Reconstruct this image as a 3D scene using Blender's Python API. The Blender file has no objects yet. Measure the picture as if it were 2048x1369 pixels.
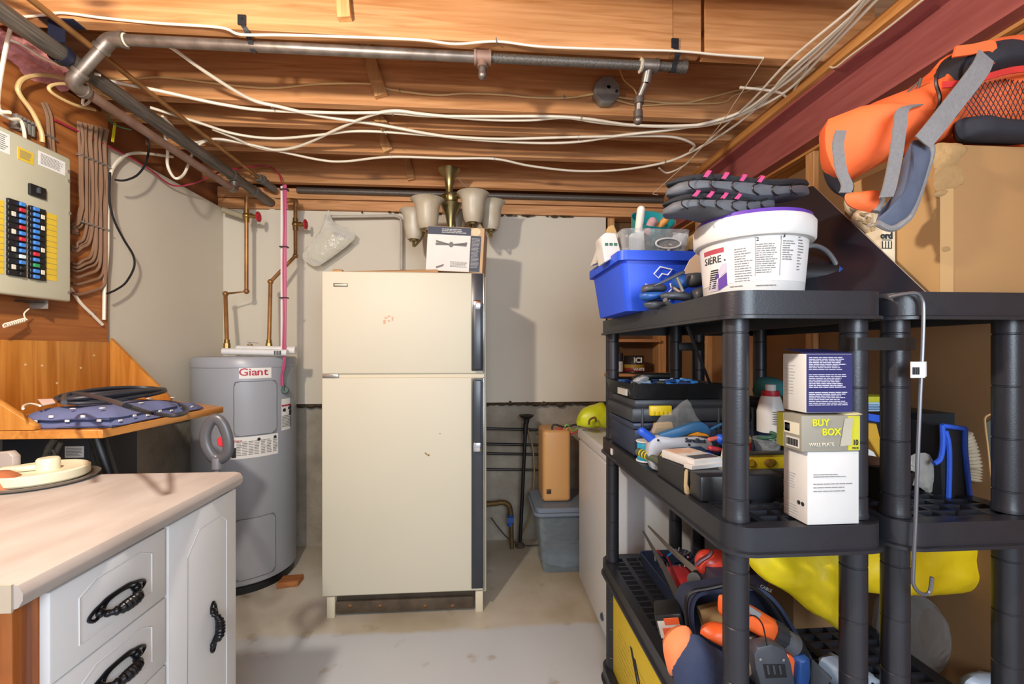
import bpy, bmesh, math, random
from mathutils import Vector, Matrix
from mathutils.noise import noise as pnoise
R = random.Random(7)
sc = bpy.context.scene
COL = sc.collection
PI = math.pi

# ------------------------------------------------------------------ camera, world, lamps, exposure
F = 870.0                       # focal length in pixels of a 2048 px wide frame
CZ = 1.22                       # eye height
YAW = math.atan(64.0 / F)       # the camera looks a little to the right of the room's depth axis
cam = bpy.data.cameras.new('camera'); camo = bpy.data.objects.new('camera', cam); COL.objects.link(camo)
cam.sensor_width = 36.0; cam.lens = F / 2048 * 36.0
cam.shift_y = 18.5 / 2048
cam.clip_start = 0.02
camo.location = (0, 0, CZ); camo.rotation_euler = (PI / 2, 0, -YAW)
sc.camera = camo

w = bpy.data.worlds.new('world'); sc.world = w; w.use_nodes = True
w.node_tree.nodes['Background'].inputs['Color'].default_value = (0.90, 0.94, 1.0, 1)
w.node_tree.nodes['Background'].inputs['Strength'].default_value = 0.50

def lamp(name, kind, loc, power, color, size=0.05, target=None, size_y=None):
    l = bpy.data.lights.new(name, kind); l.energy = power; l.color = color
    if kind == 'AREA':
        l.shape = 'RECTANGLE'; l.size = size; l.size_y = size_y or size
    else:
        l.shadow_soft_size = size
    o = bpy.data.objects.new(name, l); COL.objects.link(o); o.location = loc
    if target:
        o.rotation_euler = (Vector(target) - Vector(loc)).to_track_quat('-Z', 'Y').to_euler()
    return o
lamp('key_lamp', 'POINT', (-0.69, 0.45, 1.965), 58, (1.0, 0.91, 0.79), 0.035)
lamp('fill_lamp', 'AREA', (0.40, -1.35, 1.60), 40, (0.76, 0.87, 1.0), 1.3, (-0.35, 1.6, 0.9), 1.0)
sc.view_settings.view_transform = 'Standard'; sc.view_settings.look = 'None'
sc.view_settings.gamma = 1.0; sc.view_settings.use_curve_mapping = False
sc.view_settings.exposure = 0.66

# ------------------------------------------------------------------ measuring helper: a sight line met with a plane of the room
def at(px, py, X=None, Y=None, Z=None):
    u = (px - 1024.0) / F; v = -(py - 703.0) / F
    s, c = math.sin(YAW), math.cos(YAW)
    d = Vector((s + u * c, c - u * s, v))
    if Y is not None: t = Y / d.y
    elif X is not None: t = X / d.x
    else: t = (Z - CZ) / d.z
    return Vector((0, 0, CZ)) + d * t
def ats(pts, **k): return [at(a, b, **k) for a, b in pts]

def proj(p):
    s, c = math.sin(YAW), math.cos(YAW); d = p.x * s + p.y * c
    return 1024 + F * (p.x * c - p.y * s) / d, 703 - F * (p.z - CZ) / d
# ------------------------------------------------------------------ materials
def lin(h):
    h = h.lstrip('#'); r = []
    for i in (0, 2, 4):
        c = int(h[i:i + 2], 16) / 255
        r.append(c / 12.92 if c <= .04045 else ((c + .055) / 1.055) ** 2.4)
    return (*r, 1)
MC = {}
def M(key, hexc, rough=.5, metal=0, var=.10, scale=14, bump=0.0, bscale=120, spec=.5, stretch=None, hex2=None, thr=None, coat=0):
    if key in MC: return MC[key]
    m = bpy.data.materials.new(key); MC[key] = m; m.use_nodes = True
    nt = m.node_tree; b = nt.nodes['Principled BSDF']
    b.inputs['Roughness'].default_value = rough; b.inputs['Metallic'].default_value = metal
    b.inputs['Specular IOR Level'].default_value = spec
    if coat: b.inputs['Coat Weight'].default_value = coat
    c = lin(hexc)
    tc = nt.nodes.new('ShaderNodeTexCoord'); mp = nt.nodes.new('ShaderNodeMapping')
    nt.links.new(tc.outputs['Object'], mp.inputs[0])
    if stretch: mp.inputs['Scale'].default_value = stretch
    if var > 0 or hex2:
        nz = nt.nodes.new('ShaderNodeTexNoise'); nz.inputs['Scale'].default_value = scale; nz.inputs['Detail'].default_value = 5
        nt.links.new(mp.outputs[0], nz.inputs['Vector'])
        cr = nt.nodes.new('ShaderNodeValToRGB')
        if hex2:
            a, bb = thr or (.35, .68)
            cr.color_ramp.elements[0].position = a; cr.color_ramp.elements[1].position = bb
            cr.color_ramp.elements[0].color = c; cr.color_ramp.elements[1].color = lin(hex2)
        else:
            cr.color_ramp.elements[0].position = .25; cr.color_ramp.elements[1].position = .75
            cr.color_ramp.elements[0].color = (*[x * (1 - var) for x in c[:3]], 1)
            cr.color_ramp.elements[1].color = (*[min(1, x * (1 + var * .7)) for x in c[:3]], 1)
        nt.links.new(nz.outputs[0], cr.inputs[0]); nt.links.new(cr.outputs[0], b.inputs['Base Color'])
    else:
        b.inputs['Base Color'].default_value = c
    if bump > 0:
        n2 = nt.nodes.new('ShaderNodeTexNoise'); n2.inputs['Scale'].default_value = bscale; n2.inputs['Detail'].default_value = 4
        nt.links.new(mp.outputs[0], n2.inputs['Vector'])
        bp = nt.nodes.new('ShaderNodeBump'); bp.inputs['Strength'].default_value = bump; bp.inputs['Distance'].default_value = .01
        nt.links.new(n2.outputs[0], bp.inputs['Height']); nt.links.new(bp.outputs[0], b.inputs['Normal'])
    return m

def wood(key, light, dark, axis='x', rough=.55, knots=True, gscale=1.0, knot='4a2410', stain=None):
    """softwood or plywood: grain stretched along one axis, darker knots, every piece its own shade"""
    if key in MC: return MC[key]
    m = bpy.data.materials.new(key); MC[key] = m; m.use_nodes = True
    nt = m.node_tree; N = nt.nodes; L = nt.links; b = N['Principled BSDF']; b.inputs['Roughness'].default_value = rough
    tc = N.new('ShaderNodeTexCoord'); oi = N.new('ShaderNodeObjectInfo')
    ad = N.new('ShaderNodeVectorMath'); ad.operation = 'ADD'
    ml = N.new('ShaderNodeVectorMath'); ml.operation = 'SCALE'; ml.inputs[0].default_value = (17, 29, 11)
    L.new(oi.outputs['Random'], ml.inputs['Scale']); L.new(tc.outputs['Object'], ad.inputs[0]); L.new(ml.outputs[0], ad.inputs[1])
    sc3 = {'x': (1.1, 22, 22), 'y': (22, 1.1, 22), 'z': (22, 22, 1.1)}[axis]
    mp = N.new('ShaderNodeMapping'); mp.inputs['Scale'].default_value = [s * gscale for s in sc3]; L.new(ad.outputs[0], mp.inputs[0])
    n1 = N.new('ShaderNodeTexNoise'); n1.inputs['Scale'].default_value = 2.4; n1.inputs['Detail'].default_value = 7; n1.inputs['Distortion'].default_value = 1.1
    L.new(mp.outputs[0], n1.inputs['Vector'])
    cr = N.new('ShaderNodeValToRGB'); e = cr.color_ramp.elements
    e[0].position = .30; e[0].color = lin(dark); e[1].position = .66; e[1].color = lin(light); L.new(n1.outputs[0], cr.inputs[0])
    n3 = N.new('ShaderNodeTexNoise'); n3.inputs['Scale'].default_value = 1.7; n3.inputs['Detail'].default_value = 2; L.new(ad.outputs[0], n3.inputs['Vector'])
    mr = N.new('ShaderNodeMapRange'); mr.inputs[1].default_value = .3; mr.inputs[2].default_value = .7; mr.inputs[3].default_value = .78; mr.inputs[4].default_value = 1.10
    L.new(n3.outputs[0], mr.inputs[0])
    mx = N.new('ShaderNodeMix'); mx.data_type = 'RGBA'; mx.blend_type = 'MULTIPLY'; mx.inputs[0].default_value = 1
    L.new(cr.outputs[0], mx.inputs[6]); L.new(mr.outputs[0], mx.inputs[7]); out = mx.outputs[2]
    if knots:
        mk = N.new('ShaderNodeMapping'); mk.inputs['Scale'].default_value = {'x': (2.2, 6.5, 6.5), 'y': (6.5, 2.2, 6.5), 'z': (6.5, 6.5, 2.2)}[axis]
        L.new(ad.outputs[0], mk.inputs[0])
        vo = N.new('ShaderNodeTexVoronoi'); vo.inputs['Scale'].default_value = 1.0; L.new(mk.outputs[0], vo.inputs['Vector'])
        kr = N.new('ShaderNodeValToRGB'); k = kr.color_ramp.elements
        k[0].position = .04; k[0].color = (1, 1, 1, 1); k[1].position = .16; k[1].color = (0, 0, 0, 1)
        L.new(vo.outputs['Distance'], kr.inputs[0])
        m2 = N.new('ShaderNodeMix'); m2.data_type = 'RGBA'; m2.inputs[7].default_value = lin(knot)
        mf = N.new('ShaderNodeMath'); mf.operation = 'MULTIPLY'; mf.inputs[1].default_value = .75
        L.new(kr.outputs[0], mf.inputs[0]); L.new(mf.outputs[0], m2.inputs[0]); L.new(out, m2.inputs[6]); out = m2.outputs[2]
    L.new(out, b.inputs['Base Color'])
    bp = N.new('ShaderNodeBump'); bp.inputs['Strength'].default_value = .12; bp.inputs['Distance'].default_value = .004
    L.new(n1.outputs[0], bp.inputs['Height']); L.new(bp.outputs[0], b.inputs['Normal'])
    return m

def clear(key, tint='ffffff', alpha=.22, rough=.12, milk=0.0):
    """thin clear plastic: mostly see-through with a glossy, slightly milky skin"""
    if key in MC: return MC[key]
    m = bpy.data.materials.new(key); MC[key] = m; m.use_nodes = True
    nt = m.node_tree; N = nt.nodes; L = nt.links; b = N['Principled BSDF']
    b.inputs['Base Color'].default_value = lin(tint); b.inputs['Roughness'].default_value = rough
    tr = N.new('ShaderNodeBsdfTransparent'); tr.inputs[0].default_value = lin(tint)
    fr = N.new('ShaderNodeLayerWeight'); fr.inputs['Blend'].default_value = .35
    mr = N.new('ShaderNodeMapRange'); mr.inputs[3].default_value = alpha; mr.inputs[4].default_value = min(1, alpha + .28)
    L.new(fr.outputs['Facing'], mr.inputs[0])
    mx = N.new('ShaderNodeMixShader'); L.new(mr.outputs[0], mx.inputs[0]); L.new(tr.outputs[0], mx.inputs[1]); L.new(b.outputs[0], mx.inputs[2])
    L.new(mx.outputs[0], N['Material Output'].inputs['Surface'])
    tc = N.new('ShaderNodeTexCoord'); nz = N.new('ShaderNodeTexNoise'); nz.inputs['Scale'].default_value = 30; nz.inputs['Detail'].default_value = 3
    L.new(tc.outputs['Object'], nz.inputs['Vector'])
    bp = N.new('ShaderNodeBump'); bp.inputs['Strength'].default_value = .5; bp.inputs['Distance'].default_value = .02
    L.new(nz.outputs[0], bp.inputs['Height']); L.new(bp.outputs[0], b.inputs['Normal'])
    return m

# ------------------------------------------------------------------ mesh builder
class MB:
    def __init__(s): s.v = []; s.f = []
    def add(s, vs, fs):
        o = len(s.v); s.v += [Vector(p) for p in vs]; s.f += [[i + o for i in f] for f in fs]; return s
    def box(s, lo, hi, bev=0.0, seg=2, mat=None):
        lo = Vector(lo); hi = Vector(hi)
        for i in range(3):
            if lo[i] > hi[i]: lo[i], hi[i] = hi[i], lo[i]
        P = [(lo.x, lo.y, lo.z), (hi.x, lo.y, lo.z), (hi.x, hi.y, lo.z), (lo.x, hi.y, lo.z), (lo.x, lo.y, hi.z), (hi.x, lo.y, hi.z), (hi.x, hi.y, hi.z), (lo.x, hi.y, hi.z)]
        FC = [(0, 3, 2, 1), (4, 5, 6, 7), (0, 1, 5, 4), (1, 2, 6, 5), (2, 3, 7, 6), (3, 0, 4, 7)]
        return s._bev(P, FC, bev, seg, mat)
    def _bev(s, P, FC, bev, seg, mat=None):
        if bev > 0:
            bm = bmesh.new(); vv = [bm.verts.new(p) for p in P]
            for f in FC: bm.faces.new([vv[i] for i in f])
            bmesh.ops.recalc_face_normals(bm, faces=bm.faces)
            bmesh.ops.bevel(bm, geom=list(bm.edges), offset=bev, segments=seg, profile=.5, affect='EDGES', clamp_overlap=True)
            bm.verts.index_update(); P = [v.co.copy() for v in bm.verts]; FC = [[v.index for v in f.verts] for f in bm.faces]; bm.free()
        if mat is not None: P = [mat @ Vector(p) for p in P]
        return s.add(P, FC)
    def obox(s, c, size, rot=None, bev=0.0, seg=2):
        """box of a size about a centre, turned by an Euler rotation"""
        h = Vector(size) * .5
        m = Matrix.Translation(Vector(c)) @ (rot if isinstance(rot, Matrix) else Matrix.Rotation(rot or 0, 4, 'Z'))
        return s.box(-h, h, bev, seg, m)
    def prism(s, pts, vec, bev=0.0, seg=1):
        """a polygon pushed out along a vector"""
        pts = [Vector(p) for p in pts]; vec = Vector(vec); n = len(pts)
        P = pts + [p + vec for p in pts]
        FC = [list(range(n))[::-1], list(range(n, 2 * n))] + [[i, (i + 1) % n, (i + 1) % n + n, i + n] for i in range(n)]
        return s._bev(P, FC, bev, seg)
    def tube(s, pts, r, n=8, smooth=True, closed=False, res=6, cap=True, flat=None):
        pts = [Vector(p) for p in pts]
        rs = r if isinstance(r, (list, tuple)) else None
        if smooth and len(pts) > 2: 
            q = []; rq = []; m = len(pts); rng = m if closed else m - 1
            for i in range(rng):
                g = (lambda k: pts[k % m]) if closed else (lambda k: pts[max(0, min(m - 1, k))])
                p0, p1, p2, p3 = g(i - 1), g(i), g(i + 1), g(i + 2)
                for k in range(res):
                    t = k / res
                    q.append(.5 * ((2 * p1) + (p2 - p0) * t + (2 * p0 - 5 * p1 + 4 * p2 - p3) * t * t + (3 * p1 - p0 - 3 * p2 + p3) * t ** 3))
                    if rs: rq.append(rs[i % m] * (1 - t) + rs[(i + 1) % m] * t)
            if not closed:
                q.append(pts[-1])
                if rs: rq.append(rs[-1])
            pts = q; rs = rq if rs else None
        m = len(pts); vs = []; fs = []; up = None
        for i, p in enumerate(pts):
            a = pts[(i - 1) % m] if closed or i > 0 else p; b = pts[(i + 1) % m] if closed or i < m - 1 else p
            d = (b - a)
            d = d.normalized() if d.length > 1e-9 else Vector((0, 0, 1))
            if up is None:
                up = Vector((0, 0, 1)) if abs(d.z) < .9 else Vector((0, 1, 0))
            up = (up - d * up.dot(d))
            if up.length < 1e-6: up = d.orthogonal()
            up.normalize(); sd = d.cross(up)
            rr = rs[i] if rs else r
            for k in range(n):
                an = 2 * PI * k / n
                fu, fsd = flat if flat else (1, 1)
                vs.append(p + up * (math.sin(an) * rr * fu) + sd * (math.cos(an) * rr * fsd))
        for i in range(m if closed else m - 1):
            j = (i + 1) % m
            for k in range(n):
                l = (k + 1) % n
                fs.append([i * n + k, i * n + l, j * n + l, j * n + k])
        if cap and not closed:
            fs.append(list(range(n))[::-1]); fs.append([(m - 1) * n + k for k in range(n)])
        return s.add(vs, fs)
    def cyl(s, p0, p1, r0, r1=None, n=16):
        p0 = Vector(p0); p1 = Vector(p1)
        return s.tube([p0, p1], [r0, r0 if r1 is None else r1], n, smooth=False)
    def lathe(s, prof, c, n=24, axis=None, sx=1, sy=1):
        c = Vector(c); q = Vector((0, 0, 1)).rotation_difference(Vector(axis)) if axis else None
        vs = []; fs = []; m = len(prof)
        for r, z in prof:
            for k in range(n):
                p = Vector((r * math.cos(2 * PI * k / n) * sx, r * math.sin(2 * PI * k / n) * sy, z))
                vs.append(c + (q @ p if q else p))
        for i in range(m - 1):
            for k in range(n):
                l = (k + 1) % n; fs.append([i * n + k, i * n + l, (i + 1) * n + l, (i + 1) * n + k])
        if prof[0][0] > 1e-5: fs.append(list(range(n))[::-1])
        if prof[-1][0] > 1e-5: fs.append([(m - 1) * n + k for k in range(n)])
        return s.add(vs, fs)
    def ball(s, c, r, n=12, m=8, rot=None):
        r = Vector((r, r, r)) if isinstance(r, (int, float)) else Vector(r); c = Vector(c)
        vs = []; fs = []
        for i in range(m + 1):
            a = PI * i / m
            for k in range(n):
                p = Vector((r.x * math.sin(a) * math.cos(2 * PI * k / n), r.y * math.sin(a) * math.sin(2 * PI * k / n), -r.z * math.cos(a)))
                vs.append(c + (rot @ p if rot else p))
        for i in range(m):
            for k in range(n):
                l = (k + 1) % n; fs.append([i * n + k, i * n + l, (i + 1) * n + l, (i + 1) * n + k])
        return s.add(vs, fs)
    def pillow(s, pts, nrm, thick, rings=5, amp=0.0, freq=18, sub=3, back=1.0):
        """a stuffed or folded soft body whose widest section is the given outline"""
        pts = [Vector(p) for p in pts]; nrm = Vector(nrm).normalized()
        q = []
        m = len(pts)
        for i in range(m):
            p0, p1, p2, p3 = pts[i - 1], pts[i], pts[(i + 1) % m], pts[(i + 2) % m]
            for k in range(sub):
                t = k / sub
                q.append(.5 * ((2 * p1) + (p2 - p0) * t + (2 * p0 - 5 * p1 + 4 * p2 - p3) * t * t + (3 * p1 - p0 - 3 * p2 + p3) * t ** 3))
        pts = q; m = len(pts); c = sum(pts, Vector()) / m
        vs = []; fs = []
        seq = [(-1, i) for i in range(rings - 1, 0, -1)] + [(1, i) for i in range(0, rings)]
        for sg, i in seq:
            t = i / rings; k = 1 - t * .94
            off = thick * .5 * math.sqrt(max(0, 1 - (1 - t) ** 2.4)) * (back if sg > 0 else 1)
            for p in pts:
                a = c + (p - c) * k + nrm * (sg * off)
                if amp: a = a + nrm * (pnoise(a * freq) * amp * (1 if sg < 0 else .5)) + (p - c).normalized() * (pnoise(a * freq + Vector((9, 4, 2))) * amp * .5 * k)
                vs.append(a)
        for i in range(len(seq) - 1):
            for k in range(m):
                l = (k + 1) % m; fs.append([i * m + k, i * m + l, (i + 1) * m + l, (i + 1) * m + k])
        fs.append(list(range(m))[::-1]); fs.append([(len(seq) - 1) * m + k for k in range(m)])
        return s.add(vs, fs)
    def ribbon(s, pts, wdir, width, th=.003, res=6):
        """a flat strap: width across wdir, small thickness"""
        pts = [Vector(p) for p in pts]; q = []; m = len(pts)
        for i in range(m - 1):
            g = lambda k: pts[max(0, min(m - 1, k))]
            p0, p1, p2, p3 = g(i - 1), g(i), g(i + 1), g(i + 2)
            for k in range(res):
                t = k / res
                q.append(.5 * ((2 * p1) + (p2 - p0) * t + (2 * p0 - 5 * p1 + 4 * p2 - p3) * t * t + (3 * p1 - p0 - 3 * p2 + p3) * t ** 3))
        q.append(pts[-1]); vs = []; fs = []; w0 = Vector(wdir).normalized() * (width / 2)
        for i, p in enumerate(q):
            d = (q[min(i + 1, len(q) - 1)] - q[max(i - 1, 0)]).normalized(); nn = d.cross(w0).normalized() * (th / 2)
            vs += [p - w0 - nn, p + w0 - nn, p + w0 + nn, p - w0 + nn]
        for i in range(len(q) - 1):
            for k in range(4):
                l = (k + 1) % 4; fs.append([4 * i + k, 4 * i + l, 4 * i + 4 + l, 4 * i + 4 + k])
        fs.append([3, 2, 1, 0]); o = 4 * (len(q) - 1); fs.append([o, o + 1, o + 2, o + 3])
        return s.add(vs, fs)
    def sheet(s, fn, nu, nv, th=.003):
        """a thin curved sheet: fn(u, v) gives the point, thickness along the local normal"""
        g = [[Vector(fn(i / nu, j / nv)) for j in range(nv + 1)] for i in range(nu + 1)]
        vs = []; fs = []
        for sgn in (0, 1):
            for i in range(nu + 1):
                for j in range(nv + 1):
                    a = g[min(i + 1, nu)][j] - g[max(i - 1, 0)][j]; b = g[i][min(j + 1, nv)] - g[i][max(j - 1, 0)]
                    n = a.cross(b); n = n.normalized() if n.length > 1e-12 else Vector((0, 0, 1))
                    vs.append(g[i][j] + n * (th * sgn))
        W2 = nv + 1; T = (nu + 1) * W2
        for i in range(nu):
            for j in range(nv):
                a = i * W2 + j
                fs.append([a, a + 1, a + W2 + 1, a + W2]); fs.append([a + T, a + W2 + T, a + W2 + 1 + T, a + 1 + T])
        for i in range(nu):
            for j in (0, nv):
                a = i * W2 + j; fs.append([a, a + W2, a + W2 + T, a + T])
        for j in range(nv):
            for i in (0, nu):
                a = i * W2 + j; fs.append([a, a + 1, a + 1 + T, a + T])
        return s.add(vs, fs)

WM = {}
def place(name, mesh, mat, parent=None):
    o = bpy.data.objects.new(name, mesh)
    if mat and mesh: mesh.materials.append(mat)
    COL.objects.link(o)
    if parent: o.parent = parent
    return o
def to_mesh(name, mb, minv, smooth):
    vs = [minv @ p for p in mb.v] if minv else mb.v
    me = bpy.data.meshes.new(name); me.from_pydata([tuple(v) for v in vs], [], mb.f); me.validate()
    bm = bmesh.new(); bm.from_mesh(me); bmesh.ops.recalc_face_normals(bm, faces=bm.faces); bm.to_mesh(me); bm.free()
    if smooth:
        me.polygons.foreach_set('use_smooth', [True] * len(me.polygons))
        me.set_sharp_from_angle(angle=math.radians(smooth if smooth > 1 else 38))
    me.update(); return me
def tag(o, label=None, cat=None, group=None, kind=None):
    if label: o['label'] = label
    if cat: o['category'] = cat
    if group: o['group'] = group
    if kind: o['kind'] = kind
    return o
def thing(name, label, cat, loc=(0, 0, 0), rz=0, group=None, rot=None, kind=None):
    o = bpy.data.objects.new(name, None); COL.objects.link(o); o.empty_display_size = .05
    m = Matrix.Translation(Vector(loc)) @ (rot if rot else Matrix.Rotation(rz, 4, 'Z'))
    o.matrix_world = m; WM[o] = m
    return tag(o, label, cat, group, kind)
def part(name, mb, mat, parent, label=None, local=False, smooth=True, kind=None):
    """a piece of a thing; vertices are given in room coordinates unless local"""
    me = to_mesh(name, mb, None if local else WM[parent].inverted(), smooth)
    o = place(name, me, mat, parent); WM[o] = WM[parent]
    if label: o['label'] = label
    if kind: o['kind'] = kind
    return o
def single(name, mb, mat, label, cat, loc=None, group=None, smooth=True, kind=None):
    """a thing that is one mesh, with its origin at its base"""
    if loc is None:
        lo = Vector([min(v[i] for v in mb.v) for i in range(3)]); hi = Vector([max(v[i] for v in mb.v) for i in range(3)])
        loc = Vector(((lo.x + hi.x) / 2, (lo.y + hi.y) / 2, lo.z))
    m = Matrix.Translation(Vector(loc)); o = place(name, to_mesh(name, mb, m.inverted(), smooth), mat); o.matrix_world = m; WM[o] = m
    return tag(o, label, cat, group, kind)
def structure(name, mb, mat, smooth=False, parent=None):
    o = place(name, to_mesh(name, mb, None, smooth), mat, parent); WM[o] = Matrix.Identity(4)
    if not parent: o['kind'] = 'structure'
    return o
def text(name, s, mat, parent, o, r, u, size, depth=.0006, align='CENTER', sx=1.0, bold=0.0):
    """raised flat lettering: o centre, r reading direction, u up, in room coordinates"""
    c = bpy.data.curves.new('lettering', 'FONT'); c.body = s; c.size = size; c.extrude = depth; c.align_x = align; c.align_y = 'CENTER'; c.resolution_u = 3; c.offset = bold
    t = bpy.data.objects.new('lettering_source', c); COL.objects.link(t)
    me = bpy.data.meshes.new_from_object(t); bpy.data.objects.remove(t); bpy.data.curves.remove(c)
    r = Vector(r).normalized(); u = Vector(u); u = (u - r * u.dot(r)).normalized(); n = r.cross(u)
    m = Matrix(((r.x, u.x, n.x, o[0]), (r.y, u.y, n.y, o[1]), (r.z, u.z, n.z, o[2]), (0, 0, 0, 1)))
    me.transform(WM[parent].inverted() @ m @ Matrix.Diagonal((sx, 1, 1, 1)))
    ob = place(name, me, mat, parent); WM[ob] = WM[parent]; return ob
def face_frame(o, r, u):
    r = Vector(r).normalized(); u = Vector(u).normalized(); return Vector(o), r, u, r.cross(u)
def decal(mb, fr, a0, b0, a1, b1, e=.0008):
    """a thin printed patch lying on a face: a along the face, b up it"""
    o, r, u, n = fr
    p = [o + r * a + u * b for a, b in ((a0, b0), (a1, b0), (a1, b1), (a0, b1))]
    return mb.prism(p, n * e)
def fineprint(mb, fr, a0, b0, a1, b1, rows, fill=.55, e=.001, words=True):
    h = (b1 - b0) / rows
    for i in range(rows):
        b = b1 - (i + .5) * h; a = a0; end = a1 - R.random() * (a1 - a0) * .25
        while a < end:
            wd = min(end - a, (a1 - a0) * R.uniform(.06, .18)) if words else end - a
            decal(mb, fr, a, b - h * fill / 2, a + wd, b + h * fill / 2, e); a += wd + (a1 - a0) * .02
    return mb

# ================================================================== the room
XL, XR, YB = -1.553, 1.33, 2.76          # left wall face, right wall face, panel face on the back wall
ZJ = CZ + .993                           # underside of the joists
pine = wood('joist_pine', 'd39a66', 'b27743', 'x', .6)
pine_y = wood('plate_pine', 'd79a55', 'aa6a30', 'y', .6)
pine_z = wood('stud_pine', 'd6a36a', 'b07c48', 'z', .65)
ply = wood('plywood', 'b4713a', '8a4a1e', 'y', .5, knots=False, gscale=.5)
plyh = wood('honey_plywood', 'c98a3e', 'a8661f', 'z', .38, knots=False, gscale=.6)
plyx = wood('honey_plywood_flat', 'cf8f45', 'ad6c28', 'y', .38, knots=False, gscale=.6)
concrete = M('old_concrete', '8d8373', .95, var=.3, scale=5, bump=.5, bscale=40, hex2='b0a796', thr=(.35, .7))
painted = M('cream_wall_panel', 'd3c9b6', .6, var=.035, scale=3, bump=.04, bscale=60)

def floor_mat():
    m = bpy.data.materials.new('worn_painted_floor'); m.use_nodes = True
    nt = m.node_tree; N = nt.nodes; L = nt.links; b = N['Principled BSDF']; b.inputs['Roughness'].default_value = .42
    tc = N.new('ShaderNodeTexCoord'); sp = N.new('ShaderNodeSeparateXYZ'); L.new(tc.outputs['Object'], sp.inputs[0])
    n1 = N.new('ShaderNodeTexNoise'); n1.inputs['Scale'].default_value = 5; n1.inputs['Detail'].default_value = 6; L.new(tc.outputs['Object'], n1.inputs['Vector'])
    n2 = N.new('ShaderNodeTexNoise'); n2.inputs['Scale'].default_value = 1.6; n2.inputs['Detail'].default_value = 6; L.new(tc.outputs['Object'], n2.inputs['Vector'])
    ad = N.new('ShaderNodeMath'); ad.operation = 'MULTIPLY_ADD'; ad.inputs[1].default_value = .10; L.new(n1.outputs[0], ad.inputs[0]); L.new(sp.outputs[1], ad.inputs[2])
    mr = N.new('ShaderNodeMapRange'); mr.inputs[1].default_value = 1.955; mr.inputs[2].default_value = 1.985; L.new(ad.outputs[0], mr.inputs[0])
    paint = N.new('ShaderNodeValToRGB'); paint.color_ramp.elements[0].color = lin('aeb1b4'); paint.color_ramp.elements[1].color = lin('c3c7ca')
    L.new(n2.outputs[0], paint.inputs[0])
    bare = N.new('ShaderNodeValToRGB'); bare.color_ramp.elements[0].position = .36; bare.color_ramp.elements[0].color = lin('a3977f')
    bare.color_ramp.elements[1].position = .6; bare.color_ramp.elements[1].color = lin('c4beb0'); L.new(n2.outputs[0], bare.inputs[0])
    mx = N.new('ShaderNodeMix'); mx.data_type = 'RGBA'; L.new(mr.outputs[0], mx.inputs[0]); L.new(paint.outputs[0], mx.inputs[6]); L.new(bare.outputs[0], mx.inputs[7])
    # scattered rust-coloured scuffs
    vo = N.new('ShaderNodeTexNoise'); vo.inputs['Scale'].default_value = 9; vo.inputs['Detail'].default_value = 8; L.new(tc.outputs['Object'], vo.inputs['Vector'])
    st = N.new('ShaderNodeValToRGB'); st.color_ramp.elements[0].position = .62; st.color_ramp.elements[1].position = .72; L.new(vo.outputs[0], st.inputs[0])
    sm = N.new('ShaderNodeMath'); sm.operation = 'MULTIPLY'; sm.inputs[1].default_value = .55; L.new(st.outputs[0], sm.inputs[0])
    m2 = N.new('ShaderNodeMix'); m2.data_type = 'RGBA'; m2.inputs[7].default_value = lin('927c5e'); L.new(sm.outputs[0], m2.inputs[0]); L.new(mx.outputs[2], m2.inputs[6])
    L.new(m2.outputs[2], b.inputs['Base Color'])
    bp = N.new('ShaderNodeBump'); bp.inputs['Strength'].default_value = .15; bp.inputs['Distance'].default_value = .004; L.new(vo.outputs[0], bp.inputs['Height']); L.new(bp.outputs[0], b.inputs['Normal'])
    return m
structure('floor', MB().box((-1.9, -1.6, -.08), (1.6, 3.2, 0)), floor_mat())
# back wall: concrete foundation below, painted panel above it, bare studs at the right
wb = structure('wall_back', MB().box((-1.9, YB + .05, 0), (1.6, YB + .25, 1.0)), concrete)
structure('panel', MB().box((XL, YB, .895), (.811, YB + .05, 2.085)), painted, parent=wb)
structure('upper_backing', MB().box((-1.9, YB + .12, .98), (1.6, YB + .2, 2.3)), M('dark_backing', '6a4a2c', .9, var=.3, scale=6), parent=wb)
for x0, x1 in ((.83, .875), (1.17, 1.222), (1.262, 1.30)):
    structure('stud', MB().box((x0, YB + .02, .98), (x1, YB + .12, 2.09), .002), pine_z, parent=wb)
structure('ledge', MB().box((.875, YB - .02, CZ + .06), (1.17, YB + .12, CZ + .078)), pine, parent=wb)
structure('sill', MB().box((.815, YB - .03, .94), (1.33, YB + .12, .98)), pine, parent=wb)
foam = MB()
for i in range(46):
    x = XL + .02 + i * .054
    foam.ball((x, YB + .022 + R.uniform(-.006, .006), .893 + R.uniform(-.012, .004)), (.036, .024, R.uniform(.008, .026)), 7, 5)
structure('ragged_foam_strip', foam, M('dark_foam', '4a3a28', .95, var=.4, scale=30), True, wb)
# top plates on the back wall: two boards, one above the other
structure('top_plate', MB().box((XL - .02, YB - .020, 2.087), (1.3, YB + .1, 2.146), .002), pine, parent=wb)
structure('top_plate', MB().box((XL - .02, YB - .026, 2.150), (1.3, YB + .1, 2.212), .002), pine, parent=wb)
crumbs = MB()
for i in range(40):
    x = R.uniform(-.75, .6); crumbs.ball((x, YB - .008 - R.random() * .02, 2.079 + R.uniform(-.003, .002)), (R.uniform(.006, .03), .008, R.uniform(.002, .007)), 6, 4)
structure('old_insulation_crumbs', crumbs, M('crumbs', '4b3824', .95, var=.4, scale=40), True, wb)
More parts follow.
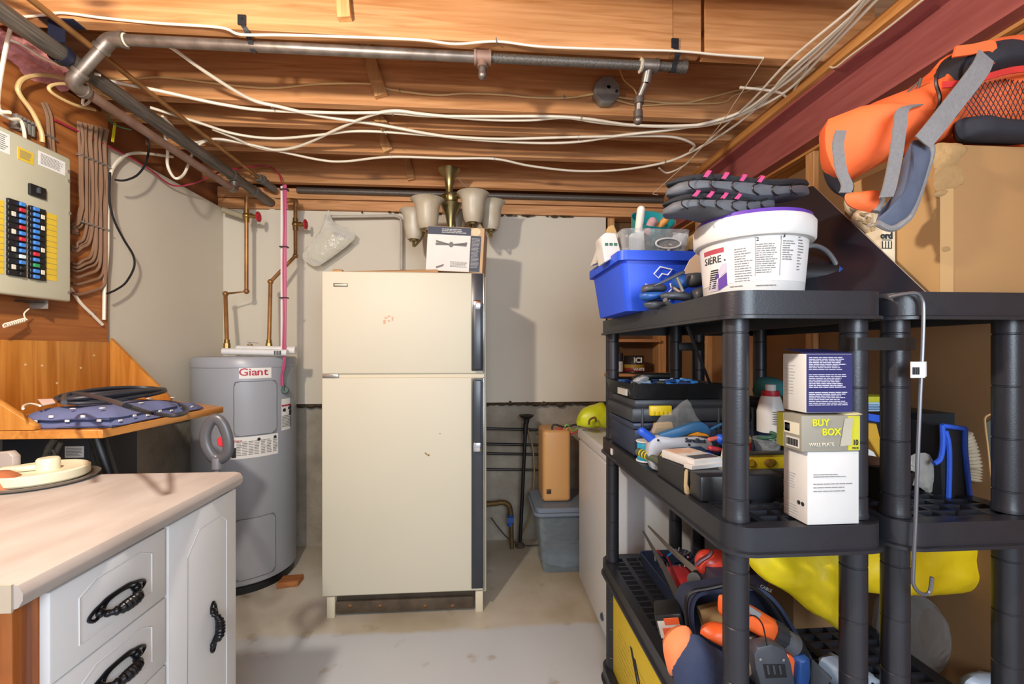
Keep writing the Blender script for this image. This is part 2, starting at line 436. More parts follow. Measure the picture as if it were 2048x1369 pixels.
# left wall
wl = structure('wall_left', MB().box((-1.9, -1.6, 0), (XL - .05, YB + .06, 1.0)), concrete)
structure('panel', MB().box((XL - .05, 1.93, .895), (XL, YB, 2.085)), painted, parent=wl)
structure('upper_backing', MB().box((-1.9, -1.6, .98), (XL - .05, YB + .06, 2.35)), M('dark_sheathing', '8a4f24', .8, var=.25, scale=4), parent=wl)
structure('plywood_backboard', MB().box((XL - .05, .2, .98), (XL + .02, 1.915, 2.19), .001), ply, parent=wl)
# right wall: bare studs with brown paper-faced board behind
kraft = M('brown_board', '86643f', .85, var=.10, scale=5)
wr = structure('wall_right', MB().box((XR, -.2, 0), (XR + .05, YB + .1, 2.0)), kraft)
for y in (1.54, 1.97, 2.40):
    structure('stud', MB().box((XR - .085, y, .0), (XR - .001, y + .042, 1.972), .002), pine_z, parent=wr)
structure('hardboard_sheet', MB().box((1.262, -.1, .0), (1.268, 1.198, 1.968)), kraft, parent=wr)
structure('hardboard_sheet', MB().box((1.263, 1.201, .0), (1.269, 1.535, 1.968)), kraft, parent=wr)
structure('top_plate', MB().box((XR - .09, -.2, 1.972), (XR, YB - .01, 1.983)), pine_y, parent=wr)
# ceiling: boards above, joists below, herringbone struts between
cl = structure('ceiling', MB().box((-1.9, -1.6, ZJ + .236), (1.9, 3.0, ZJ + .27)), wood('subfloor', 'c58a4e', '9a622c', 'x', .6))
JY = [.98, 1.399, 1.793, 1.969, 2.214, 2.642]
J1B = at(1405, 60, Y=1.399).x
for i, y in enumerate(JY):
    if i == 1:
        structure('joist', MB().box((-1.72, y, ZJ), (at(1346, 60, Y=y).x, y + .038, ZJ + .235), .0015), pine, parent=cl)
        structure('joist', MB().box((at(1347, 60, Y=y).x, y + .001, ZJ), (J1B - .004, y + .038, ZJ + .235), .0015), pine, parent=cl)
        structure('joist', MB().box((J1B + .012, y + .006, ZJ), (1.36, y + .042, ZJ + .235), .0015), pine, parent=cl)
    else:
        structure('joist', MB().box((-1.72, y, ZJ), (1.36, y + .038, ZJ + .235), .0015), pine, parent=cl)
structure('joist', MB().box((-1.72, -.05, ZJ), (1.36, -.012, ZJ + .235), .0015), pine, parent=cl)
structure('joist', MB().box((-1.72, .45 + .1, ZJ), (1.36, .588, ZJ + .235), .0015), pine, parent=cl)
def strut(px, ya, yb, w, hi=.19, lo=.012):
    x = at(px, 200, Y=yb).x
    a = Vector((x, ya, ZJ + hi)); b = Vector((x, yb, ZJ + lo)); d = (b - a).normalized(); n = Vector((1, 0, 0)); k = n.cross(d).normalized()
    P = [a - n * w / 2 - k * .009, a + n * w / 2 - k * .009, a + n * w / 2 + k * .009, a - n * w / 2 + k * .009]
    structure('bridging_strut', MB().prism(P, b - a), pine_y, parent=cl)
def strut_front(px0, py0, px1, py1, w, y):
    """a bridging strip that slopes sideways down the face of a joist"""
    a = at(px0, py0, Y=y); b = at(px1, py1, Y=y); d = (b - a).normalized(); sd = Vector((0, 1, 0)).cross(d)
    P = [a - sd * w / 2, a + sd * w / 2, b + sd * w / 2, b - sd * w / 2]
    structure('bridging_strut', MB().prism(P, (0, -.022, 0)), pine_z, parent=cl)
for a in ((682, -60, 692, 44, .04, 1.398), (728, 85, 764, 196, .05, 1.791), (752, 232, 772, 258, .042, 1.967), (760, 268, 778, 305, .045, 2.212), (812, 316, 824, 362, .042, 2.64)):
    strut_front(*a)
# wiring staples and marks stay with the cables; pink insulation stuffed into the joist bay at the left
ins = MB()
ip = [(-30, 62), (30, 70), (70, 82), (92, 100), (84, 128), (60, 150), (40, 156), (10, 146), (-30, 130)]
ins.pillow(ats(ip, Y=1.60), (0, -1, 0), .30, 10, .06, 38, sub=6)
single('insulation_batt', ins, M('pink_fibre', 'd98f8c', .98, var=.5, scale=22, bump=1, bscale=30), 'torn pink fibreglass insulation stuffed between joists at the left wall', 'insulation')

# ------------------------------------------------------------------ steel beam with its timber plate
red = M('red_oxide_paint', 'a25a54', .5, var=.16, scale=6, stretch=(3, .6, 8), hex2='914a46', bump=.05)
bm_ = thing('steel_beam', 'dark red painted steel beam running back along the upper right', 'beam', (1.255, 1.2, CZ + .76))
zb, zt = CZ + .762, CZ + .953
x0, x1 = 1.19, 1.32
b = MB(); xm = (x0 + x1) / 2
prof = [(x0, zb), (x1, zb), (x1, zb + .011), (xm + .004, zb + .016), (xm + .004, zt - .016), (x1, zt - .011), (x1, zt), (x0, zt), (x0, zt - .011), (xm - .004, zt - .016), (xm - .004, zb + .016), (x0, zb + .011)]
b.prism([(p, -.3, z) for p, z in prof], (0, YB - .06 + .3, 0))
part('girder', b, red, bm_)
part('timber_plate', MB().box((x0 - .018, -.3, zt), (x1, YB - .06, zt + .038), .002), pine_y, bm_, 'bare wooden plate along the top flange')

# ================================================================== pipes on the ceiling
iron = M('black_iron', '4a4540', .45, .35, var=.35, scale=10, stretch=(20, 1, 20), hex2='6e655b', bump=.1)
gal = M('galvanised_pipe', '8b8178', .4, .7, var=.25, scale=22, hex2='6c6259')
rust = M('rusty_pipe', '7d5f50', .6, .35, var=.2, scale=16, hex2='8f7364')
copper = M('aged_copper', 'ad7b48', .42, .5, var=.25, scale=12, hex2='86603a')
tape = M('thread_tape', 'c8bda6', .7)
white_pl = M('white_plastic', 'dedad0', .4, var=.03)
hD = .9; xD = -1.405 * hD
m = thing('drain_pipe', 'thick black iron pipe running along the left under the joists', 'pipe', (xD, 1.8, CZ + hD))
part('pipe', MB().cyl((xD, .15, CZ + hD), (xD, YB, CZ + hD), .025, n=20), iron, m)
part('wall_collar', MB().lathe([(.025, 0), (.038, 0), (.038, .006), (.030, .016), (.025, .016)], (xD, YB - .001, CZ + hD), 24, (0, -1, 0)), white_pl, m, 'white collar where it enters the wall')
for y, lb in ((2.335, 'coupling'), (2.55, 'coupling')):
    part(lb, MB().cyl((xD, y - .022, CZ + hD), (xD, y + .022, CZ + hD), .0285, n=20), iron, m)
hk = thing('pipe_hanger', 'dark blue steel hanger strap holding the thick black pipe', 'bracket', (xD, 1.405, ZJ - .001))
yh = 1.412
part('plate', MB().box((xD - .045, yh - .022, ZJ - .004), (xD + .055, yh + .022, ZJ), .001), M('blue_steel', '25293c', .45, .4), hk)
part('strap', MB().box((xD - .022, yh - .016, CZ + hD + .024), (xD + .026, yh - .013, ZJ - .003)).ribbon([(xD + .03 * math.cos(a), yh, CZ + hD + .03 * math.sin(a)) for a in [PI * .4 - k * PI * 1.8 / 14 for k in range(15)]], (0, 1, 0), .022, .002, 2), MC['blue_steel'], hk)
# gas line: along the back of the first joist, elbow down to the left, thin rusty run to the back
yg, hg = 1.441, .971
xa, xb_ = at(228, 88, Y=yg).x, at(1368, 128, Y=yg).x
E2 = Vector((xD, 1.447, CZ + hD - .066)); E1 = Vector((xa - .012, yg, CZ + hg))
g = thing('gas_pipe', 'grey jointed gas pipe strapped under the front joist, turning down at left', 'pipe', ((xa + xb_) / 2, yg, CZ + hg))
xt1, xt2 = at(965, 115, Y=yg).x, at(1298, 128, Y=yg).x
part('pipe', MB().cyl((xa, yg, CZ + hg), (xt1, yg, CZ + hg), .0165, n=16), gal, g)
part('pipe', MB().cyl((xt1, yg, CZ + hg), (at(1240, 120, Y=yg).x, yg, CZ + hg), .0145, n=16), iron, g, 'black section of the pipe')
part('pipe', MB().cyl((at(1240, 120, Y=yg).x, yg, CZ + hg), (xb_, yg, CZ + hg), .0145, n=16), iron, g)
def elbow(parent, c, d0, d1, r=.022, mat=gal):
    c = Vector(c); d0 = Vector(d0).normalized(); d1 = Vector(d1).normalized(); L = r * 1.7
    b = MB().tube([c + d0 * L, c + d0 * L * .45, c + (d0 + d1) * L * .12, c + d1 * L * .45, c + d1 * L], r, 14)
    b.cyl(c + d0 * L * .95, c + d0 * L * 1.3, r * 1.14, n=14).cyl(c + d1 * L * .95, c + d1 * L * 1.3, r * 1.14, n=14)
    return part('elbow', b, mat, parent)
elbow(g, E1, (1, 0, 0), E2 - E1, .021); elbow(g, E2, E1 - E2, (0, 1, -.02), .021)
part('offset_pipe', MB().cyl(E1, E2, .0165, n=16), gal, g)
part('tape_joint', MB().lathe([(.0166, 0), (.021, .002), (.019, .008), (.0166, .01)], (xa + .028, yg, CZ + hg), 16, (1, 0, 0)), tape, g)
yr = 2.345
part('rusty_run', MB().cyl(E2, (xD, yr, CZ + hD - .066), .0165, n=16), rust, g, 'thinner rust-brown run below the thick black pipe')
elbow(g, (xD, yr, CZ + hD - .066), (0, -1, 0), (0, 0, 1), .018)
part('nipple', MB().cyl((xD, yr, CZ + hD - .06), (xD, yr, CZ + hD - .02), .011, n=14), gal, g)
tee = MB().cyl((xt1 - .022, yg, CZ + hg), (xt1 + .022, yg, CZ + hg), .022, n=16).cyl((xt1 - .028, yg, CZ + hg), (xt1 - .02, yg, CZ + hg), .025, n=16).cyl((xt1 + .02, yg, CZ + hg), (xt1 + .028, yg, CZ + hg), .025, n=16)
tee.cyl((xt1, yg, CZ + hg), (xt1, yg, CZ + hg - .034), .017, n=14)
part('tee', tee, rust, g)
part('drip_cap', MB().cyl((xt1, yg, CZ + hg - .03), (xt1, yg, CZ + hg - .052), .013, n=12).ball((xt1, yg, CZ + hg - .058), .0145, 14, 8), gal, g)
tee = MB().cyl((xt2 - .022, yg, CZ + hg), (xt2 + .024, yg, CZ + hg), .021, n=16).cyl((xt2 + .02, yg, CZ + hg), (xt2 + .028, yg, CZ + hg), .024, n=16).cyl((xt2, yg, CZ + hg), (xt2 - .004, yg + .02, CZ + hg - .045), .0165, n=14)
part('tee', tee, gal, g)
part('tape_joint', MB().lathe([(.0166, 0), (.024, .003), (.021, .01), (.0166, .013)], (xt2 - .034, yg, CZ + hg), 16, (1, 0, 0)), tape, g)
q0 = Vector((xt2 - .004, yg + .02, CZ + hg - .045)); q1 = q0 + Vector((-.012, .03, -.035)); q2 = q1 + Vector((0, .01, -.062))
part('drop_pipe', MB().tube([q0, q1, q2], .0125, 12, smooth=False).cyl(q1 - Vector((0, 0, .0)), q1 - Vector((0, 0, .022)), .0165, n=12).cyl(q2 + Vector((0, 0, .02)), q2 - Vector((0, 0, .004)), .0165, n=12).ball(q2 - Vector((0, 0, .012)), .016, 12, 8), gal, g)
part('end_cap', MB().cyl((xb_ - .03, yg, CZ + hg), (xb_ + .004, yg, CZ + hg), .0185, n=16).cyl((xb_ - .012, yg, CZ + hg), (xb_ + .006, yg, CZ + hg), .021, n=16), iron, g)
for px, py in ((484, 56), (1350, 92)):
    x = at(px, py, Y=1.396).x; xs = x + .012
    part('strap', MB().box((x - .012, 1.393, ZJ + .012), (x + .012, 1.398, ZJ + .042)).ribbon([(x, 1.395, ZJ + .014), (xs, 1.398, ZJ - .003), (xs, yg - .019, CZ + hg), (xs, yg, CZ + hg - .019), (xs, yg + .02, CZ + hg), (xs, yg + .02, ZJ - .002)], (1, 0, 0), .016, .002, 3).cyl((x, 1.393, ZJ + .03), (x, 1.390, ZJ + .03), .004, n=8), MC['black_rubber'] if 'black_rubber' in MC else M('black_rubber', '1c1d20', .5, var=.1), g, 'black strap clip')
# copper line
hC = .972; xC = -1.272 * hC
c = thing('copper_pipe', 'thin brown copper pipe running back below the joists beside the black pipe', 'pipe', (xC, 1.7, CZ + hC))
part('pipe', MB().cyl((xC, .3, CZ + hC), (xC, 2.56, CZ + hC), .0095, n=12), copper, c)
part('stop_cock', MB().cyl((xC, 2.53, CZ + hC), (xC + .02, 2.67, CZ + hC - .012), .021, n=12).cyl((xC + .002, 2.55, CZ + hC), (xC + .006, 2.57, CZ + hC), .027, n=12), M('grey_cast', '6d675f', .6, .4), c)
vent = single('back_pipe', MB().cyl((-1.1, YB - .048, CZ + .972), (1.2, YB - .048, CZ + .968), .017, n=16), iron, 'long black pipe lying level just in front of the back wall plate', 'pipe')

# ================================================================== cables
nm = M('white_cable', 'e6dac4', .45, var=.05); tan = M('tan_cable', 'd3b077', .5, var=.08); thinw = M('thin_wire', 'e0cfae', .5)
brn = M('brown_cable', '8a6a52', .45, var=.12); blackc = M('black_rubber', '1c1d20', .5, var=.1); redw = M('red_wire', 'a5243f', .45, var=.1)
steelc = M('bright_steel', 'b9b8b4', .3, .8)
def cable(name, pts, r, mat, label, staples=(), flat=None, **pl):
    q = []
    for p in pts:
        if len(p) == 2: q.append(at(p[0], p[1], **pl))
        else: q.append(at(p[0], p[1], **p[2]))
    t = thing(name, label, 'cable', q[len(q) // 2])
    part('sheath', MB().tube(q, r, 7, flat=flat), mat, t)
    for s in staples:
        p = at(s[0], s[1], **pl)
        part('staple', MB().ribbon([p + Vector((-.001, -r * 1.5, .008)), p + Vector((0, -r * 1.4, -r * 1.2)), p + Vector((0, r * 1.4, -r * 1.2)), p + Vector((.001, r * 1.5, .008))], (1, 0, 0), .004, .0012, 2), steelc, t)
    return t
J1P = dict(Y=1.391)
cable('wire', [(-10, 40), (45, 34), (90, 30), (127, 26), (206, 36), (309, 46), (439, 55), (481, 69), (560, 70), (700, 74), (839, 80), (911, 88), (993, 83), (1079, 93), (1200, 98), (1350, 102), (1440, 110), (1527, 116)], .0036, nm, 'single cream wire stapled along the face of the nearest joist', [(993, 83)], **J1P)
cable('wire', [(1527, 117, dict(Z=ZJ - .02)), (1500, 160, dict(Z=ZJ - .022)), (1470, 205, dict(Z=ZJ - .024)), (1440, 250, dict(Z=ZJ - .026)), (1380, 320, dict(Z=ZJ - .03)), (1312, 382, dict(Y=2.4)), (1306, 388, dict(Y=2.4)), (1316, 390, dict(Y=2.4))], .0017, thinw, 'very thin bare wire dangling across the back joists at the right')
J2P = dict(Y=1.785)
cable('cable', [(195, 160), (260, 158), (330, 155), (440, 168), (540, 176), (640, 168), (745, 168), (780, 179), (870, 190), (930, 187), (1010, 190), (1060, 195), (1130, 196), (1190, 188)], .0042, tan, 'tan cable stapled along the second joist to the round box', [(800, 182), (1129, 196)], **J2P)
cable('cable', [(1232, 194), (1285, 201), (1360, 207), (1420, 195), (1480, 180), (1560, 168)], .0042, tan, 'tan cable leaving the round box towards the beam, upper one', **J2P)
cable('cable', [(1232, 200), (1280, 211), (1340, 208), (1440, 206), (1470, 190), (1530, 172)], .0036, tan, 'tan cable leaving the round box, sagging lower one', **J2P)
cable('wire', [(1238, 134, dict(Y=1.76)), (1248, 160, dict(Y=1.75)), (1268, 178, dict(Y=1.74)), (1277, 198, dict(Y=1.74))], .003, tan, 'short tan wire dropping behind the gas pipe')
ZP = dict(Z=ZJ - .012)
cable('cable', [(205, 160), (310, 180), (400, 200), (450, 210), (520, 220), (640, 225), (700, 226), (780, 226), (860, 232), (985, 233), (1100, 233), (1175, 238), (1260, 250), (1350, 252), (1430, 246), (1500, 222), (1575, 180), (1650, 105), (1752, 0), (1770, -20)], .0058, nm, 'white cable stapled below the third joist then sweeping up to the right', [(785, 226), (1162, 236)], **ZP)
cable('cable', [(338, 94), (350, 100), (420, 150), (500, 198), (560, 214), (640, 232), (760, 250), (870, 270), (960, 280), (1080, 286), (1160, 283), (1240, 271), (1350, 258), (1430, 242), (1500, 214), (1600, 130), (1690, 45), (1735, -10)], .0062, nm, 'white cable slanting from the upper left down across the joists', [(545, 213)], **ZP)
cable('cable', [(300, 215), (390, 243), (470, 268), (550, 277), (640, 270), (700, 263), (770, 264), (880, 272), (1000, 278), (1160, 274), (1300, 272), (1355, 276), (1388, 290), (1380, 302)], .0055, nm, 'white cable ending in a small hook near the beam', [(772, 265), (1157, 275)], **ZP)
cable('cable', [(425, 258), (470, 276), (500, 290), (545, 300), (600, 292), (680, 256), (740, 231), (790, 222), (850, 229), (970, 239), (1060, 240), (1130, 235), (1200, 245), (1290, 252), (1400, 252), (1480, 230), (1550, 180), (1590, 150), (1660, 85), (1742, -10)], .0062, nm, 'white cable looping up from a low belly at left of the middle', **ZP)
cable('cable', [(325, 232), (370, 278), (392, 285), (430, 278), (480, 285), (560, 303), (640, 320), (690, 323), (780, 314), (900, 317), (990, 318), (1060, 332), (1150, 342), (1240, 340), (1330, 325), (1390, 300), (1460, 258), (1530, 200), (1570, 150), (1660, 70), (1748, -10)], .0056, nm, 'lowest white cable, sagging beneath the rearmost joist', [(782, 314), (989, 318), (1330, 324)], **ZP)
cable('cable', [(1318, 336), (1335, 346), (1370, 330), (1400, 298), (1440, 260), (1500, 205), (1580, 120), (1700, 20), (1730, -10)], .0045, nm, 'white cable with a curled end near the purple-lidded bucket', **ZP)
cable('cable', [(1480, 175), (1530, 180), (1560, 186), (1578, 196), (1590, 176), (1620, 122)], .0045, nm, 'short cable loop beside the wooden plate of the beam', **ZP)
cable('wire', [(1660, 134), (1672, 134), (1700, 112), (1770, 60), (1845, 0)], .003, thinw, 'thin wire stapled along the side of the beam plate', X=x0 - .022)
cable('cable', [(20, 225), (-5, 205), (20, 60), (42, 46)], .005, nm, 'white cable curling past the insulation at the far left edge', Y=1.38)
cable('cable', [(0, 75), (40, 88), (90, 118), (145, 138), (200, 150)], .0042, nm, 'cream wire passing over the pink insulation', Y=1.5)
cable('cable', [(85, 285), (82, 262), (65, 225), (40, 190), (36, 172), (50, 156), (90, 150), (130, 158), (160, 168)], .0065, tan, 'tan cable arching out of the top of the breaker panel', X=XL + .08)
cable('cable', [(190, 220), (150, 210), (110, 190), (98, 175), (120, 168), (170, 172), (210, 190), (260, 205)], .005, tan, 'loose tan cable loop behind the pipe elbow', X=xD - .12)
cable('cable', [(170, 172), (180, 200), (165, 208), (175, 168)], .004, nm, 'small white loop hanging behind the rusty pipe', X=xD - .08)
cable('cable', [(330, 270, dict(Y=1.9)), (335, 300, dict(Y=1.95)), (335, 330, dict(Y=2.0)), (345, 352, dict(Y=2.0)), (356, 357, dict(Y=2.0)), (370, 345, dict(Y=2.05)), (385, 308, dict(Y=2.1)), (400, 288, dict(Y=2.12)), (425, 280, dict(Y=2.14)), (470, 284, dict(Y=2.14))], .0058, nm, 'white cable in a deep droop under the rusty pipe')
cable('cable', [(345, 314), (300, 308), (265, 307), (240, 318), (222, 345), (216, 400), (215, 500), (210, 560), (208, 640)], .0062, nm, 'white cable coming down the edge of the cream wall', X=XL + .03)
cable('cable', [(289, 268), (298, 290), (292, 325), (275, 350), (250, 361), (231, 360)], .0042, blackc, 'loose black cable end curling over the cream wall', X=XL + .10)
cable('cable', [(220, 345), (219, 400), (228, 440), (248, 480), (266, 510), (268, 535), (252, 565), (232, 580), (214, 588)], .0042, blackc, 'black cable snaking down the cream wall', X=XL + .06)
cable('cable', [(140, 575), (160, 605), (185, 630), (205, 650)], .0058, nm, 'short white cable below the breaker panel', [(183, 627)], X=XL + .03)
cable('wire', [(110, 240, dict(X=XL + .03)), (150, 260, dict(X=XL + .03)), (215, 292, dict(X=XL + .03)), (260, 315, dict(X=XL + .03)), (300, 340, dict(X=XL + .03)), (345, 371, dict(X=XL + .04)), (390, 366, dict(Y=2.3)), (430, 348, dict(Y=2.35)), (470, 338, dict(Y=2.45)), (530, 332, dict(Y=2.56)), (555, 345, dict(Y=2.56)), (564, 368, dict(Y=2.56))], .0042, redw, 'red wire running along the top of the cream wall to the corner')
# round junction box on the second joist
jb = thing('junction_box', 'round grey metal junction box fixed to the second joist', 'box', at(1210, 192, Y=1.79))
c0 = at(1209, 191, Y=1.792); rr = .056
oc = [(c0.x + rr * math.cos(PI / 8 + k * PI / 4), 1.792, c0.z + rr * 1.04 * math.sin(PI / 8 + k * PI / 4)) for k in range(8)]
gm = M('box_steel', '8b8984', .5, .25, var=.12, scale=20)
part('cover', MB().prism(oc, (0, -.045, 0), .003), gm, jb)
part('knockout', MB().lathe([(.011, 0), (.011, .002), (.008, .002), (.008, 0)], (c0.x + .004, 1.746, c0.z + .008), 14, (0, -1, 0)), gm, jb)
part('screw', MB().cyl((c0.x + .037, 1.747, c0.z - .008), (c0.x + .037, 1.743, c0.z - .008), .006, n=8), blackc, jb)

# ================================================================== breaker panel and its cables
XP = XL + .10
cream_m = M('panel_enamel', 'bdbaa2', .45, var=.05, scale=8, bump=.02)
blk = M('black_plastic', '17181a', .4, var=.1); paper = M('label_paper', 'e4e2dc', .6, var=.03); yel = M('yellow_label', 'd9b834', .6, var=.08, scale=30)
ink = M('grey_ink', '77746f', .8, var=0); inkb = M('black_ink', '26262a', .8, var=0)
A = at(143, 318, X=XP); Bq = at(143, 605, X=XP)
y1 = A.y; zt_, zb_ = A.z, Bq.z; y0 = y1 - .36
bp_ = thing('breaker_panel', 'beige metal breaker panel with rows of blue and red switches', 'electrical panel', (XP - .04, (y0 + y1) / 2, zb_))
part('cover', MB().box((XP - .018, y0, zb_), (XP, y1, zt_), .008, 3), cream_m, bp_)
part('case', MB().box((XL + .021, y0 + .02, zb_ + .02), (XP - .017, y1 - .02, zt_ - .02), .003), M('grey_case', '8d8c80', .5), bp_)
def pbox(px0, pyt, px1, pyb, d, name, mat, parent=bp_, bev=.0, label=None, d0=0.0):
    a = at(px0, pyt, X=XP + d0); b_ = at(px1, pyb, X=XP + d0)
    return part(name, MB().box((XP + d0, a.y, b_.z), (XP + d0 + d, b_.y, a.z), bev), mat, parent, label), a, b_
for k, v in (((77, 301, 130, 352), paper), ((35, 293, 67, 331), yel), ((-25, 250, 19, 310), paper)):
    o, a, b_ = pbox(*k, .0012, 'sticker', v, label='yellow warning sticker' if v is yel else None)
    fr = face_frame((XP + .0012, a.y, b_.z), (0, 1, 0), (0, 0, 1))
    part('print', fineprint(MB(), fr, .006, .006, b_.y - a.y - .006, a.z - b_.z - .006, 8, .4, .0006), ink, o)
for k in ((90, 424, 113, 563), (-16, 395, 7, 549)):
    o, a, b_ = pbox(*k, .0012, 'circuit_list', yel)
    lb = MB(); fr = face_frame((XP + .0012, a.y, b_.z), (0, 1, 0), (0, 0, 1)); H = a.z - b_.z
    for i in range(1, 12): decal(lb, fr, 0, H * i / 12 - .0006, b_.y - a.y, H * i / 12 + .0006, .0005)
    part('ruled_line', lb, ink, o)
o, a, b_ = pbox(55, 366, 87, 400, .010, 'main_breaker', blk, bev=.002)
part('toggle', MB().box((XP + .010, a.y + .016, b_.z + .010), (XP + .020, a.y + .024, a.z - .008), .002), M('dark_grey_plastic', '3a3d42', .4), o)
blue_t = M('blue_toggle', '3f7fd0', .4); red_t = M('red_toggle', 'c02a38', .4); grn_t = M('green_toggle', '2d9a58', .4); wht_t = M('pale_toggle', 'cfe3e8', .4)
cols = {'b': blue_t, 'r': red_t, 'g': grn_t, 'w': wht_t, 'k': blk}
def breakers(px0, pyt, px1, pyb, seq, side):
    a = at(px0, pyt, X=XP); b_ = at(px1, pyb, X=XP); n = len(seq); h = (a.z - b_.z) / n; W = b_.y - a.y
    for i, c in enumerate(seq):
        z1 = a.z - i * h; z0 = z1 - h
        o = part('breaker', MB().box((XP, a.y, z0 + .0006), (XP + .009, b_.y, z1 - .0006), .0012, 1), blk, bp_)
        ta = a.y + W * (.54 if side else .12); tb = a.y + W * (.86 if side else .46)
        part('toggle', MB().box((XP + .009, ta, z0 + h * .18), (XP + .016, tb, z1 - h * .18), .0012, 1), cols[c], o)
        if i in ((2, 5, 8, 11) if side else (1, 3, 7, 11)):
            sa = a.y + W * (.14 if side else .64); part('test_button', MB().box((XP + .009, sa, z0 + h * .1), (XP + .011, sa + W * .24, z1 - h * .1), .0008, 1), M('cream_button', 'd8d2c0', .5), o)
breakers(11, 395, 47, 556, 'brbbrbrbbwbkk', True)
breakers(55, 410, 87, 563, 'bbbbbbbbrbgbb', False)
for px, py in ((136, 343), (138, 427), (136, 585), (136, 362)):
    p = at(px, py, X=XP); part('screw', MB().cyl(p, p + Vector((.004, 0, 0)), .005, n=8), steelc, bp_)
# brown cables fanned beside the panel
XB = XL + .03
bun = thing('cable_bundle', 'bundle of brown cables clipped to the plywood beside the breaker panel', 'cables', at(185, 420, X=XB))
ends = [(148, 457), (148, 460), (148, 464), (147, 492), (147, 496), (147, 500), (149, 526), (149, 533), (149, 540), (150, 552), (150, 566), (152, 586)]
for i, (ex, ey) in enumerate(ends):
    t = i / 11; x = 160 + 52 * t + R.uniform(-1, 1); xo = XB + (.006 if i % 2 else 0)
    yl = ey - 8 + 2 * t
    pts = [(x + 8 * (t - .45), 243 + 16 * t), (x + R.uniform(-3, 3), 275 + 12 * t), (x, 318 + 12 * t), (x + R.uniform(-2.5, 2.5), 370), (x + R.uniform(-2, 2), 410)]
    if yl > 455: pts.append((x, 440))
    pts += [(x - .5, yl - 30), (x - 7, yl - 6), (x - 16 - 10 * t, yl + 2), (ex + 6, ey + 3), (ex - 6, ey)]
    part('cable', MB().tube(ats(pts, X=xo), .0052, 7), brn, bun)
for py0, py1 in ((311, 332), (444, 460)):
    for i in range(6):
        t = i / 5; p = at(159 + 51 * t, py0 + (py1 - py0) * t, X=XB)
        part('staple', MB().box((p.x - .004, p.y - .012, p.z - .0025), (p.x + .015, p.y + .012, p.z + .0025), .001), steelc, bun)
b2 = thing('cable_bundle', 'pair of brown cables entering the top of the breaker panel', 'cables', at(102, 270, X=XB))
for dx in (-4, 3): part('cable', MB().tube(ats([(88 + dx, 205), (98 + dx, 230), (101 + dx, 262), (104 + dx, 300), (106 + dx, 312)], X=XB), .0055, 7), brn, b2)
part('staple', MB().obox(at(102, 275, X=XB + .004), (.012, .034, .006)), steelc, b2)
tb_ = thing('terminal_block', 'small grey terminal block with coiled bare ends above the breaker panel', 'connector', at(45, 248, X=XL + .03))
for i in range(5):
    p = at(30 + i * 8, 243 + i * 4, X=XL + .03)
    part('terminal', MB().obox(p, (.02, .010, .05), 0, .002).cyl(p + Vector((.01, 0, .014)), p + Vector((.02, 0, .014)), .004, n=8), M('grey_terminal', '8f8b82', .5, .3), tb_)
cable('wire', [(0, 226), (20, 238), (40, 240), (48, 262), (50, 288)], .005, nm, 'white wire dropping from the terminal block into the panel', X=XL + .07)
tag_ = thing('wire_tag', 'bright yellow tag hanging on a green wire under the rusty pipe', 'tag', at(228, 262, X=XL + .12))
part('label', MB().ribbon(ats([(230, 246), (228, 262), (225, 284)], X=XL + .12), (0, 1, .1), .012, .0015), M('tag_yellow', 'd4c51e', .5), tag_)
part('wire', MB().tube(ats([(219, 230), (221, 243), (240, 254), (262, 260)], X=XL + .12), .0022, 6), M('green_wire', '2f7a55', .5), tag_)
tr_ = thing('transformer', 'small grey metal transformer under the breaker panel with a curly lead', 'transformer', at(62, 620, X=XL + .04))
part('housing', MB().box(at(58, 601, X=XL + .02), at(84, 618, X=XL + .06) + Vector((.02, 0, 0)), .003), M('grey_tin', 'a09b90', .4, .5), tr_)
part('plate', MB().box(at(28, 601, X=XL + .02), at(90, 606, X=XL + .08), .001), M('dark_tin', '4b4a45', .5, .5), tr_)
co = [at(58, 618, X=XL + .06), at(48, 628, X=XL + .06), at(52, 640, X=XL + .06)]
p0 = at(50, 640, X=XL + .06); p1 = at(8, 652, X=XL + .08)
co += [p0.lerp(p1, k / 40) + Vector((.006 * math.cos(k * 1.57), 0, .006 * math.sin(k * 1.57))) for k in range(41)]
part('curly_lead', MB().tube(co, .002, 6, res=3), nm, tr_)

# ------------------------------------------------------------------ plywood desk shelf on the left wall
zs = 1.012
ws = thing('wall_shelf', 'honey-coloured plywood shelf with sloping side brackets on the left wall', 'shelf', (-1.35, 1.5, zs - .022))
oak = M('shelf_edge', 'b9712f', .45, var=.15, scale=20)
part('board', MB().prism([(-1.532, 1.225, zs - .022), (-.994, 1.225, zs - .022), (-.96, 1.707, zs - .022), (-1.27, 1.925, zs - .022), (-1.532, 1.925, zs - .022)], (0, 0, .022), .0012), plyx, ws)
part('back_board', MB().box((-1.532, 1.225, zs), (-1.518, 1.925, zs + .245), .001), plyh, ws)
for y, nm_, dx in ((1.905, 'side_bracket', -.025), (1.228, 'side_bracket', .096)):
    part(nm_, MB().prism([(-1.518, y, zs + .001), (-1.26 + dx, y, zs + .001), (-1.26 + dx, y, zs + .012), (-1.518, y, zs + .262)], (0, .018, 0), .001), plyh, ws)
for i in range(7):
    p = Vector((-1.518, R.uniform(1.32, 1.88), zs + R.uniform(.05, .2)))
    part('screw_hole', MB().lathe([(.0, .0), (.004, .0), (.004, .0012), (0, .0012)], p, 8, (1, 0, 0)), M('pale_chip', 'd9b98a', .8), ws)
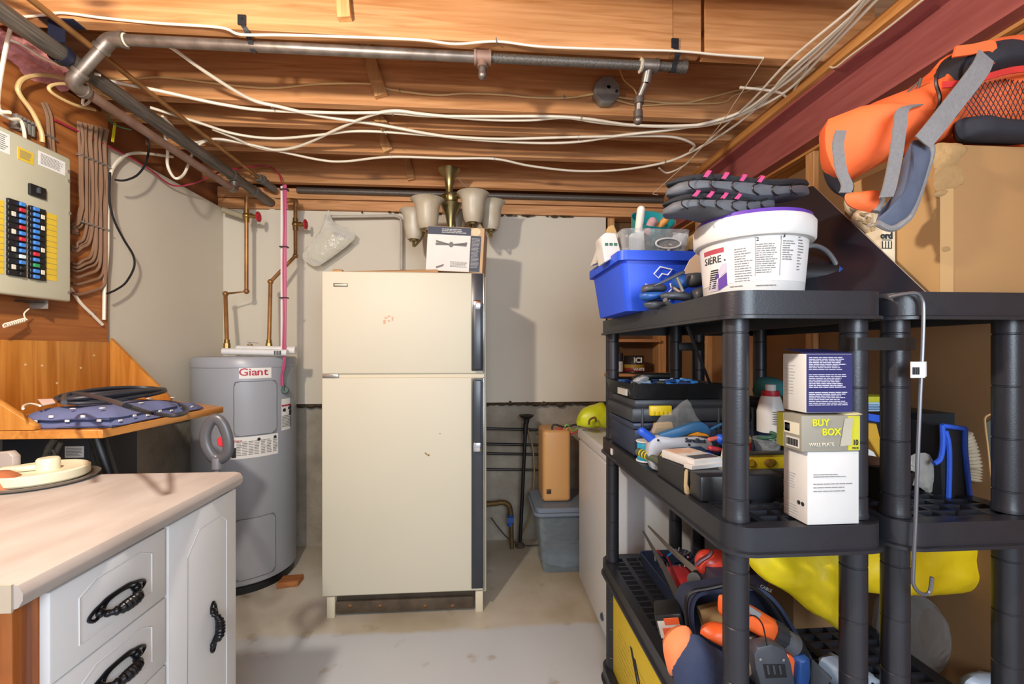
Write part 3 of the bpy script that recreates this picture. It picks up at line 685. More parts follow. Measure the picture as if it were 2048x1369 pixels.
# folded cloth and coiled cord
navy = M('navy_cloth', '5b6389', .9, var=.14, scale=20, bump=.2, bscale=400)
cl_ = thing('folded_cloth', 'folded navy cloth with white flecks lying on the plywood shelf', 'cloth', (-1.14, 1.35, zs))
zc = zs + .003
def flap(x0, x1, y0, y1, z0, z1, rz=0, n=14):
    def f(u, v):
        x = x0 + (x1 - x0) * u; y = y0 + (y1 - y0) * v
        e = min(1, 6 * min(u, 1 - u, v, 1 - v)) ** .5
        return (x + .006 * pnoise((v * 4, u, 1)), y + .006 * pnoise((u * 4, v, 2)), z0 + (z1 - z0) * e + .004 * pnoise((x * 16, y * 16, z1)))
    b = MB(); b.sheet(f, n, n, .004); b.sheet(lambda u, v: f(1 - u, v)[:2] + (z0 + .0005 + .0 * u,), 4, 4, .001); return b
part('lower_fold', flap(-1.225, -1.005, 1.17, 1.56, zc, zc + .026), navy, cl_)
part('upper_fold', flap(-1.235, -1.015, 1.175, 1.44, zc + .02, zc + .044), navy, cl_)
fleck = MB()
for i in range(9):
    for j in range(3):
        x = -1.225 + .03 + j * .075 + (.03 if i % 2 else 0); y = 1.19 + i * .034
        if x > -1.03 or (i * 5 + j * 3) % 4 < 2: continue
        fleck.obox((x, y, zc + .0487 + .004 * pnoise((x * 16, y * 16, zc + .044))), (.010, .007, .0022), R.uniform(-.3, .3), 0)
for i in range(5): fleck.obox((-1.20 + i * .04, 1.174, zc + .018 + (i % 2) * .012), (.010, .003, .006), 0)
for i in range(7): fleck.obox((-1.006, 1.2 + i * .05, zc + .014 + (i % 2) * .006), (.003, .010, .005), 0)
part('white_fleck', fleck, M('white_thread', 'd8d6d2', .8), cl_, 'white woven flecks', kind='stuff')
cl_.location += Vector((.015, .078, 0))
cd = thing('extension_cord', 'black extension cord coiled in flat loops on the navy cloth', 'cord', (-1.15, 1.36, zs + .05))
zq = zs + .066
pts = []
for k in range(84):
    a = k * 2 * PI / 14; lp = k // 14
    pts.append(Vector((-1.135 + (.082 + .006 * math.sin(lp * 2.1)) * math.cos(a + lp * .25), 1.455 + (.155 + .014 * math.cos(lp * 1.7)) * math.sin(a + lp * .25) + .01 * math.sin(lp), zq + .004 * lp * .9 + .004 * math.sin(a * 2 + lp))))
part('coil', MB().tube(pts, .0052, 8, res=4), M('cord_black', '2c2d33', .45), cd)
loop = ats([(128, 806), (132, 790), (165, 789), (215, 800), (258, 814)], Z=zq + .032) + ats([(300, 826), (340, 832), (368, 828), (374, 818), (350, 806), (310, 803), (260, 802)], Z=zs + .03)
part('loose_loop', MB().tube(loop, .0052, 8), MC['cord_black'], cd)
tg = thing('paper_tag', 'pale pink card tag with a cream loop on the navy cloth', 'tag', (-1.22, 1.3, zs + .05))
zt2 = zs + .062
part('card', MB().prism(ats([(75, 800), (105, 799), (112, 808), (85, 812)], Z=zt2), (0, 0, .002)), M('pink_card', 'e3c9bf', .7), tg)
part('loop', MB().tube(ats([(80, 812), (62, 808), (48, 812), (46, 818)], Z=zt2), .003, 6), nm, tg)
# things under the shelf
bx = thing('speaker_box', 'black box with a white paper label under the plywood shelf', 'box', (-1.45, 1.57, .62))
part('cabinet', MB().box((-1.52, 1.50, .62), (-1.257, 1.70, .985), .006), M('black_vinyl', '20232b', .5, var=.15), bx)
a, b_ = at(130, 896, Y=1.499), at(168, 912, Y=1.499)
lb = part('label', MB().box((a.x, 1.4985, b_.z - .006), (b_.x, 1.4995, a.z + .004)), paper, bx, 'white printed label')
part('print', fineprint(MB(), face_frame((a.x, 1.4985, b_.z - .006), (1, 0, 0), (0, 0, 1)), .004, .004, b_.x - a.x - .004, a.z - b_.z + .006, 6, .4), ink, lb)
single('stand_pole', MB().cyl(at(192, 868, Y=1.42), at(222, 960, Y=1.42), .020, n=16).cyl(at(222, 960, Y=1.42), at(330, 1300, Y=1.42), .017, n=14), blk, 'slanting black pole under the plywood shelf in front of the concrete', 'pole')
single('tan_cord_bunch', MB().tube(ats([(110, 878), (96, 900), (92, 925), (88, 945)], Y=1.4), .008, 8).tube(ats([(122, 885), (112, 905), (104, 925), (96, 940)], Y=1.39), .006, 8).tube(ats([(105, 900), (112, 915), (108, 940)], Y=1.38), .003, 6).cyl(at(90, 912, Y=1.39), at(104, 920, Y=1.39), .011, n=10), M('dusty_cord', '5d5749', .7), 'bunch of dusty grey cords tied together below the shelf', 'cords')

# ------------------------------------------------------------------ base cabinet with worktop
enam = M('white_enamel', 'd6d6d4', .35, var=.02, scale=6); crm = M('cream_side', 'd6d0c0', .5, var=.03); stile = wood('oak_stile', 'a9622c', '7c3d14', 'z', .4, knots=False)
cab = thing('base_cabinet', 'white kitchen base cabinet with drawers, a door and ornate dark pulls', 'cabinet', (-.95, .9, 0))
XF = -.664
part('carcass', MB().box((-1.26, .64, .08), (XF, 1.15, .86), .001), crm, cab)
part('plinth', MB().box((-1.26, .66, 0), (XF - .05, 1.14, .08)), M('dark_plinth', '3c2c20', .8), cab)
part('face_frame', MB().box((XF, .63, .08), (XF + .004, 1.152, .862)), stile, cab, 'brown wooden frame showing between the fronts')
part('corner_stile', MB().box((XF - .05, .613, .02), (XF + .006, .64, .862), .002), stile, cab, 'brown wooden corner stile')
part('side_panel', MB().box((-1.26, .60, .02), (XF - .03, .613, .86), .001), crm, cab)
XD0, XD1 = XF + .004, XF + .020
iron2 = M('black_pull', '1b1c1f', .3, .5, var=.15, scale=60)
def pull(y, z, vert, parent):
    t = part('handle', MB().tube([(XD1 + .002, *q) for q in [(y + a * (0 if vert else 1) + b * (1 if vert else 0), z + a * (1 if vert else 0) + b * (0 if vert else 1)) for a, b in ((-.060, 0), (-.050, -.008), (-.036, -.004), (-.024, .010), (0, .013), (.024, .010), (.036, -.004), (.050, -.008), (.060, 0), (.050, .008), (.036, .012), (.020, .016), (-.020, .016), (-.036, .012), (-.050, .008))]], .003, 6, closed=True, res=4), iron2, parent, 'black ornate pull')
    b = MB(); m = 41; pp = []; rr = []
    for i in range(m):
        s_ = -1 + 2 * i / (m - 1); a = s_ * .034; o_ = XD1 + .005 + .017 * (1 - s_ ** 4)
        pp.append((o_, y + (0 if vert else a) - (.006 if vert else 0), z + (a if vert else 0) - (0 if vert else .006)))
        rr.append(.0045 + .0055 * (1 - s_ * s_) + .0012 * math.sin(i * 1.45))
    part('twisted_grip', b.tube(pp, rr, 10, smooth=False), iron2, t)
    for e in (-1, 1):
        c = (XD1 + .004, y + (0 if vert else e * .040) - (.004 if vert else 0), z + (e * .040 if vert else 0))
        part('foot', MB().ball(c, (.007, .008, .008), 8, 6), iron2, t)
def bead(pts, parent): part('routed_line', MB().tube([(XD1 + .0002, y, z) for y, z in pts], .0014, 6, smooth=False, closed=True), enam, parent)
zz = [(.857, .716), (.713, .578), (.575, .43), (.427, .09)]
for i, (z1, z0) in enumerate(zz):
    d = part('drawer', MB().box((XD0, .652, z0), (XD1, .894, z1), .003), enam, cab)
    h = z1 - z0; ya, yb2 = .70, .855
    bead([(ya, z0 + .03), (yb2, z0 + .03), (yb2, z1 - .035), (yb2 - .03, z1 - .02), (ya + .03, z1 - .02), (ya, z1 - .035)], d)
    pull(.775, {0: .777, 1: .652, 2: .5, 3: .26}[i], False, d)
d = part('door', MB().box((XD0, .902, .09), (XD1, 1.153, .857), .003), enam, cab)
bead([(.960, .13), (1.108, .13), (1.108, .79), (1.085, .81), (1.0, .81), (.960, .765)], d)
pull(1.05, .554, True, d)
part('hinge', MB().box((XD1 - .012, 1.153, .80), (XD1 - .004, 1.158, .835), .001), iron2, d)
lam = M('pink_laminate', 'a0968e', .4, scale=7, hex2='b4aca5', thr=(.3, .7))
lam.node_tree.nodes['Mapping'].inputs['Scale'].default_value = (2.2, .8, 1)
cab.location.y += .05
xt = -.628; prof = [(-1.27, .862), (xt - .018, .862), (xt - .006, .866), (xt, .876), (xt, .886), (xt - .007, .897), (xt - .020, .9), (-1.27, .9)]
wt = single('worktop', MB().prism([(x, .597, z) for x, z in prof], (0, .558, 0)), lam, 'mottled pinkish laminate worktop with a rounded front edge', 'worktop', smooth=40)
o = place('end_strip', to_mesh('end_strip', MB().box((-1.27, .594, .861), (xt - .012, .597, .8995)), WM[wt].inverted(), False), M('end_laminate', 'b5a894', .5), wt)
wt.location.y += .05
single('particle_board_strip', MB().box((-1.12, 1.21, .86), (-.87, 1.235, .893)), M('particle_board', '6f4a34', .9, var=.3, scale=60), 'brown particle-board strip behind the worktop', 'board')
bs = thing('backsplash_offcut', 'pinkish laminate offcut standing on edge at the left of the worktop', 'board', (-1.25, 1.1, .9))
part('board', MB().prism([(-1.30, 1.20, .901), (-1.168, 1.20, .901), (-1.168, 1.20, .955), (-1.18, 1.20, .968), (-1.34, 1.20, .955), (-1.34, 1.20, .901)], (0, -.02, 0), .002), lam, bs)
part('end_block', MB().tube([(-1.36, 1.06, .905), (-1.30, 1.06, .945), (-1.245, 1.07, .93), (-1.20, 1.09, .903)], .03, 10, flat=(.5, 1)), M('pale_pink', 'cdbdb8', .5), bs)
# tray with a cream lid, terracotta dish
ct = at(78, 962, Z=.902); ct.z = .9
single('metal_tray', MB().lathe([(0, .001), (.10, .001), (.108, .005), (.112, .011), (.109, .011), (.104, .006), (0, .004)], ct, 36), M('dull_tin', '9a948a', .35, .7), 'round tin tray under the cream lid on the worktop', 'tray')
ld = thing('jar_cover', 'round cream plastic lid with a raised knob lying on the tray', 'lid', ct + Vector((0, 0, .0075)))
crp = M('cream_plastic', 'd6d0b4', .4, var=.02)
part('disc', MB().lathe([(0, .008), (.088, .008), (.092, .012), (.092, .030), (.088, .033), (.078, .028), (0, .026)], ct, 40), crp, ld)
part('rib', MB().obox(ct + Vector((-.03, 0, .034)), (.09, .030, .014), .5, .006, 2), crp, ld)
part('knob', MB().lathe([(.022, .026), (.022, .052), (.019, .056), (0, .056)], ct + Vector((.012, .01, 0)), 20), crp, ld)
td = at(-14, 980, Z=.902); td.z = .9
single('terracotta_dish', MB().lathe([(.052, 0), (.055, .006), (.046, .026), (.028, .040), (0, .044)], td, 28), M('terracotta', 'a8643e', .7, var=.15, scale=30), 'upturned terracotta dish at the left edge of the worktop', 'dish')
# red trigger handle of a tool standing behind the worktop
hd = thing('grass_trimmer', 'grey tool with a D-shaped handle and red trigger standing behind the worktop', 'tool', (at(433, 930, Y=1.265).x, 1.265, 0))
YH = 1.265
hp = ats([(432, 838), (446, 850), (456, 880), (455, 905), (442, 919), (427, 916), (413, 893), (411, 868), (420, 846)], Y=YH)
part('grip', MB().tube(hp, .0105, 12, closed=True, flat=(1.4, 1)), M('dark_grey_grip', '4a4a4d', .35), hd)
part('trigger', MB().prism(ats([(432, 880), (441, 873), (444, 882), (444, 896), (436, 893)], Y=YH - .006), (0, .012, 0), .002), M('red_plastic', 'b02430', .35), hd)
p0 = at(435, 916, Y=YH)
part('shaft', MB().cyl(p0, (p0.x, YH, .0), .010, n=14).cyl(p0, p0 - Vector((0, 0, .03)), .014, n=14), M('grey_tube', '77767a', .4, .3), hd)

# ================================================================== water heater
cx, cy, rr = -1.279, 2.487, .247
ht = thing('water_heater', 'tall grey cylindrical electric water heater in the back left corner', 'water heater', (cx, cy, 0))
gry = M('heater_grey', '9c9fa5', .35, var=.03, scale=4)
zT = 1.19
part('tank', MB().lathe([(rr - .02, .035), (rr, .05), (rr, zT - .055), (rr + .003, zT - .052), (rr + .003, zT - .012), (rr - .006, zT), (rr - .03, zT + .002), (0, zT + .008)], (cx, cy, 0), 64), gry, ht)
part('base', MB().lathe([(rr - .012, .0), (rr - .012, .036)], (cx, cy, 0), 48), blk, ht)
def wrap(z0, z1, a0, a1, d, n=14, r0=None, corner=.0):
    """a curved plate on the tank between two angles (0 faces the camera side)"""
    b = MB(); r0 = r0 or rr
    vs = []; fs = []
    for i in range(n + 1):
        a = a0 + (a1 - a0) * i / n; e = min(i, n - i) / n
        inset = corner * max(0, 1 - e * n / 1.6) if corner else 0
        for q, r in ((z0 + inset, r0 - .004), (z0 + inset, r0 + d), (z1 - inset, r0 + d), (z1 - inset, r0 - .004)):
            vs.append((cx + r * math.sin(a), cy - r * math.cos(a), q))
    for i in range(n):
        for k in range(4): l = (k + 1) % 4; fs.append([4 * i + k, 4 * i + l, 4 * i + 4 + l, 4 * i + 4 + k])
    fs += [[3, 2, 1, 0], [4 * n, 4 * n + 1, 4 * n + 2, 4 * n + 3]]
    return b.add(vs, fs)
def wz(py): return CZ - (py - 703) / F * (cy - rr * .93) / 1.040
def wa(px):
    return min((abs(px - proj(Vector((cx + rr * math.sin(a), cy - rr * math.cos(a), 1)))[0]), a) for a in [k * .01 for k in range(-110, 145)])[1]
for t0, t1 in (((469, 764), (552, 872)), ((469, 1040), (549, 1160))):
    part('access_panel', wrap(wz(t1[1]), wz(t0[1]), wa(t0[0]), wa(t1[0]), .006, 16, corner=.022), gry, ht)
def wpt(px, py, d): a = wa(px); return Vector((cx + (rr + d) * math.sin(a), cy - (rr + d) * math.cos(a), wz(py)))
seam = M('heater_seam', '6f7278', .4)
for x0_, y0_, x1_, y1_ in ((469, 764, 552, 872), (469, 1040, 549, 1160)):
    k_ = 7; lp = [(x0_ + k_, y0_), (x1_ - k_, y0_), (x1_, y0_ + k_), (x1_, (y0_ + y1_) / 2), (x1_, y1_ - k_), (x1_ - k_, y1_)] + [(x1_ - k_ - (x1_ - x0_ - 2 * k_) * t / 4, y1_) for t in (1, 2, 3, 4)] + [(x0_, y1_ - k_), (x0_, (y0_ + y1_) / 2), (x0_, y0_ + k_)]
    lp = [(x0_ + k_ + (x1_ - x0_ - 2 * k_) * t / 4, y0_) for t in (1, 2, 3)] + lp[1:] + [lp[0]]
    part('panel_seam', MB().tube([wpt(a, b_, .0045) for a, b_ in lp], .0022, 6, closed=True, res=2), seam, ht)
lab = part('brand_label', wrap(wz(758), wz(733), wa(478), wa(543), .0008, 8), paper, ht, 'white name label with red lettering')
def wface(px, py, d=.0012):
    a = wa(px); n = Vector((math.sin(a), -math.cos(a), 0)); return Vector((cx, cy, wz(py))) + n * (rr + d), Vector((math.cos(a), math.sin(a), 0)), n
crimson = M('crimson_print', 'b3283c', .5, var=0)
for ch, px in zip('Giant', (487, 499.5, 509, 520, 531.5)):
    o_, r_, n_ = wface(px, 745.5); text('lettering', ch, crimson, lab, o_, r_, (0, 0, 1), .052, sx=1.15, bold=.0008)
lab = part('rating_label', wrap(wz(918), wz(875), wa(461), wa(556), .0008, 10), paper, ht, 'large white rating label')
fp = MB()
for px in range(466, 552, 12):
    if px == 466: continue
    o_, r_, n_ = wface(px, 905); fr = face_frame(o_ - r_ * .011, r_, (0, 0, 1)); fineprint(fp, fr, 0, -.018, .024, .055, 9, .4, .0006)
part('print', fp, ink, lab)
o_, r_, n_ = wface(474, 882); text('lettering', 'Giant', crimson, lab, o_, r_, (0, 0, 1), .018, bold=.0003)
o_, r_, n_ = wface(467, 905); part('barcode', MB().obox(o_, (.02, .001, .05), Matrix.Rotation(wa(467), 4, 'Z')), inkb, lab)
for px in (518, 550):
    o_, r_, n_ = wface(px, 882, .001); part('mark', MB().lathe([(.004, 0), (.008, 0), (.008, .001), (.004, .001)], o_, 14, n_), inkb, lab)
lab = part('warning_label', wrap(wz(872), wz(805), wa(563), wa(599.5), .0008, 8), paper, ht, 'white warning label with small pictures')
fp = MB(); rp = MB(); pp_ = MB()
for px in (567, 572, 577, 582, 588, 593, 597):
    o_, r_, n_ = wface(px, 852); fr = face_frame(o_ - r_ * .012, r_, (0, 0, 1)); fineprint(fp, fr, 0, -.035, .022, .03, 8, .4, .0006)
    o_, r_, n_ = wface(px, 820); decal(rp, face_frame(o_ - r_ * .012, r_, (0, 0, 1)), 0, -.003, .018, .006, .0006)
for px, py in ((568, 829), (578, 826), (585, 838), (591, 825), (597, 833)):
    o_, r_, n_ = wface(px, py); pp_.prism([o_ + r_ * a + Vector((0, 0, b)) for a, b in ((-.012, -.006), (.008, -.010), (.012, .004), (.002, .010), (-.009, .006))], n_ * .0007)
part('print', fp, ink, lab); part('red_banner', rp, crimson, lab); part('pictogram', pp_, inkb, lab)
# wedge, pipes, valves
single('wood_wedge', MB().prism([(-1.04, 2.31, 0), (-.94, 2.33, 0), (-.94, 2.40, 0), (-1.04, 2.39, 0)], (0, 0, .03), .002), wood('wedge', 'b5753e', '8a5026', 'x'), 'small wooden wedge on the floor beside the heater', 'wedge')
def water_line(name, label, px, r=.0105):
    t = thing(name, label, 'pipe', at(px[-1][0], px[-1][1], Y=px[-1][2]))
    P = [at(a, b, Y=y) for a, b, y in px]
    part('pipe', MB().tube(P, r, 12, smooth=False), copper, t)
    for p in P[1:-1]: part('elbow', MB().ball(p, r * 1.45, 12, 8), copper, t)
    part('union', MB().cyl(P[-1] + Vector((0, 0, .018)), P[-1] - Vector((0, 0, .012)), .017, n=8).cyl(P[-1] + Vector((0, 0, .038)), P[-1] + Vector((0, 0, .018)), .0135, n=12), M('brass', '9a7a45', .35, .8), t)
    return t, P
brass = M('brass', '9a7a45', .35, .8)
def valve(t, P, py, redpx):
    y = P[0].y; c = Vector((P[0].x, y, at(500, py, Y=y).z)); e = at(redpx, py + 2, Y=y)
    v = part('valve', MB().cyl(c + Vector((0, 0, .035)), c - Vector((0, 0, .035)), .015, n=12).ball(c, .02, 12, 8).cyl(c, e - Vector((.012, 0, 0)), .011, n=10).cyl(c + Vector((.022, 0, 0)), c + Vector((.034, 0, 0)), .015, n=6), brass, t)
    part('hand_wheel', MB().tube([(e.x, e.y + .024 * math.cos(k * PI / 6), e.z + .024 * math.sin(k * PI / 6)) for k in range(12)], .0055, 6, closed=True, res=2).cyl(e - Vector((.012, 0, 0)), e + Vector((.004, 0, 0)), .008, n=8).box((e.x - .003, e.y - .022, e.z - .004), (e.x + .003, e.y + .022, e.z + .004)).box((e.x - .003, e.y - .004, e.z - .022), (e.x + .003, e.y + .004, e.z + .022)), M('valve_red', 'b0202e', .4), v, 'red hand wheel')
t, P = water_line('water_pipe', 'copper pipe with red valve, the left one rising from the heater', [(493, 392, 2.55), (493, 583, 2.55), (451, 588, 2.50), (454, 694, 2.43)])
valve(t, P, 432, 517)
t, P = water_line('water_pipe', 'copper pipe with a diagonal jog and red valve, right of the other', [(591, 408, 2.60), (591, 512, 2.60), (541, 564, 2.52), (538, 694, 2.45)])
valve(t, P, 447, 611)
part('side_elbow', MB().tube(ats([(566, 402), (590, 402), (591, 415)], Y=2.60), .014, 12), copper, t)
single('lead_sleeve', MB().cyl(at(446, 420, Y=2.66), at(488, 434, Y=2.66), .017, n=12), M('dusty_sleeve', 'a3957a', .8), 'dusty pale pipe sleeve beneath the plate in the left back corner', 'pipe')
# pink leads in a white channel with an electrode
pk = thing('pink_leads', 'pink twin leads strapped to a white channel, hanging over the heater', 'cable', at(567, 560, Y=2.35))
YP = 2.365
pink = M('pink_lead', 'b8446f', .4, var=.08)
part('channel', MB().box(at(561, 372, Y=YP + .012), at(567, 704, Y=YP + .018), .001), white_pl, pk, 'white channel')
for dx in (566.5, 569.5, 572):
    part('lead', MB().tube(ats([(dx, 370), (dx + .6, 450), (dx - .6, 540), (dx + .4, 640), (dx - 1, 706), (dx + 1 , 722), (dx - 4, 752), (dx - 4, 772)], Y=YP) if dx < 571 else ats([(dx, 370), (dx, 460), (dx, 560), (dx - 1, 704)], Y=YP), .0036, 7), pink, pk)
for py in (379, 494, 596, 705):
    p = at(567, py, Y=YP); part('tie', MB().box((p.x - .019, YP - .007, p.z - .003), (p.x + .021, YP + .019, p.z + .003)), blk, pk)
p = at(568, 781, Y=2.385); part('thermostat_tip', MB().lathe([(.0, .0), (.018, .002), (.021, .008), (.016, .016), (0, .018)], p + Vector((0, .016, 0)), 14, (.2, -1, 0)).cyl(at(567, 768, Y=2.37), at(567, 780, Y=2.375), .005, n=8), M('green_grey', '56665f', .6), pk)
# papers and relief valve on the heater
rl = thing('paper_roll', 'rolled white instruction papers lying across the heater top', 'papers', (cx, cy - .12, zT + .004))
part('roll', MB().cyl(at(446, 703, Y=2.35), at(575, 706, Y=2.35), .017, n=14), M('white_paper', 'dcdcda', .6, var=.06, scale=40), rl)
part('plastic_tube', MB().cyl(at(475, 699, Y=2.39), at(592, 701, Y=2.39), .021, n=14), M('milky_plastic', 'e3e2dd', .4), rl)
bc = MB()
for i in range(5):
    p = at(549 + i * 3, 706, Y=2.331); bc.obox(p, (.004, .002, .02))
part('bar_print', bc, inkb, rl)
rv = thing('relief_valve', 'small brass relief valve with a lever on top of the heater', 'valve', at(500, 703, Y=2.45))
p = at(500, 694, Y=2.45)
part('body', MB().cyl(p - Vector((0, 0, .03)), p + Vector((0, 0, .012)), .014, n=8).ball(p, .017, 10, 6), brass, rv)
part('lever', MB().obox(p + Vector((.015, 0, .022)), (.05, .014, .004), Matrix.Rotation(.1, 4, 'Y')), steelc, rv)

# ================================================================== refrigerator
fx0, fx1 = at(643, 700, Y=2.03).x, at(968, 700, Y=2.03).x
fz1 = at(800, 544, Y=2.03).z
alm = M('almond_enamel', 'c9c3ae', .5, var=.02, scale=3, spec=.35)
alm2 = M('almond_side', 'cbc1a8', .5, var=.03, scale=4)
fr_ = thing('refrigerator', 'almond-coloured two-door refrigerator with black side handles against the back wall', 'refrigerator', ((fx0 + fx1) / 2, 2.36, 0))
zm = at(800, 752, Y=2.03).z; zl = at(800, 1189, Y=2.03).z
part('body', MB().box((fx0 + .004, 2.10, .06), (fx1 + .012, 2.70, fz1 - .006), .006), alm2, fr_)
part('gasket', MB().box((fx0 + .012, 2.082, zl + .01), (fx1 - .004, 2.102, fz1 - .012)), M('gasket', '6f6a5c', .7), fr_)
for nm_, z0, z1, ztop, zbot in (('freezer_door', zm + .008, fz1, None, None), ('fridge_door', zl, zm - .008, None, None)):
    d = part(nm_, MB().box((fx0, 2.03, z0), (fx1, 2.084, z1), .007, 3), alm, fr_)
    hx0, hx1 = at(943, 700, Y=2.03).x, at(966, 700, Y=2.03).x
    part('handle_strip', MB().box((hx0, 2.024, z0 + .014), (hx1, 2.031, z1 - .004), .002), M('handle_black', '2e3238', .3, var=.08), d, 'black vertical handle strip')
    part('trim_edge', MB().box((hx1, 2.020, z0 + .006), (hx1 + .007, 2.04, z1 - .004), .002), M('chrome_trim', '9a968c', .25, .8), d)
    if nm_ == 'freezer_door':
        za, zb2 = at(950, 612, Y=2.02).z, z0 + .02
    else:
        za, zb2 = z1 - .01, at(950, 893, Y=2.02).z
    part('handle', MB().box((hx0 + .006, 1.992, min(za, zb2)), (hx1 - .006, 2.012, max(za, zb2)), .006, 3).box((hx0 + .01, 2.01, min(za, zb2) + .01), (hx1 - .01, 2.026, min(za, zb2) + .04)).box((hx0 + .01, 2.01, max(za, zb2) - .04), (hx1 - .01, 2.026, max(za, zb2) - .01)), MC['handle_black'], d)
    zc_ = za if nm_ == 'freezer_door' else zb2
    part('chrome_tip', MB().box((hx0 + .008, 1.989, zc_ - .02), (hx1 - .008, 2.012, zc_ + .022), .005, 2), M('chrome', 'c9c9c9', .15, 1), d, 'chrome handle tip')
a, b_ = at(667, 567, Y=2.03), at(696, 574, Y=2.03)
bd = part('badge', MB().box((a.x, 2.0265, b_.z), (b_.x, 2.031, a.z), .001), M('badge_grey', '6e6a5e', .4, .4), fr_, 'small silver badge')
part('badge_strip', MB().box((a.x + .006, 2.0255, b_.z + .005), (b_.x - .006, 2.027, a.z - .005)), M('badge_pale', 'c6c0ac', .4, .3), bd)
part('hinge', MB().box((fx0 + .004, 2.026, zm - .008), (fx0 + .075, 2.06, zm + .008), .002).cyl((fx0 + .05, 2.022, zm), (fx0 + .05, 2.03, zm), .006, n=8), steelc, fr_)
part('middle_rail', MB().box((fx0 + .07, 2.04, zm - .009), (fx1, 2.07, zm + .009)), alm2, fr_)
rs_ = MB()
for px, py in ((772, 636), (778, 633), (785, 638), (769, 644), (778, 642)):
    p = at(px, py, Y=2.0295); rs_.obox(p, (R.uniform(.006, .014), .0008, R.uniform(.006, .02)))
part('sticker_residue', rs_, M('pink_residue', 'cf9c80', .7), fr_, 'pinkish sticker residue')
rs_ = MB()
for px, py in ((853, 909), (857, 911), (851, 907), (948, 1175), (880, 868)):
    p = at(px, py, Y=2.0295); rs_.obox(p, (R.uniform(.004, .010), .0008, R.uniform(.003, .008)), Matrix.Rotation(.5, 4, 'Y'))
part('chip', rs_, M('brown_chip', '8b6a3a', .7), fr_)
gz0, gz1 = .012, zl - .012
part('toe_grille', MB().box((fx0 + .03, 2.05, gz0), (fx1 - .05, 2.065, gz0 + .055), .004).box((fx0 + .03, 2.07, gz0 + .05), (fx1 - .02, 2.10, gz1)), M('grimy_steel', '55483a', .7, .3, var=.35, scale=18), fr_, 'rusty exposed toe space')
for x in (fx0 + .02, fx1 - .04):
    part('foot', MB().box((x, 2.04, 0), (x + .035, 2.10, gz1 + .005), .002), alm2, fr_)
for px in (700, 760, 850, 905):
    p = at(px, 1212, Y=2.05); part('bolt', MB().ball(p, (.012, .008, .008), 8, 5), M('rusty_bolt', '7b5a3a', .7, .4), fr_)
zf = fz1 - .006
# on top of the refrigerator
single('weathered_board', MB().box((at(708, 540, Y=2.11).x, 2.10, zf), (at(960, 540, Y=2.11).x, 2.16, zf + .014), .003), M('dark_slat_wood', '5f4a3a', .8, var=.35, scale=20, stretch=(1, 8, 8)), 'thin dark weathered slat lying on the refrigerator top', 'board')
a, b_ = at(645, 534, Y=2.14), at(850, 526, Y=2.22)
single('wood_stick', MB().prism([(fx0 + .01, 2.17, zf), (fx0 + .01, 2.20, zf), (fx0 + .01, 2.20, zf + .03), (fx0 + .01, 2.17, zf + .03)], (.50, .02, .02), .004).box((fx0, 2.165, zf), (fx0 + .05, 2.205, zf + .04), .008), wood('stick', 'bf8c4e', '94612e', 'x'), 'long wooden stick with blunt ends lying on the refrigerator at left', 'stick')
fb = thing('fan_box', 'white and navy ceiling-fan carton tilted on top of the refrigerator', 'box', (at(905, 530, Y=2.2).x, 2.24, zf + .015), 0)
T = Matrix.Translation((at(912, 530, Y=2.24).x, 2.27, zf + .030)) @ Matrix.Rotation(-.10, 4, 'Z') @ Matrix.Rotation(.055, 4, 'Y')
WB, DB, HB = .285, .17, .232
wht = M('white_carton', 'dcd8d0', .6, var=.05, scale=12); nvy = M('navy_print', '2a3146', .55, var=.05); tanc = M('tan_carton', 'c8a47c', .75, var=.06, scale=10)
fb2 = part('carton', MB().box((-WB / 2, -DB / 2, .008), (WB / 2, DB / 2, HB), .003, 2, T), tanc, fb)
P3 = lambda x, z, e=0.0: T @ Vector((x, -DB / 2 - e, z))
def fpatch(x0, z0, x1, z1, e=.0012): return MB().prism([P3(x0, z0), P3(x1, z0), P3(x1, z1), P3(x0, z1)], P3(0, 0, e) - P3(0, 0))
part('front_print', fpatch(-WB / 2 + .002, .01, .075, .19), wht, fb2); part('header', fpatch(-WB / 2 + .002, .19, .075, .229), nvy, fb2); part('side_strip', fpatch(.076, .012, .128, .19), nvy, fb2)
fan = MB()
cfan = (-.02, .142)
for an in (.12, 2.85, 3.35, -.25, 1.4):
    L = .08 if an != 1.4 else .02; c_, s_ = math.cos(an), math.sin(an) * .35
    a0 = (cfan[0] + c_ * .012, cfan[1] + s_ * .012); a1 = (cfan[0] + c_ * L, cfan[1] + s_ * L + .006)
    fan.prism([P3(a0[0], a0[1] - .003, .0012), P3(a1[0], a1[1] - .006, .0012), P3(a1[0], a1[1] + .006, .0012), P3(a0[0], a0[1] + .003, .0012)], P3(0, 0, .001) - P3(0, 0))
fan.prism([P3(cfan[0] + .012 * math.cos(k * PI / 5), cfan[1] + .014 * math.sin(k * PI / 5), .0014) for k in range(10)], P3(0, 0, .001) - P3(0, 0))
fan.prism([P3(-.09, .02, .0012), P3(-.055, .032, .0012), P3(-.05, .044, .0012), P3(-.09, .03, .0012)], P3(0, 0, .001) - P3(0, 0))
part('fan_picture', fan, M('fan_grey', '6f6a66', .6), fb2)
fr2 = (P3(0, 0, .0012), (P3(1, 0) - P3(0, 0)).normalized(), (P3(0, 1) - P3(0, 0)).normalized(), None)
fr2 = (fr2[0], fr2[1], fr2[2], fr2[1].cross(fr2[2]))
part('fine_print', fineprint(MB(), fr2, .082, .03, .124, .18, 22, .35), M('pale_print', 'b9b6b0', .7), fb2); part('title_print', fineprint(MB(), fr2, -.07, .198, .06, .222, 3, .5), M('pale_print', 'b9b6b0', .7), fb2)
part('grey_print', fineprint(MB(), fr2, -.02, .03, .07, .06, 5, .4), ink, fb2)
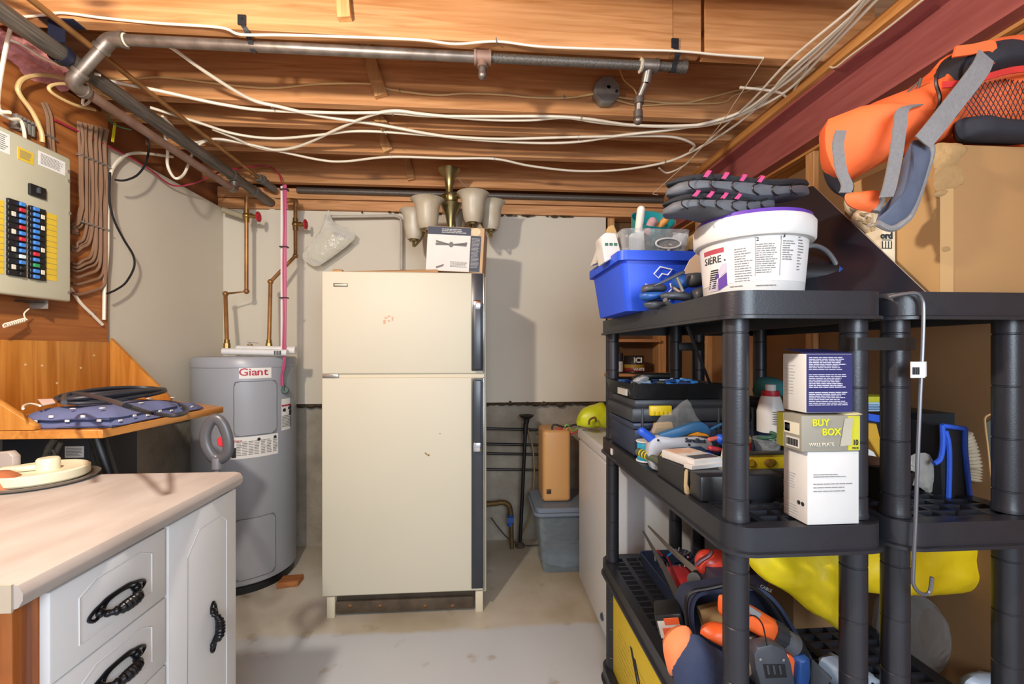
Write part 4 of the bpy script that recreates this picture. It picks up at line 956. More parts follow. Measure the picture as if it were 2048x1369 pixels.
part('seal', MB().lathe([(0, 0), (.02, 0), (.02, .0015), (0, .0015)], P3(.1, .21, .0005), 20, fr2[3], 1.2, 1), M('seal_cream', 'd9c49b', .6), fb2)
# chandelier
lx, ly = at(906, 400, Y=2.42).x, 2.42
ch = thing('chandelier', 'brass chandelier with five frosted glass shades standing on the refrigerator', 'lamp', (lx, ly, zf))
br2 = M('antique_brass', '8a7a52', .3, .85, var=.1); frost = M('frosted_glass', 'a8987c', .4, var=.12, scale=8, hex2='bdb3a0', thr=(.3, .7))
zt3 = at(893, 340, Y=2.42).z
part('canopy', MB().lathe([(.062, zt3), (.058, zt3 - .006), (.030, zt3 - .045), (.020, zt3 - .10), (.018, zt3 - .13)], (lx - .02, ly, 0), 24), br2, ch)
part('column', MB().tube([(lx - .02, ly, zt3 - .11), (lx - .008, ly, zt3 - .2), (lx + .012, ly, zf + .16), (lx + .02, ly, zf)], .016, 12).lathe([(.015, 0), (.04, -.01), (.042, -.03), (.036, -.05), (.06, -.065), (.055, -.075), (.03, -.13), (.018, -.2)], (lx - .012, ly, zt3 - .125), 24), br2, ch)
sh = [(855, 400, 2.30, .085), (946, 388, 2.30, .083), (828, 423, 2.40, .075), (982, 405, 2.42, .078), (912, 425, 2.56, .075)]
for px, py, y, r in sh:
    p = at(px, py, Y=y); h = .155
    part('shade', MB().lathe([(r * .46, -h), (r * .60, -h * .86), (r * .69, -h * .55), (r * .72, -h * .32), (r * .78, -h * .16), (r * .90, -h * .05), (r * 1.04, 0), (r * 1.0, .001), (r * .86, -h * .05), (r * .73, -h * .2), (r * .66, -h * .5), (r * .55, -h * .85), (0, -h * .9)], p, 28), frost, ch)
    c0 = Vector((lx - .008, ly, zt3 - .18)); e = p + Vector((0, 0, -h)); d = (p - c0); d.z = 0; d = d.normalized()
    part('arm', MB().tube([c0, c0 + d * .045 + Vector((0, 0, .03)), c0 + d * .10 + Vector((0, 0, -.02)), e + d * -.05 + Vector((0, 0, .03)), e + Vector((0, 0, -.035)), e], .0065, 8).lathe([(.024, -.01), (.03, .004), (.018, .01)], e, 14), br2, ch)
part('lead', MB().tube(ats([(903, 342), (912, 352), (930, 372), (940, 384)], Y=2.44), .003, 6), brn, ch)
# thin white pipe and bag on the wall behind
single('conduit', MB().tube(ats([(650, 434), (720, 433), (790, 432), (801, 436), (803, 450), (803, 540)], Y=2.70), .0085, 10, smooth=False), M('dusty_white', 'b9b2a4', .6), 'thin pale conduit turning down the wall behind the refrigerator', 'pipe')
pb = thing('plastic_bag', 'clear plastic bag of folded papers hanging on the wall left of the refrigerator', 'bag', at(655, 520, Y=2.66))
part('film', MB().pillow(ats([(656, 420), (667, 445), (694, 456), (710, 478), (640, 531), (616, 526), (605, 508), (640, 462)], Y=2.66), (0, -1, 0), .07, 5, .012, 30), clear('bag_film', 'f4f2ea', .42, .15), pb)
part('papers', MB().prism(ats([(648, 455), (680, 470), (703, 482), (642, 526), (612, 512)], Y=2.67), (0, .012, 0), .002), M('old_paper', 'cfc6a6', .7, var=.1, scale=20), pb)
part('print', MB().prism(ats([(668, 463), (692, 472), (689, 478), (665, 469)], Y=2.666), (0, -.001, 0)), ink, pb)

# ================================================================== resin shelving units
resin = M('shelf_resin', '24262c', .36, var=.10, scale=25, bump=.05, bscale=300)
ZD = (1.332, .897, .444, .052)
YN, YF = .803, 1.583
def rrect(x0, x1, y0, y1, r, n=5):
    q = []
    for cx_, cy_, a0 in ((x1 - r, y1 - r, 0), (x0 + r, y1 - r, PI / 2), (x0 + r, y0 + r, PI), (x1 - r, y0 + r, 1.5 * PI)):
        q += [(cx_ + r * math.cos(a0 + PI / 2 * k / n), cy_ + r * math.sin(a0 + PI / 2 * k / n)) for k in range(n + 1)]
    return q
def deck(x0, x1, y0, y1, z):
    b = MB(); m = 24
    o0 = rrect(x0, x1, y0, y1, .045); o1 = rrect(x0 - .006, x1 + .006, y0 - .006, y1 + .006, .05); i0 = rrect(x0 + .006, x1 - .006, y0 + .006, y1 - .006, .04); i1 = rrect(x0 + .032, x1 - .032, y0 + .032, y1 - .032, .03)
    loops = [(i1, z - .016), (i1, z - .001), (o0, z), (o0, z - .044), (o1, z - .046), (o1, z - .052), (i0, z - .052), (i0, z - .016)]
    vs = [(p[0], p[1], zz_) for lp, zz_ in loops for p in lp]; n = len(o0); fs = []
    for k in range(len(loops)):
        k2 = (k + 1) % len(loops)
        for i in range(n): j = (i + 1) % n; fs.append([k * n + i, k * n + j, k2 * n + j, k2 * n + i])
    b.add(vs, fs)
    return b
def lattice(x0, x1, y0, y1, z):
    b = MB(); w_ = x1 - x0 - .06; nx, ny = 5, 26
    ws_ = (.006, .016, .006, .006, .016, .006)
    for i in range(nx + 1):
        x = x0 + .03 + w_ * i / nx; h = ws_[i] / 2; b.box((x - h, y0 + .03, z - .022), (x + h, y1 - .03, z - .001))
    for j in range(ny + 1):
        y = y0 + .03 + (y1 - y0 - .06) * j / ny; b.box((x0 + .03, y - .0035, z - .020), (x1 - .03, y + .0035, z - .0015))
    return b
def post(x, y, z0, z1, r=.0232):
    p = [(r, z0)]; z = z0 + .04
    p.append((r * 1.06, z0)); p.append((r * 1.06, z0 + .008)); p.append((r, z0 + .012))
    while z < z1 - .05:
        p += [(r, z), (r - .0016, z + .0015), (r - .0016, z + .003), (r, z + .0045)]; z += .105
    p += [(r, z1)]
    return MB().lathe(p, (x, y, 0), 24)
def shelving(label, xs, x0, x1):
    t = thing('shelving_unit', label, 'shelf', ((x0 + x1) / 2, (YN + YF) / 2, 0), group=None)
    for k, z in enumerate(ZD):
        d_ = part('shelf', deck(x0, x1, YN - .045, YF + .045, z), resin, t)
        part('lattice', lattice(x0, x1, YN - .045, YF + .045, z), resin, d_)
    for x in xs:
        for y in (YN, YF):
            for k in range(3): part('post', post(x, y, ZD[k + 1] + .0005, ZD[k] - .012), resin, t)
            part('foot', MB().cyl((x, y, 0), (x, y, ZD[3] - .012), .026, n=20), resin, t)
    return t
uL = shelving('black plastic shelving unit with three tiers of tools, the left one', (.4905, .731), .456, .768)
uR = shelving('black plastic shelving unit holding the big carton, the right one', (.819, 1.063), .783, 1.10)
lbq = at(1222, 905, X=.4545)
part('sticker', MB().box((.4536, lbq.y - .012, .862), (.4562, lbq.y + .004, .882)), paper, uL)
ti = thing('black_strap', 'black tape strap tying the two shelving units together at their front posts', 'strap', (.775, YN, 1.235))
part('band', MB().ribbon([(.707, YN, 1.234), (.711, YN - .02, 1.234), (.731, YN - .0255, 1.234), (.819, YN - .0255, 1.234), (.839, YN - .02, 1.234), (.8435, YN, 1.234)], (0, 0, 1), .024, .002), blk, ti)
single('black_strap', MB().box((.731, YF - .03, 1.222), (.819, YF - .0245, 1.252), .001), blk, 'black tape strap tying the two rear shelving posts together', 'strap')
# long hook with a price tag
YK = .748
hk = thing('utility_hook', 'long grey steel hook hanging from the right shelving unit with a price tag', 'hook', at(1835, 900, Y=YK))
hp = ats([(1806, 591), (1818, 587), (1832, 587), (1843, 598), (1847, 620), (1845, 700), (1842, 760), (1836, 900), (1831, 1040), (1826, 1150), (1828, 1172), (1838, 1185), (1851, 1190), (1860, 1183), (1864, 1155)], Y=YK)
hp[0].y = .775; hp[1].y = .758
part('rod', MB().tube(hp, .0032, 8), M('grey_steel', '6e7076', .35, .6), hk)
a, b_ = at(1820, 724, Y=YK - .004), at(1846, 756, Y=YK - .004)
tgp = part('price_tag', MB().box((a.x, YK - .006, b_.z), (b_.x + .002, YK - .0045, a.z), 0).prism([(b_.x, YK - .005, b_.z), (b_.x + .016, YK + .004, b_.z + .002), (b_.x + .016, YK + .004, a.z), (b_.x, YK - .005, a.z)], (0, .001, 0)), paper, hk, 'white price tag')
bc = MB()
for i in range(9): bc.box((a.x + .002 + i * .0016, YK - .0066, b_.z + .006), (a.x + .0028 + i * .0016 + (i % 3) * .0003, YK - .0058, a.z - .010))
part('barcode', bc, inkb, tgp)
single('metal_rod', MB().cyl(at(1374, 652, Y=1.20), at(1421, 770, Y=1.36), .0045, n=10), M('dark_rod', '4c4d50', .4, .6), 'thin grey metal rod slanting under the top shelf onto the tool tray', 'rod')

# ------------------------------------------------------------------ top shelf, left unit
Z1 = ZD[0]
blu = M('blue_bin', '1f4fd6', .45, var=.06, scale=5)
bn = thing('recycling_bin', 'bright blue recycling bin at the back of the top shelf', 'bin', (.57, 1.33, Z1))
def tub(x0, x1, y0, y1, z0, z1, tap, th=.004, r=.02):
    b = MB(); o0 = rrect(x0 + tap, x1 - tap, y0 + tap, y1 - tap, r); o1 = rrect(x0, x1, y0, y1, r); o2 = rrect(x0 + th, x1 - th, y0 + th, y1 - th, r); o3 = rrect(x0 + tap + th, x1 - tap - th, y0 + tap + th, y1 - tap - th, r)
    loops = [(o0, z0), (o1, z1), (o2, z1), (o3, z0 + th)]; n = len(o0); vs = [(p[0], p[1], zz_) for lp, zz_ in loops for p in lp]; fs = []
    for k in range(3):
        for i in range(n): j = (i + 1) % n; fs.append([k * n + i, k * n + j, (k + 1) * n + j, (k + 1) * n + i])
    fs.append(list(range(n))[::-1]); fs.append([3 * n + i for i in range(n)])
    return b.add(vs, fs)
bx0, bx1, by0, by1, bz1 = .379, .77, 1.16, 1.505, 1.4965
part('tub', tub(bx0 + .012, bx1 - .012, by0 + .012, by1 - .012, Z1 + .001, bz1 - .02, .018, r=.018), blu, bn)
rimp = rrect(bx0, bx1, by0, by1, .022); rimi = rrect(bx0 + .014, bx1 - .014, by0 + .014, by1 - .014, .018); n = len(rimp)
vs = [(p[0], p[1], z) for lp, z in ((rimi, bz1 - .024), (rimp, bz1 - .026), (rimp, bz1), (rimi, bz1)) for p in lp]
part('rim', MB().add(vs, [[k * n + i, k * n + (i + 1) % n, ((k + 1) % 4) * n + (i + 1) % n, ((k + 1) % 4) * n + i] for k in range(4) for i in range(n)]), blu, bn)
# recycling arrows printed on the front
wp = M('white_print', 'dfe6f5', .5, var=0); rc = MB(); yb_ = by0 + .0215
cxr, czr, ar = at(1318, 578, Y=1.2).x, at(1318, 572, Y=1.2).z, .048
for k in range(3):
    a0 = PI / 2 + k * 2 * PI / 3
    V = lambda a, r: Vector((cxr + r * math.cos(a), by0 + .007 + .018 * (bz1 - .02 - czr - r * math.sin(a)) / (bz1 - .02 - Z1), czr + r * math.sin(a)))
    p = [V(a0 - .55, ar), V(a0 + .2, ar * 1.02), V(a0 + .75, ar * .80), V(a0 + .6, ar * .45), V(a0 + .1, ar * .62), V(a0 - .45, ar * .60)]
    rc.tube(p, .0022, 6, closed=True, smooth=False)
part('recycling_mark', rc, wp, bn, 'white recycling arrows')
cb = thing('clear_box', 'clear plastic box with a cut-out handle sitting in the blue bin', 'box', (.545, 1.33, Z1 + .03))
zc1 = at(1300, 460, Y=1.23).z; x0, x1 = at(1246, 470, Y=1.215).x, at(1384, 470, Y=1.215).x
clr = clear('clear_plastic', 'eef2f4', .12, .1)
part('walls', tub(x0, x1, 1.215, 1.45, Z1 + .05, zc1, .024, .003), clr, cb)
oval = [at(1337 + 25 * math.cos(k * PI / 8), 487 + 10 * math.sin(k * PI / 8), Y=1.217) for k in range(16)]
part('handle_rim', MB().tube(oval, .0028, 6, closed=True, res=2), M('clear_rim', 'c9d2d6', .2), cb)
milk = M('white_box_card', 'cdccc8', .6, var=.04, scale=15)
single('white_carton', MB().prism(ats([(1262, 468), (1288, 462), (1290, 500), (1262, 505)], Y=1.26), (0, .02, -.001), .001), milk, 'small white carton seen through the clear box, left part', 'carton')
single('white_carton', MB().prism(ats([(1346, 464), (1378, 468), (1376, 505), (1345, 505)], Y=1.28), (0, .05, 0), .002), milk, 'white bundle seen through the clear box, right part', 'carton')
single('silver_coil', MB().tube(ats([(1318, 488), (1330, 480), (1350, 482), (1358, 490), (1340, 494), (1322, 492), (1335, 484), (1352, 487)], Y=1.26), .005, 8), M('dull_silver', '8d8e8c', .3, .7), 'silver wire coil behind the oval handle hole', 'wire')
# teal cup with sticks
tc_ = at(1306, 440, Y=1.34); tr2 = .058; ztop = at(1306, 418, Y=1.29).z
teal = M('teal_plastic', '14787c', .35, var=.08)
cup = thing('teal_scoop', 'teal plastic scoop holding brushes, standing in the clear box', 'scoop', (tc_.x, 1.36, Z1 + .04))
ax = Vector((0, -.62, .78)).normalized()
part('bowl', MB().lathe([(.04, -.15), (.055, -.05), (.066, .0), (.063, .0), (.052, -.05), (.036, -.145), (0, -.145)], at(1306, 438, Y=1.30), 28, ax), teal, cup)
for nm_, p0, p1, r, mt, lb in (('handle', (1278, 455), (1282, 420), .012, M('white_grip', 'd8d2c6', .5), 'white rounded handle of a tool in the teal scoop'), ('stick', (1310, 462), (1330, 442), .011, M('amber_wood', 'b97f36', .5, var=.2), 'amber wooden stick in the teal scoop'), ('brush', (1296, 462), (1305, 444), .014, M('pinkish_bristle', 'a98586', .8, var=.2), 'pinkish bristle brush in the teal scoop')):
    a, b_ = at(*p0, Y=1.275), at(*p1, Y=1.26)
    single('brush' if nm_ == 'brush' else 'garden_tool', MB().cyl(a - (b_ - a) * .3, b_, r, n=12).ball(b_, r, 12, 6), mt, lb, 'tool')
wf = single('paper_scrap', MB().prism(ats([(1298, 452), (1312, 437), (1314, 446), (1306, 460)], Y=1.262), (0, .003, 0)), M('cream_paper', 'cdbf9f', .7), 'folded cream paper scrap in the teal scoop', 'paper')
# cartons at the left of the bin
ct_ = thing('milk_carton', 'white carton with green symbols leaning in the left of the blue bin', 'carton', (.44, 1.28, Z1 + .05))
part('carton', MB().prism(ats([(1203, 472), (1212, 465), (1232, 466), (1243, 508), (1210, 525), (1206, 500)], Y=1.24), (0, .07, 0), .002), milk, ct_)
gs = MB()
for i in range(3): 
    p = at(1213 + i * 9, 489, Y=1.2395); gs.box((p.x - .0045, 1.2385, p.z - .004), (p.x + .0045, 1.2397, p.z + .004))
part('green_symbol', gs, M('green_print', '2f6a4d', .6), ct_)
cp_ = thing('printed_card', 'colourful printed card standing at the left rim of the blue bin', 'card', (.41, 1.4, Z1 + .06))
part('card', MB().prism(ats([(1188, 528), (1201, 492), (1206, 500), (1208, 522)], Y=1.36), (0, .05, 0)), milk, cp_)
for pts_, h in ((((1192, 525), (1200, 505), (1203, 524)), 'c9b030'), (((1199, 515), (1205, 500), (1207, 520)), '8d4a86')):
    part('print', MB().prism(ats(list(pts_), Y=1.3595), (0, -.0008, 0)), M('print_' + h, h, .6), cp_)
single('brown_flap', MB().prism(ats([(1214, 460), (1218, 452), (1228, 449), (1236, 470), (1240, 500), (1222, 500)], Y=1.30), (0, .02, 0), .002), M('kraft_card', 'b3935f', .8, var=.1), 'brown cardboard flap standing behind the white carton', 'card')
single('brown_flap', MB().prism(ats([(1379, 500), (1384, 470), (1394, 465), (1400, 500)], Y=1.25), (0, .03, 0), .002), MC['kraft_card'], 'brown cardboard wedge between the clear box and the white bucket', 'card')
single('cream_sheet', MB().prism([Vector(p) for p in ats([(1366, 548), (1380, 520), (1402, 500), (1402, 548)], Y=1.12)], (0, .004, 0), 0), M('cream_board', 'd9c6ab', .7, var=.04), 'cream cardboard sheet standing between the blue bin and the bucket', 'card')
# clamps and hose tools
ck = M('clamp_grey', '3d4147', .45, var=.12, scale=40); cbk = M('clamp_blue', '1d4f96', .4, var=.1)
cm = thing('spring_clamps', 'pile of grey and blue spring clamps in front of the blue bin', 'clamps', (.46, 1.06, Z1))
for pts_, y, th, mt in (([(1282, 577), (1290, 570), (1315, 567), (1332, 572), (1330, 583), (1300, 585), (1284, 586)], 1.09, .04, ck), ([(1280, 588), (1300, 584), (1330, 585), (1334, 594), (1300, 602), (1282, 600)], 1.08, .04, cbk), ([(1288, 606), (1312, 600), (1330, 602), (1336, 610), (1318, 618), (1296, 619)], 1.09, .04, ck), ([(1322, 588), (1350, 583), (1376, 586), (1384, 594), (1376, 602), (1340, 600), (1324, 598)], 1.04, .035, ck), ([(1370, 552), (1384, 546), (1404, 548), (1404, 572), (1374, 574)], 1.06, .05, ck), ([(1346, 556), (1372, 552), (1376, 575), (1350, 580)], 1.08, .05, cbk), ([(1384, 582), (1404, 575), (1404, 600), (1386, 602)], 1.04, .04, ck)):
    part('clamp_body', MB().pillow(ats(pts_, Y=y), (0, -1, 0), th, 4), mt, cm)
part('blade', MB().prism(ats([(1308, 571), (1360, 544), (1370, 541), (1372, 546), (1330, 566), (1310, 574)], Y=1.03), (0, .01, 0), .002), ck, cm)
part('bar', MB().cyl(at(1330, 600, Y=1.03), at(1346, 618, Y=1.05), .006, n=8).cyl(at(1345, 575, Y=1.05), at(1366, 590, Y=1.03), .005, n=8).cyl(at(1354, 556, Y=1.03), at(1366, 584, Y=1.02), .004, n=8), M('dull_silver', '8d8e8c', .3, .7), cm)
# bucket
kx, ky = .605, .930
bk = thing('bucket', 'white plastic bucket with a purple lid and printed label', 'bucket', (kx, ky, Z1))
wpl = M('bucket_white', 'd2d0cb', .45, var=.02)
zr = 1.497; r0, r1 = .098, .111
part('pail', MB().lathe([(0, Z1 + .002), (r0 - .004, Z1 + .001), (r0, Z1 + .006), (r1 - .004, zr - .045), (r1 + .006, zr - .044), (r1 + .009, zr - .040), (r1 + .010, zr - .006), (r1 + .006, zr), (r1 - .002, zr), (r1 - .006, zr - .01)], (kx, ky, 0), 56), wpl, bk)
part('lid', MB().lathe([(r1 + .005, zr - .001), (r1 + .003, zr + .008), (r1 - .012, zr + .011), (r1 - .016, zr + .006), (0, zr + .006)], (kx, ky, 0), 48), M('purple_lid', '5a3a9c', .35, var=.05), bk, 'purple lid')
def kr(z): return r0 + (r1 - .004 - r0) * (z - Z1 - .006) / (zr - .045 - Z1 - .006)
def kw(a0, a1, z0, z1, e, n=8):
    vs = []; fs = []
    for i in range(n + 1):
        a = a0 + (a1 - a0) * i / n
        for z, ee in ((z0, -.002), (z0, e), (z1, e), (z1, -.002)):
            r = kr(z) + ee; vs.append((kx + r * math.sin(a), ky - r * math.cos(a), z))
    for i in range(n):
        for k in range(4): l = (k + 1) % 4; fs.append([4 * i + k, 4 * i + l, 4 * i + 4 + l, 4 * i + 4 + k])
    fs += [[3, 2, 1, 0], [4 * n + k for k in range(4)]]
    return MB().add(vs, fs)
AO = -math.atan2(kx, ky)     # direction of the middle of the side turned to the room
lab = part('label', kw(AO - 1.25, AO + 1.35, Z1 + .03, zr - .056, .0006, 24), M('bucket_label', 'd6d4d1', .5, var=.02), bk)
part('red_stripe', kw(AO - 1.05, AO - .50, zr - .068, zr - .058, .0011), M('dull_red', 'a84450', .5), lab)
pur = M('purple_print', '5b3a94', .5); lil = M('lilac_print', 'b9b2c4', .5)
def kp(a, z, e=.001): r = kr(z) + e; return Vector((kx + r * math.sin(AO + a), ky - r * math.cos(AO + a), z))
def kpoly(ps, mt, nm_):
    ps = [(a, Z1 + .018 + (z - Z1 - .04) * .62) for a, z in ps]
    c_ = kp(sum(p[0] for p in ps) / len(ps), ps[0][1]); nn = Vector((c_.x - kx, c_.y - ky, 0)).normalized()
    part(nm_, MB().prism([kp(a, z) for a, z in ps], nn * .0008), mt, lab)
kpoly([(-.66, Z1 + .04), (-.46, Z1 + .055), (-.46, Z1 + .098), (-.66, Z1 + .078)], pur, 'purple_shape'); kpoly([(-.74, Z1 + .085), (-.64, Z1 + .105), (-.64, Z1 + .082)], pur, 'purple_shape')
kpoly([(-.66, Z1 + .10), (-.54, Z1 + .128), (-.46, Z1 + .13), (-.46, Z1 + .102), (-.6, Z1 + .088)], lil, 'lilac_shape'); kpoly([(-.92, Z1 + .04), (-.68, Z1 + .04), (-.68, Z1 + .07), (-.85, Z1 + .075)], lil, 'lilac_shape'); kpoly([(-.50, Z1 + .137), (-.46, Z1 + .14), (-.50, Z1 + .144)], inkb, 'small_mark')
st_ = MB()
for i in range(9):
    z = Z1 + .024 + i * .0046; a_ = -.94 + .012 * i; q = [kp(a_, z), kp(a_ + .2, z), kp(a_ + .2, z + .0026), kp(a_, z + .0026)]; st_.prism(q, (kp(a_ + .1, z) - Vector((kx, ky, z))).normalized() * .0008)
part('stripe', st_, inkb, lab, kind='stuff')
fp = MB()
for a0, a1, z0, z1, rows in ((-.30, .02, .03, .10, 14), (.08, .46, .045, .105, 14), (.54, .80, .07, .11, 9), (-.3, .62, .122, .136, 2), (.88, 1.05, .05, .12, 12), (.08, .46, .018, .024, 1), (-.4, -.05, .02, .025, 1)):
    h = (z1 - z0) / rows
    for i in range(rows):
        z = Z1 + z1 - (i + .5) * h; e_ = a1 - R.random() * .12; a = a0
        while a < e_:
            wd = min(R.uniform(.03, .10), e_ - a); 
            if wd > .01: fp.prism([kp(a, z - .0009), kp(a + wd, z - .0009), kp(a + wd, z + .0009), kp(a, z + .0009)], (kp(a + wd / 2, z) - Vector((kx, ky, z))).normalized() * .0006)
            a += wd + .014
for a in (.06, .50): fp.prism([kp(a, Z1 + .04), kp(a + .006, Z1 + .04), kp(a + .006, Z1 + .118), kp(a, Z1 + .118)], (kp(a, Z1) - Vector((kx, ky, Z1))).normalized() * .0006)
part('fine_print', fp, ink, lab)
def ktext(s, a, z, size, mt):
    o_ = kp(a, z, .0012); rdir = Vector((math.cos(AO + a), math.sin(AO + a), 0)); text('lettering', s, mt, lab, o_, rdir, (0, 0, 1), size)
for i, c_ in enumerate('SIÈRE'): ktext(c_, (-.99, -.905, -.83, -.72, -.61)[i], Z1 + .084, .021, inkb)
ktext('2', .10, Z1 + .113, .010, inkb); ktext('3', .56, Z1 + .118, .010, inkb)
# water shoes stacked sole to sole
sole = M('shoe_sole', '55585e', .6, var=.12, scale=30); upm = M('shoe_mesh', '1f2024', .85, var=.2, scale=120); pinkm = M('shoe_pink', 'cf4f86', .6)
def shoe(label, x0, x1, y, z, tilt, h):
    t = thing('water_shoe', label, 'shoe', ((x0 + x1) / 2, y, z)); L = x1 - x0; n = 18
    def rings(zf, hf, wf, kind):
        b = MB(); vs = []; fs = []; m = 14
        for i in range(n + 1):
            s_ = i / n; e = math.sqrt(max(0.0, 1 - abs(2 * s_ - 1) ** 5)); w_ = (.040 + .010 * math.sin(s_ * PI * 1.3)) * max(.12, e) * wf
            zc_ = z + zf(s_) + tilt * (s_ - .5) * L
            for k in range(m):
                a = 2 * PI * k / m; c_, s2 = math.cos(a), math.sin(a)
                vs.append((x0 + L * s_, y + w_ * abs(c_) ** .6 * (1 if c_ > 0 else -1), zc_ + hf(s_) * max(.3, e) * abs(s2) ** .7 * (1 if s2 > 0 else -1)))
        for i in range(n):
            for k in range(m): l = (k + 1) % m; fs.append([i * m + k, i * m + l, (i + 1) * m + l, (i + 1) * m + k])
        fs += [list(range(m))[::-1], [n * m + k for k in range(m)]]
        return b.add(vs, fs)
    sz = lambda s_: h * .42 + .006 * math.sin(s_ * 7 + .5)
    so = part('sole', rings(sz, lambda s_: h * .36 + .004 * math.cos(s_ * 12), 1, 0), sole, t)
    part('upper', rings(lambda s_: h * .82 + .005 * math.sin(s_ * 7 + .5), lambda s_: h * .22, .88, 1), upm, t)
    for k in range(6):
        s_ = .10 + .14 * k; w_ = (.040 + .010 * math.sin(s_ * PI * 1.3)) + .0012
        zc_ = z + sz(s_) + tilt * (s_ - .5) * L
        arcs = MB().tube([(x0 + L * s_ + .010, y - w_ * .93, zc_ + h * .26), (x0 + L * s_ - .004, y - w_ * 1.0, zc_ + h * .12), (x0 + L * s_ - .004, y - w_ * 1.0, zc_ - h * .12), (x0 + L * s_ + .010, y - w_ * .93, zc_ - h * .26)], .0014, 5)
        part('tread_groove', arcs, blk, so)
    for k in range(4):
        s_ = .22 + .12 * k; zc_ = z + h * .86 + .005 * math.sin(s_ * 7 + .5) + tilt * (s_ - .5) * L
        part('lace_band', MB().ribbon([(x0 + L * s_ - .010, y - .0475, zc_ - h * .16), (x0 + L * s_, y - .044, zc_ + h * .10), (x0 + L * s_ + .006, y - .034, zc_ + h * .23), (x0 + L * s_ + .014, y, zc_ + h * .27)], (1, .3, 0), .010, .002), pinkm, t)
shoe('dark grey shoe with pink laces, lower of the pair on the purple lid', at(1334, 420, Y=.88).x, at(1560, 420, Y=.88).x, .90, zr + .008, .07, .042)
shoe('dark grey shoe with pink laces, upper of the pair on the purple lid', at(1341, 400, Y=.88).x, at(1630, 400, Y=.88).x, .90, zr + .042, .02, .046)
# black tool with grey hoop right of the bucket
bt = thing('vacuum_tool', 'black cylindrical tool with a blue ring and grey hoop beside the bucket', 'tool', (.74, 1.0, Z1))
a, b_ = at(1596, 552, Y=.98), at(1683, 555, Y=.93)
part('barrel', MB().cyl(a, b_, .030, n=24), M('matte_black', '1d1e21', .5), bt); part('ring', MB().cyl(a.lerp(b_, .90), a.lerp(b_, 1.0), .0312, n=24), cbk, bt)
part('base', MB().box((a.x, .97, Z1 + .001), (b_.x - .01, 1.02, b_.z - .02), .006), MC['matte_black'], bt)
part('hoop', MB().tube(ats([(1608, 495), (1630, 492), (1652, 502), (1668, 522), (1678, 545), (1688, 552), (1689, 592)], Y=.925), .0055, 10), M('grey_hoop', '6a6c6f', .4), bt)
# tilted dark panel
sq = thing('dark_sheet', 'dark glossy sheet leaning against the big carton behind the bucket', 'panel', (.8, 1.0, Z1))
q = [Vector((.70, .955, Z1 + .0035)), at(1851, 588, Y=.79), at(1626, 372, Y=1.05)]; q[1].z = Z1 + .0035; q.append(q[2] + q[0] - q[1])
nn = (q[1] - q[0]).cross(q[3] - q[0]).normalized()
part('sheet', MB().prism(q, -nn * .003), M('glossy_dark', '1c1e25', .22, var=.1, scale=5, spec=.6), sq)
part('bright_edge', MB().prism([q[1], q[2], q[2] + Vector((.0025, 0, 0)), q[1] + Vector((.0025, 0, 0))], -nn * .0045), M('edge_steel', 'b9b2a8', .35, .5), sq)

# ------------------------------------------------------------------ big carton and duffel bag, top of the right unit
bxX, bxY = .905, .794
card = M('carton_brown', '9f7749', .8, var=.05, scale=6, bump=.03); card2 = M('carton_light', 'b8925f', .8, var=.05, scale=6)
zb1 = at(1880, 287, Y=bxY).z
cr_ = thing('carton', 'large brown cardboard carton on top of the right shelving unit', 'box', (1.08, .91, Z1))
part('box', MB().box((bxX, bxY, Z1 + .001), (1.255, 1.02, zb1), .003), card, cr_)
part('lit_side_and_edge', MB().box((bxX - .0008, bxY - .0008, Z1 + .002), (bxX + .028, bxY + .0002, zb1 - .005)).box((bxX - .0008, bxY, Z1 + .002), (bxX + .0002, 1.018, zb1 - .002)), card2, cr_, 'paler folded edge and left side coloured as if lit')  # whole left side in paler brown, its stronger light put into the colour
tear = MB()
def tp(px, py, e=.0): p = at(px, py, Y=bxY); return Vector((p.x, bxY - e, p.z))
for pl_, e in (([(1868, 292), (1900, 286), (1930, 290), (1936, 300), (1922, 320), (1908, 335), (1870, 336)], .006), ([(1872, 340), (1912, 330), (1928, 352), (1926, 370), (1900, 378), (1872, 382)], .005), ([(1870, 384), (1898, 380), (1884, 394), (1868, 392)], .004)):
    tear.pillow([tp(*p) for p in pl_], (0, -1, 0), e * 2.2, 4, .006, 60)
part('torn_paper', tear, M('torn_card', 'a88455', .9, var=.25, scale=30, bump=.3), cr_, 'torn and crumpled corner')
part('dent', MB().pillow([tp(1880, 495), tp(1898, 492), tp(1902, 502), tp(1884, 506)], (0, -1, 0), .003, 3), MC['torn_card'], cr_)
sm = thing('printed_box', 'small pale box with black lettering squeezed beside the carton', 'box', (.915, 1.02, Z1))
part('box', MB().box((.869, .88, Z1 + .004), (.899, 1.0, at(1770, 458, Y=.885).z), .002), M('pale_box', 'd6c8aa', .7), sm)
text('lettering', 'ord', inkb, sm, (at(1773, 471, Y=.8795).x, .8792, at(1774, 472, Y=.8795).z), (1, 0, 0), (0, 0, 1), .019, bold=.0008)
gr = MB()
for i in range(4):
    p = at(1765 + i * 6, 490, Y=.8795); gr.box((p.x - .0008, .879, p.z - .008), (p.x + .0008, .8802, p.z + .008))
p = at(1774, 481, Y=.8795); gr.box((p.x - .011, .879, p.z), (p.x + .010, .8802, p.z + .0015)); gr.box((p.x - .011, .879, p.z - .018), (p.x + .010, .8802, p.z - .0165))
part('print', gr, inkb, sm)
glm = M('glove_cream', 'd2bfa0', .75, var=.12, scale=40); gld = M('glove_pad', 'a58f68', .7)
gv = thing('work_gloves', 'cream padded work gloves lying behind the top of the dark sheet', 'gloves', (.92, 1.0, 1.5))
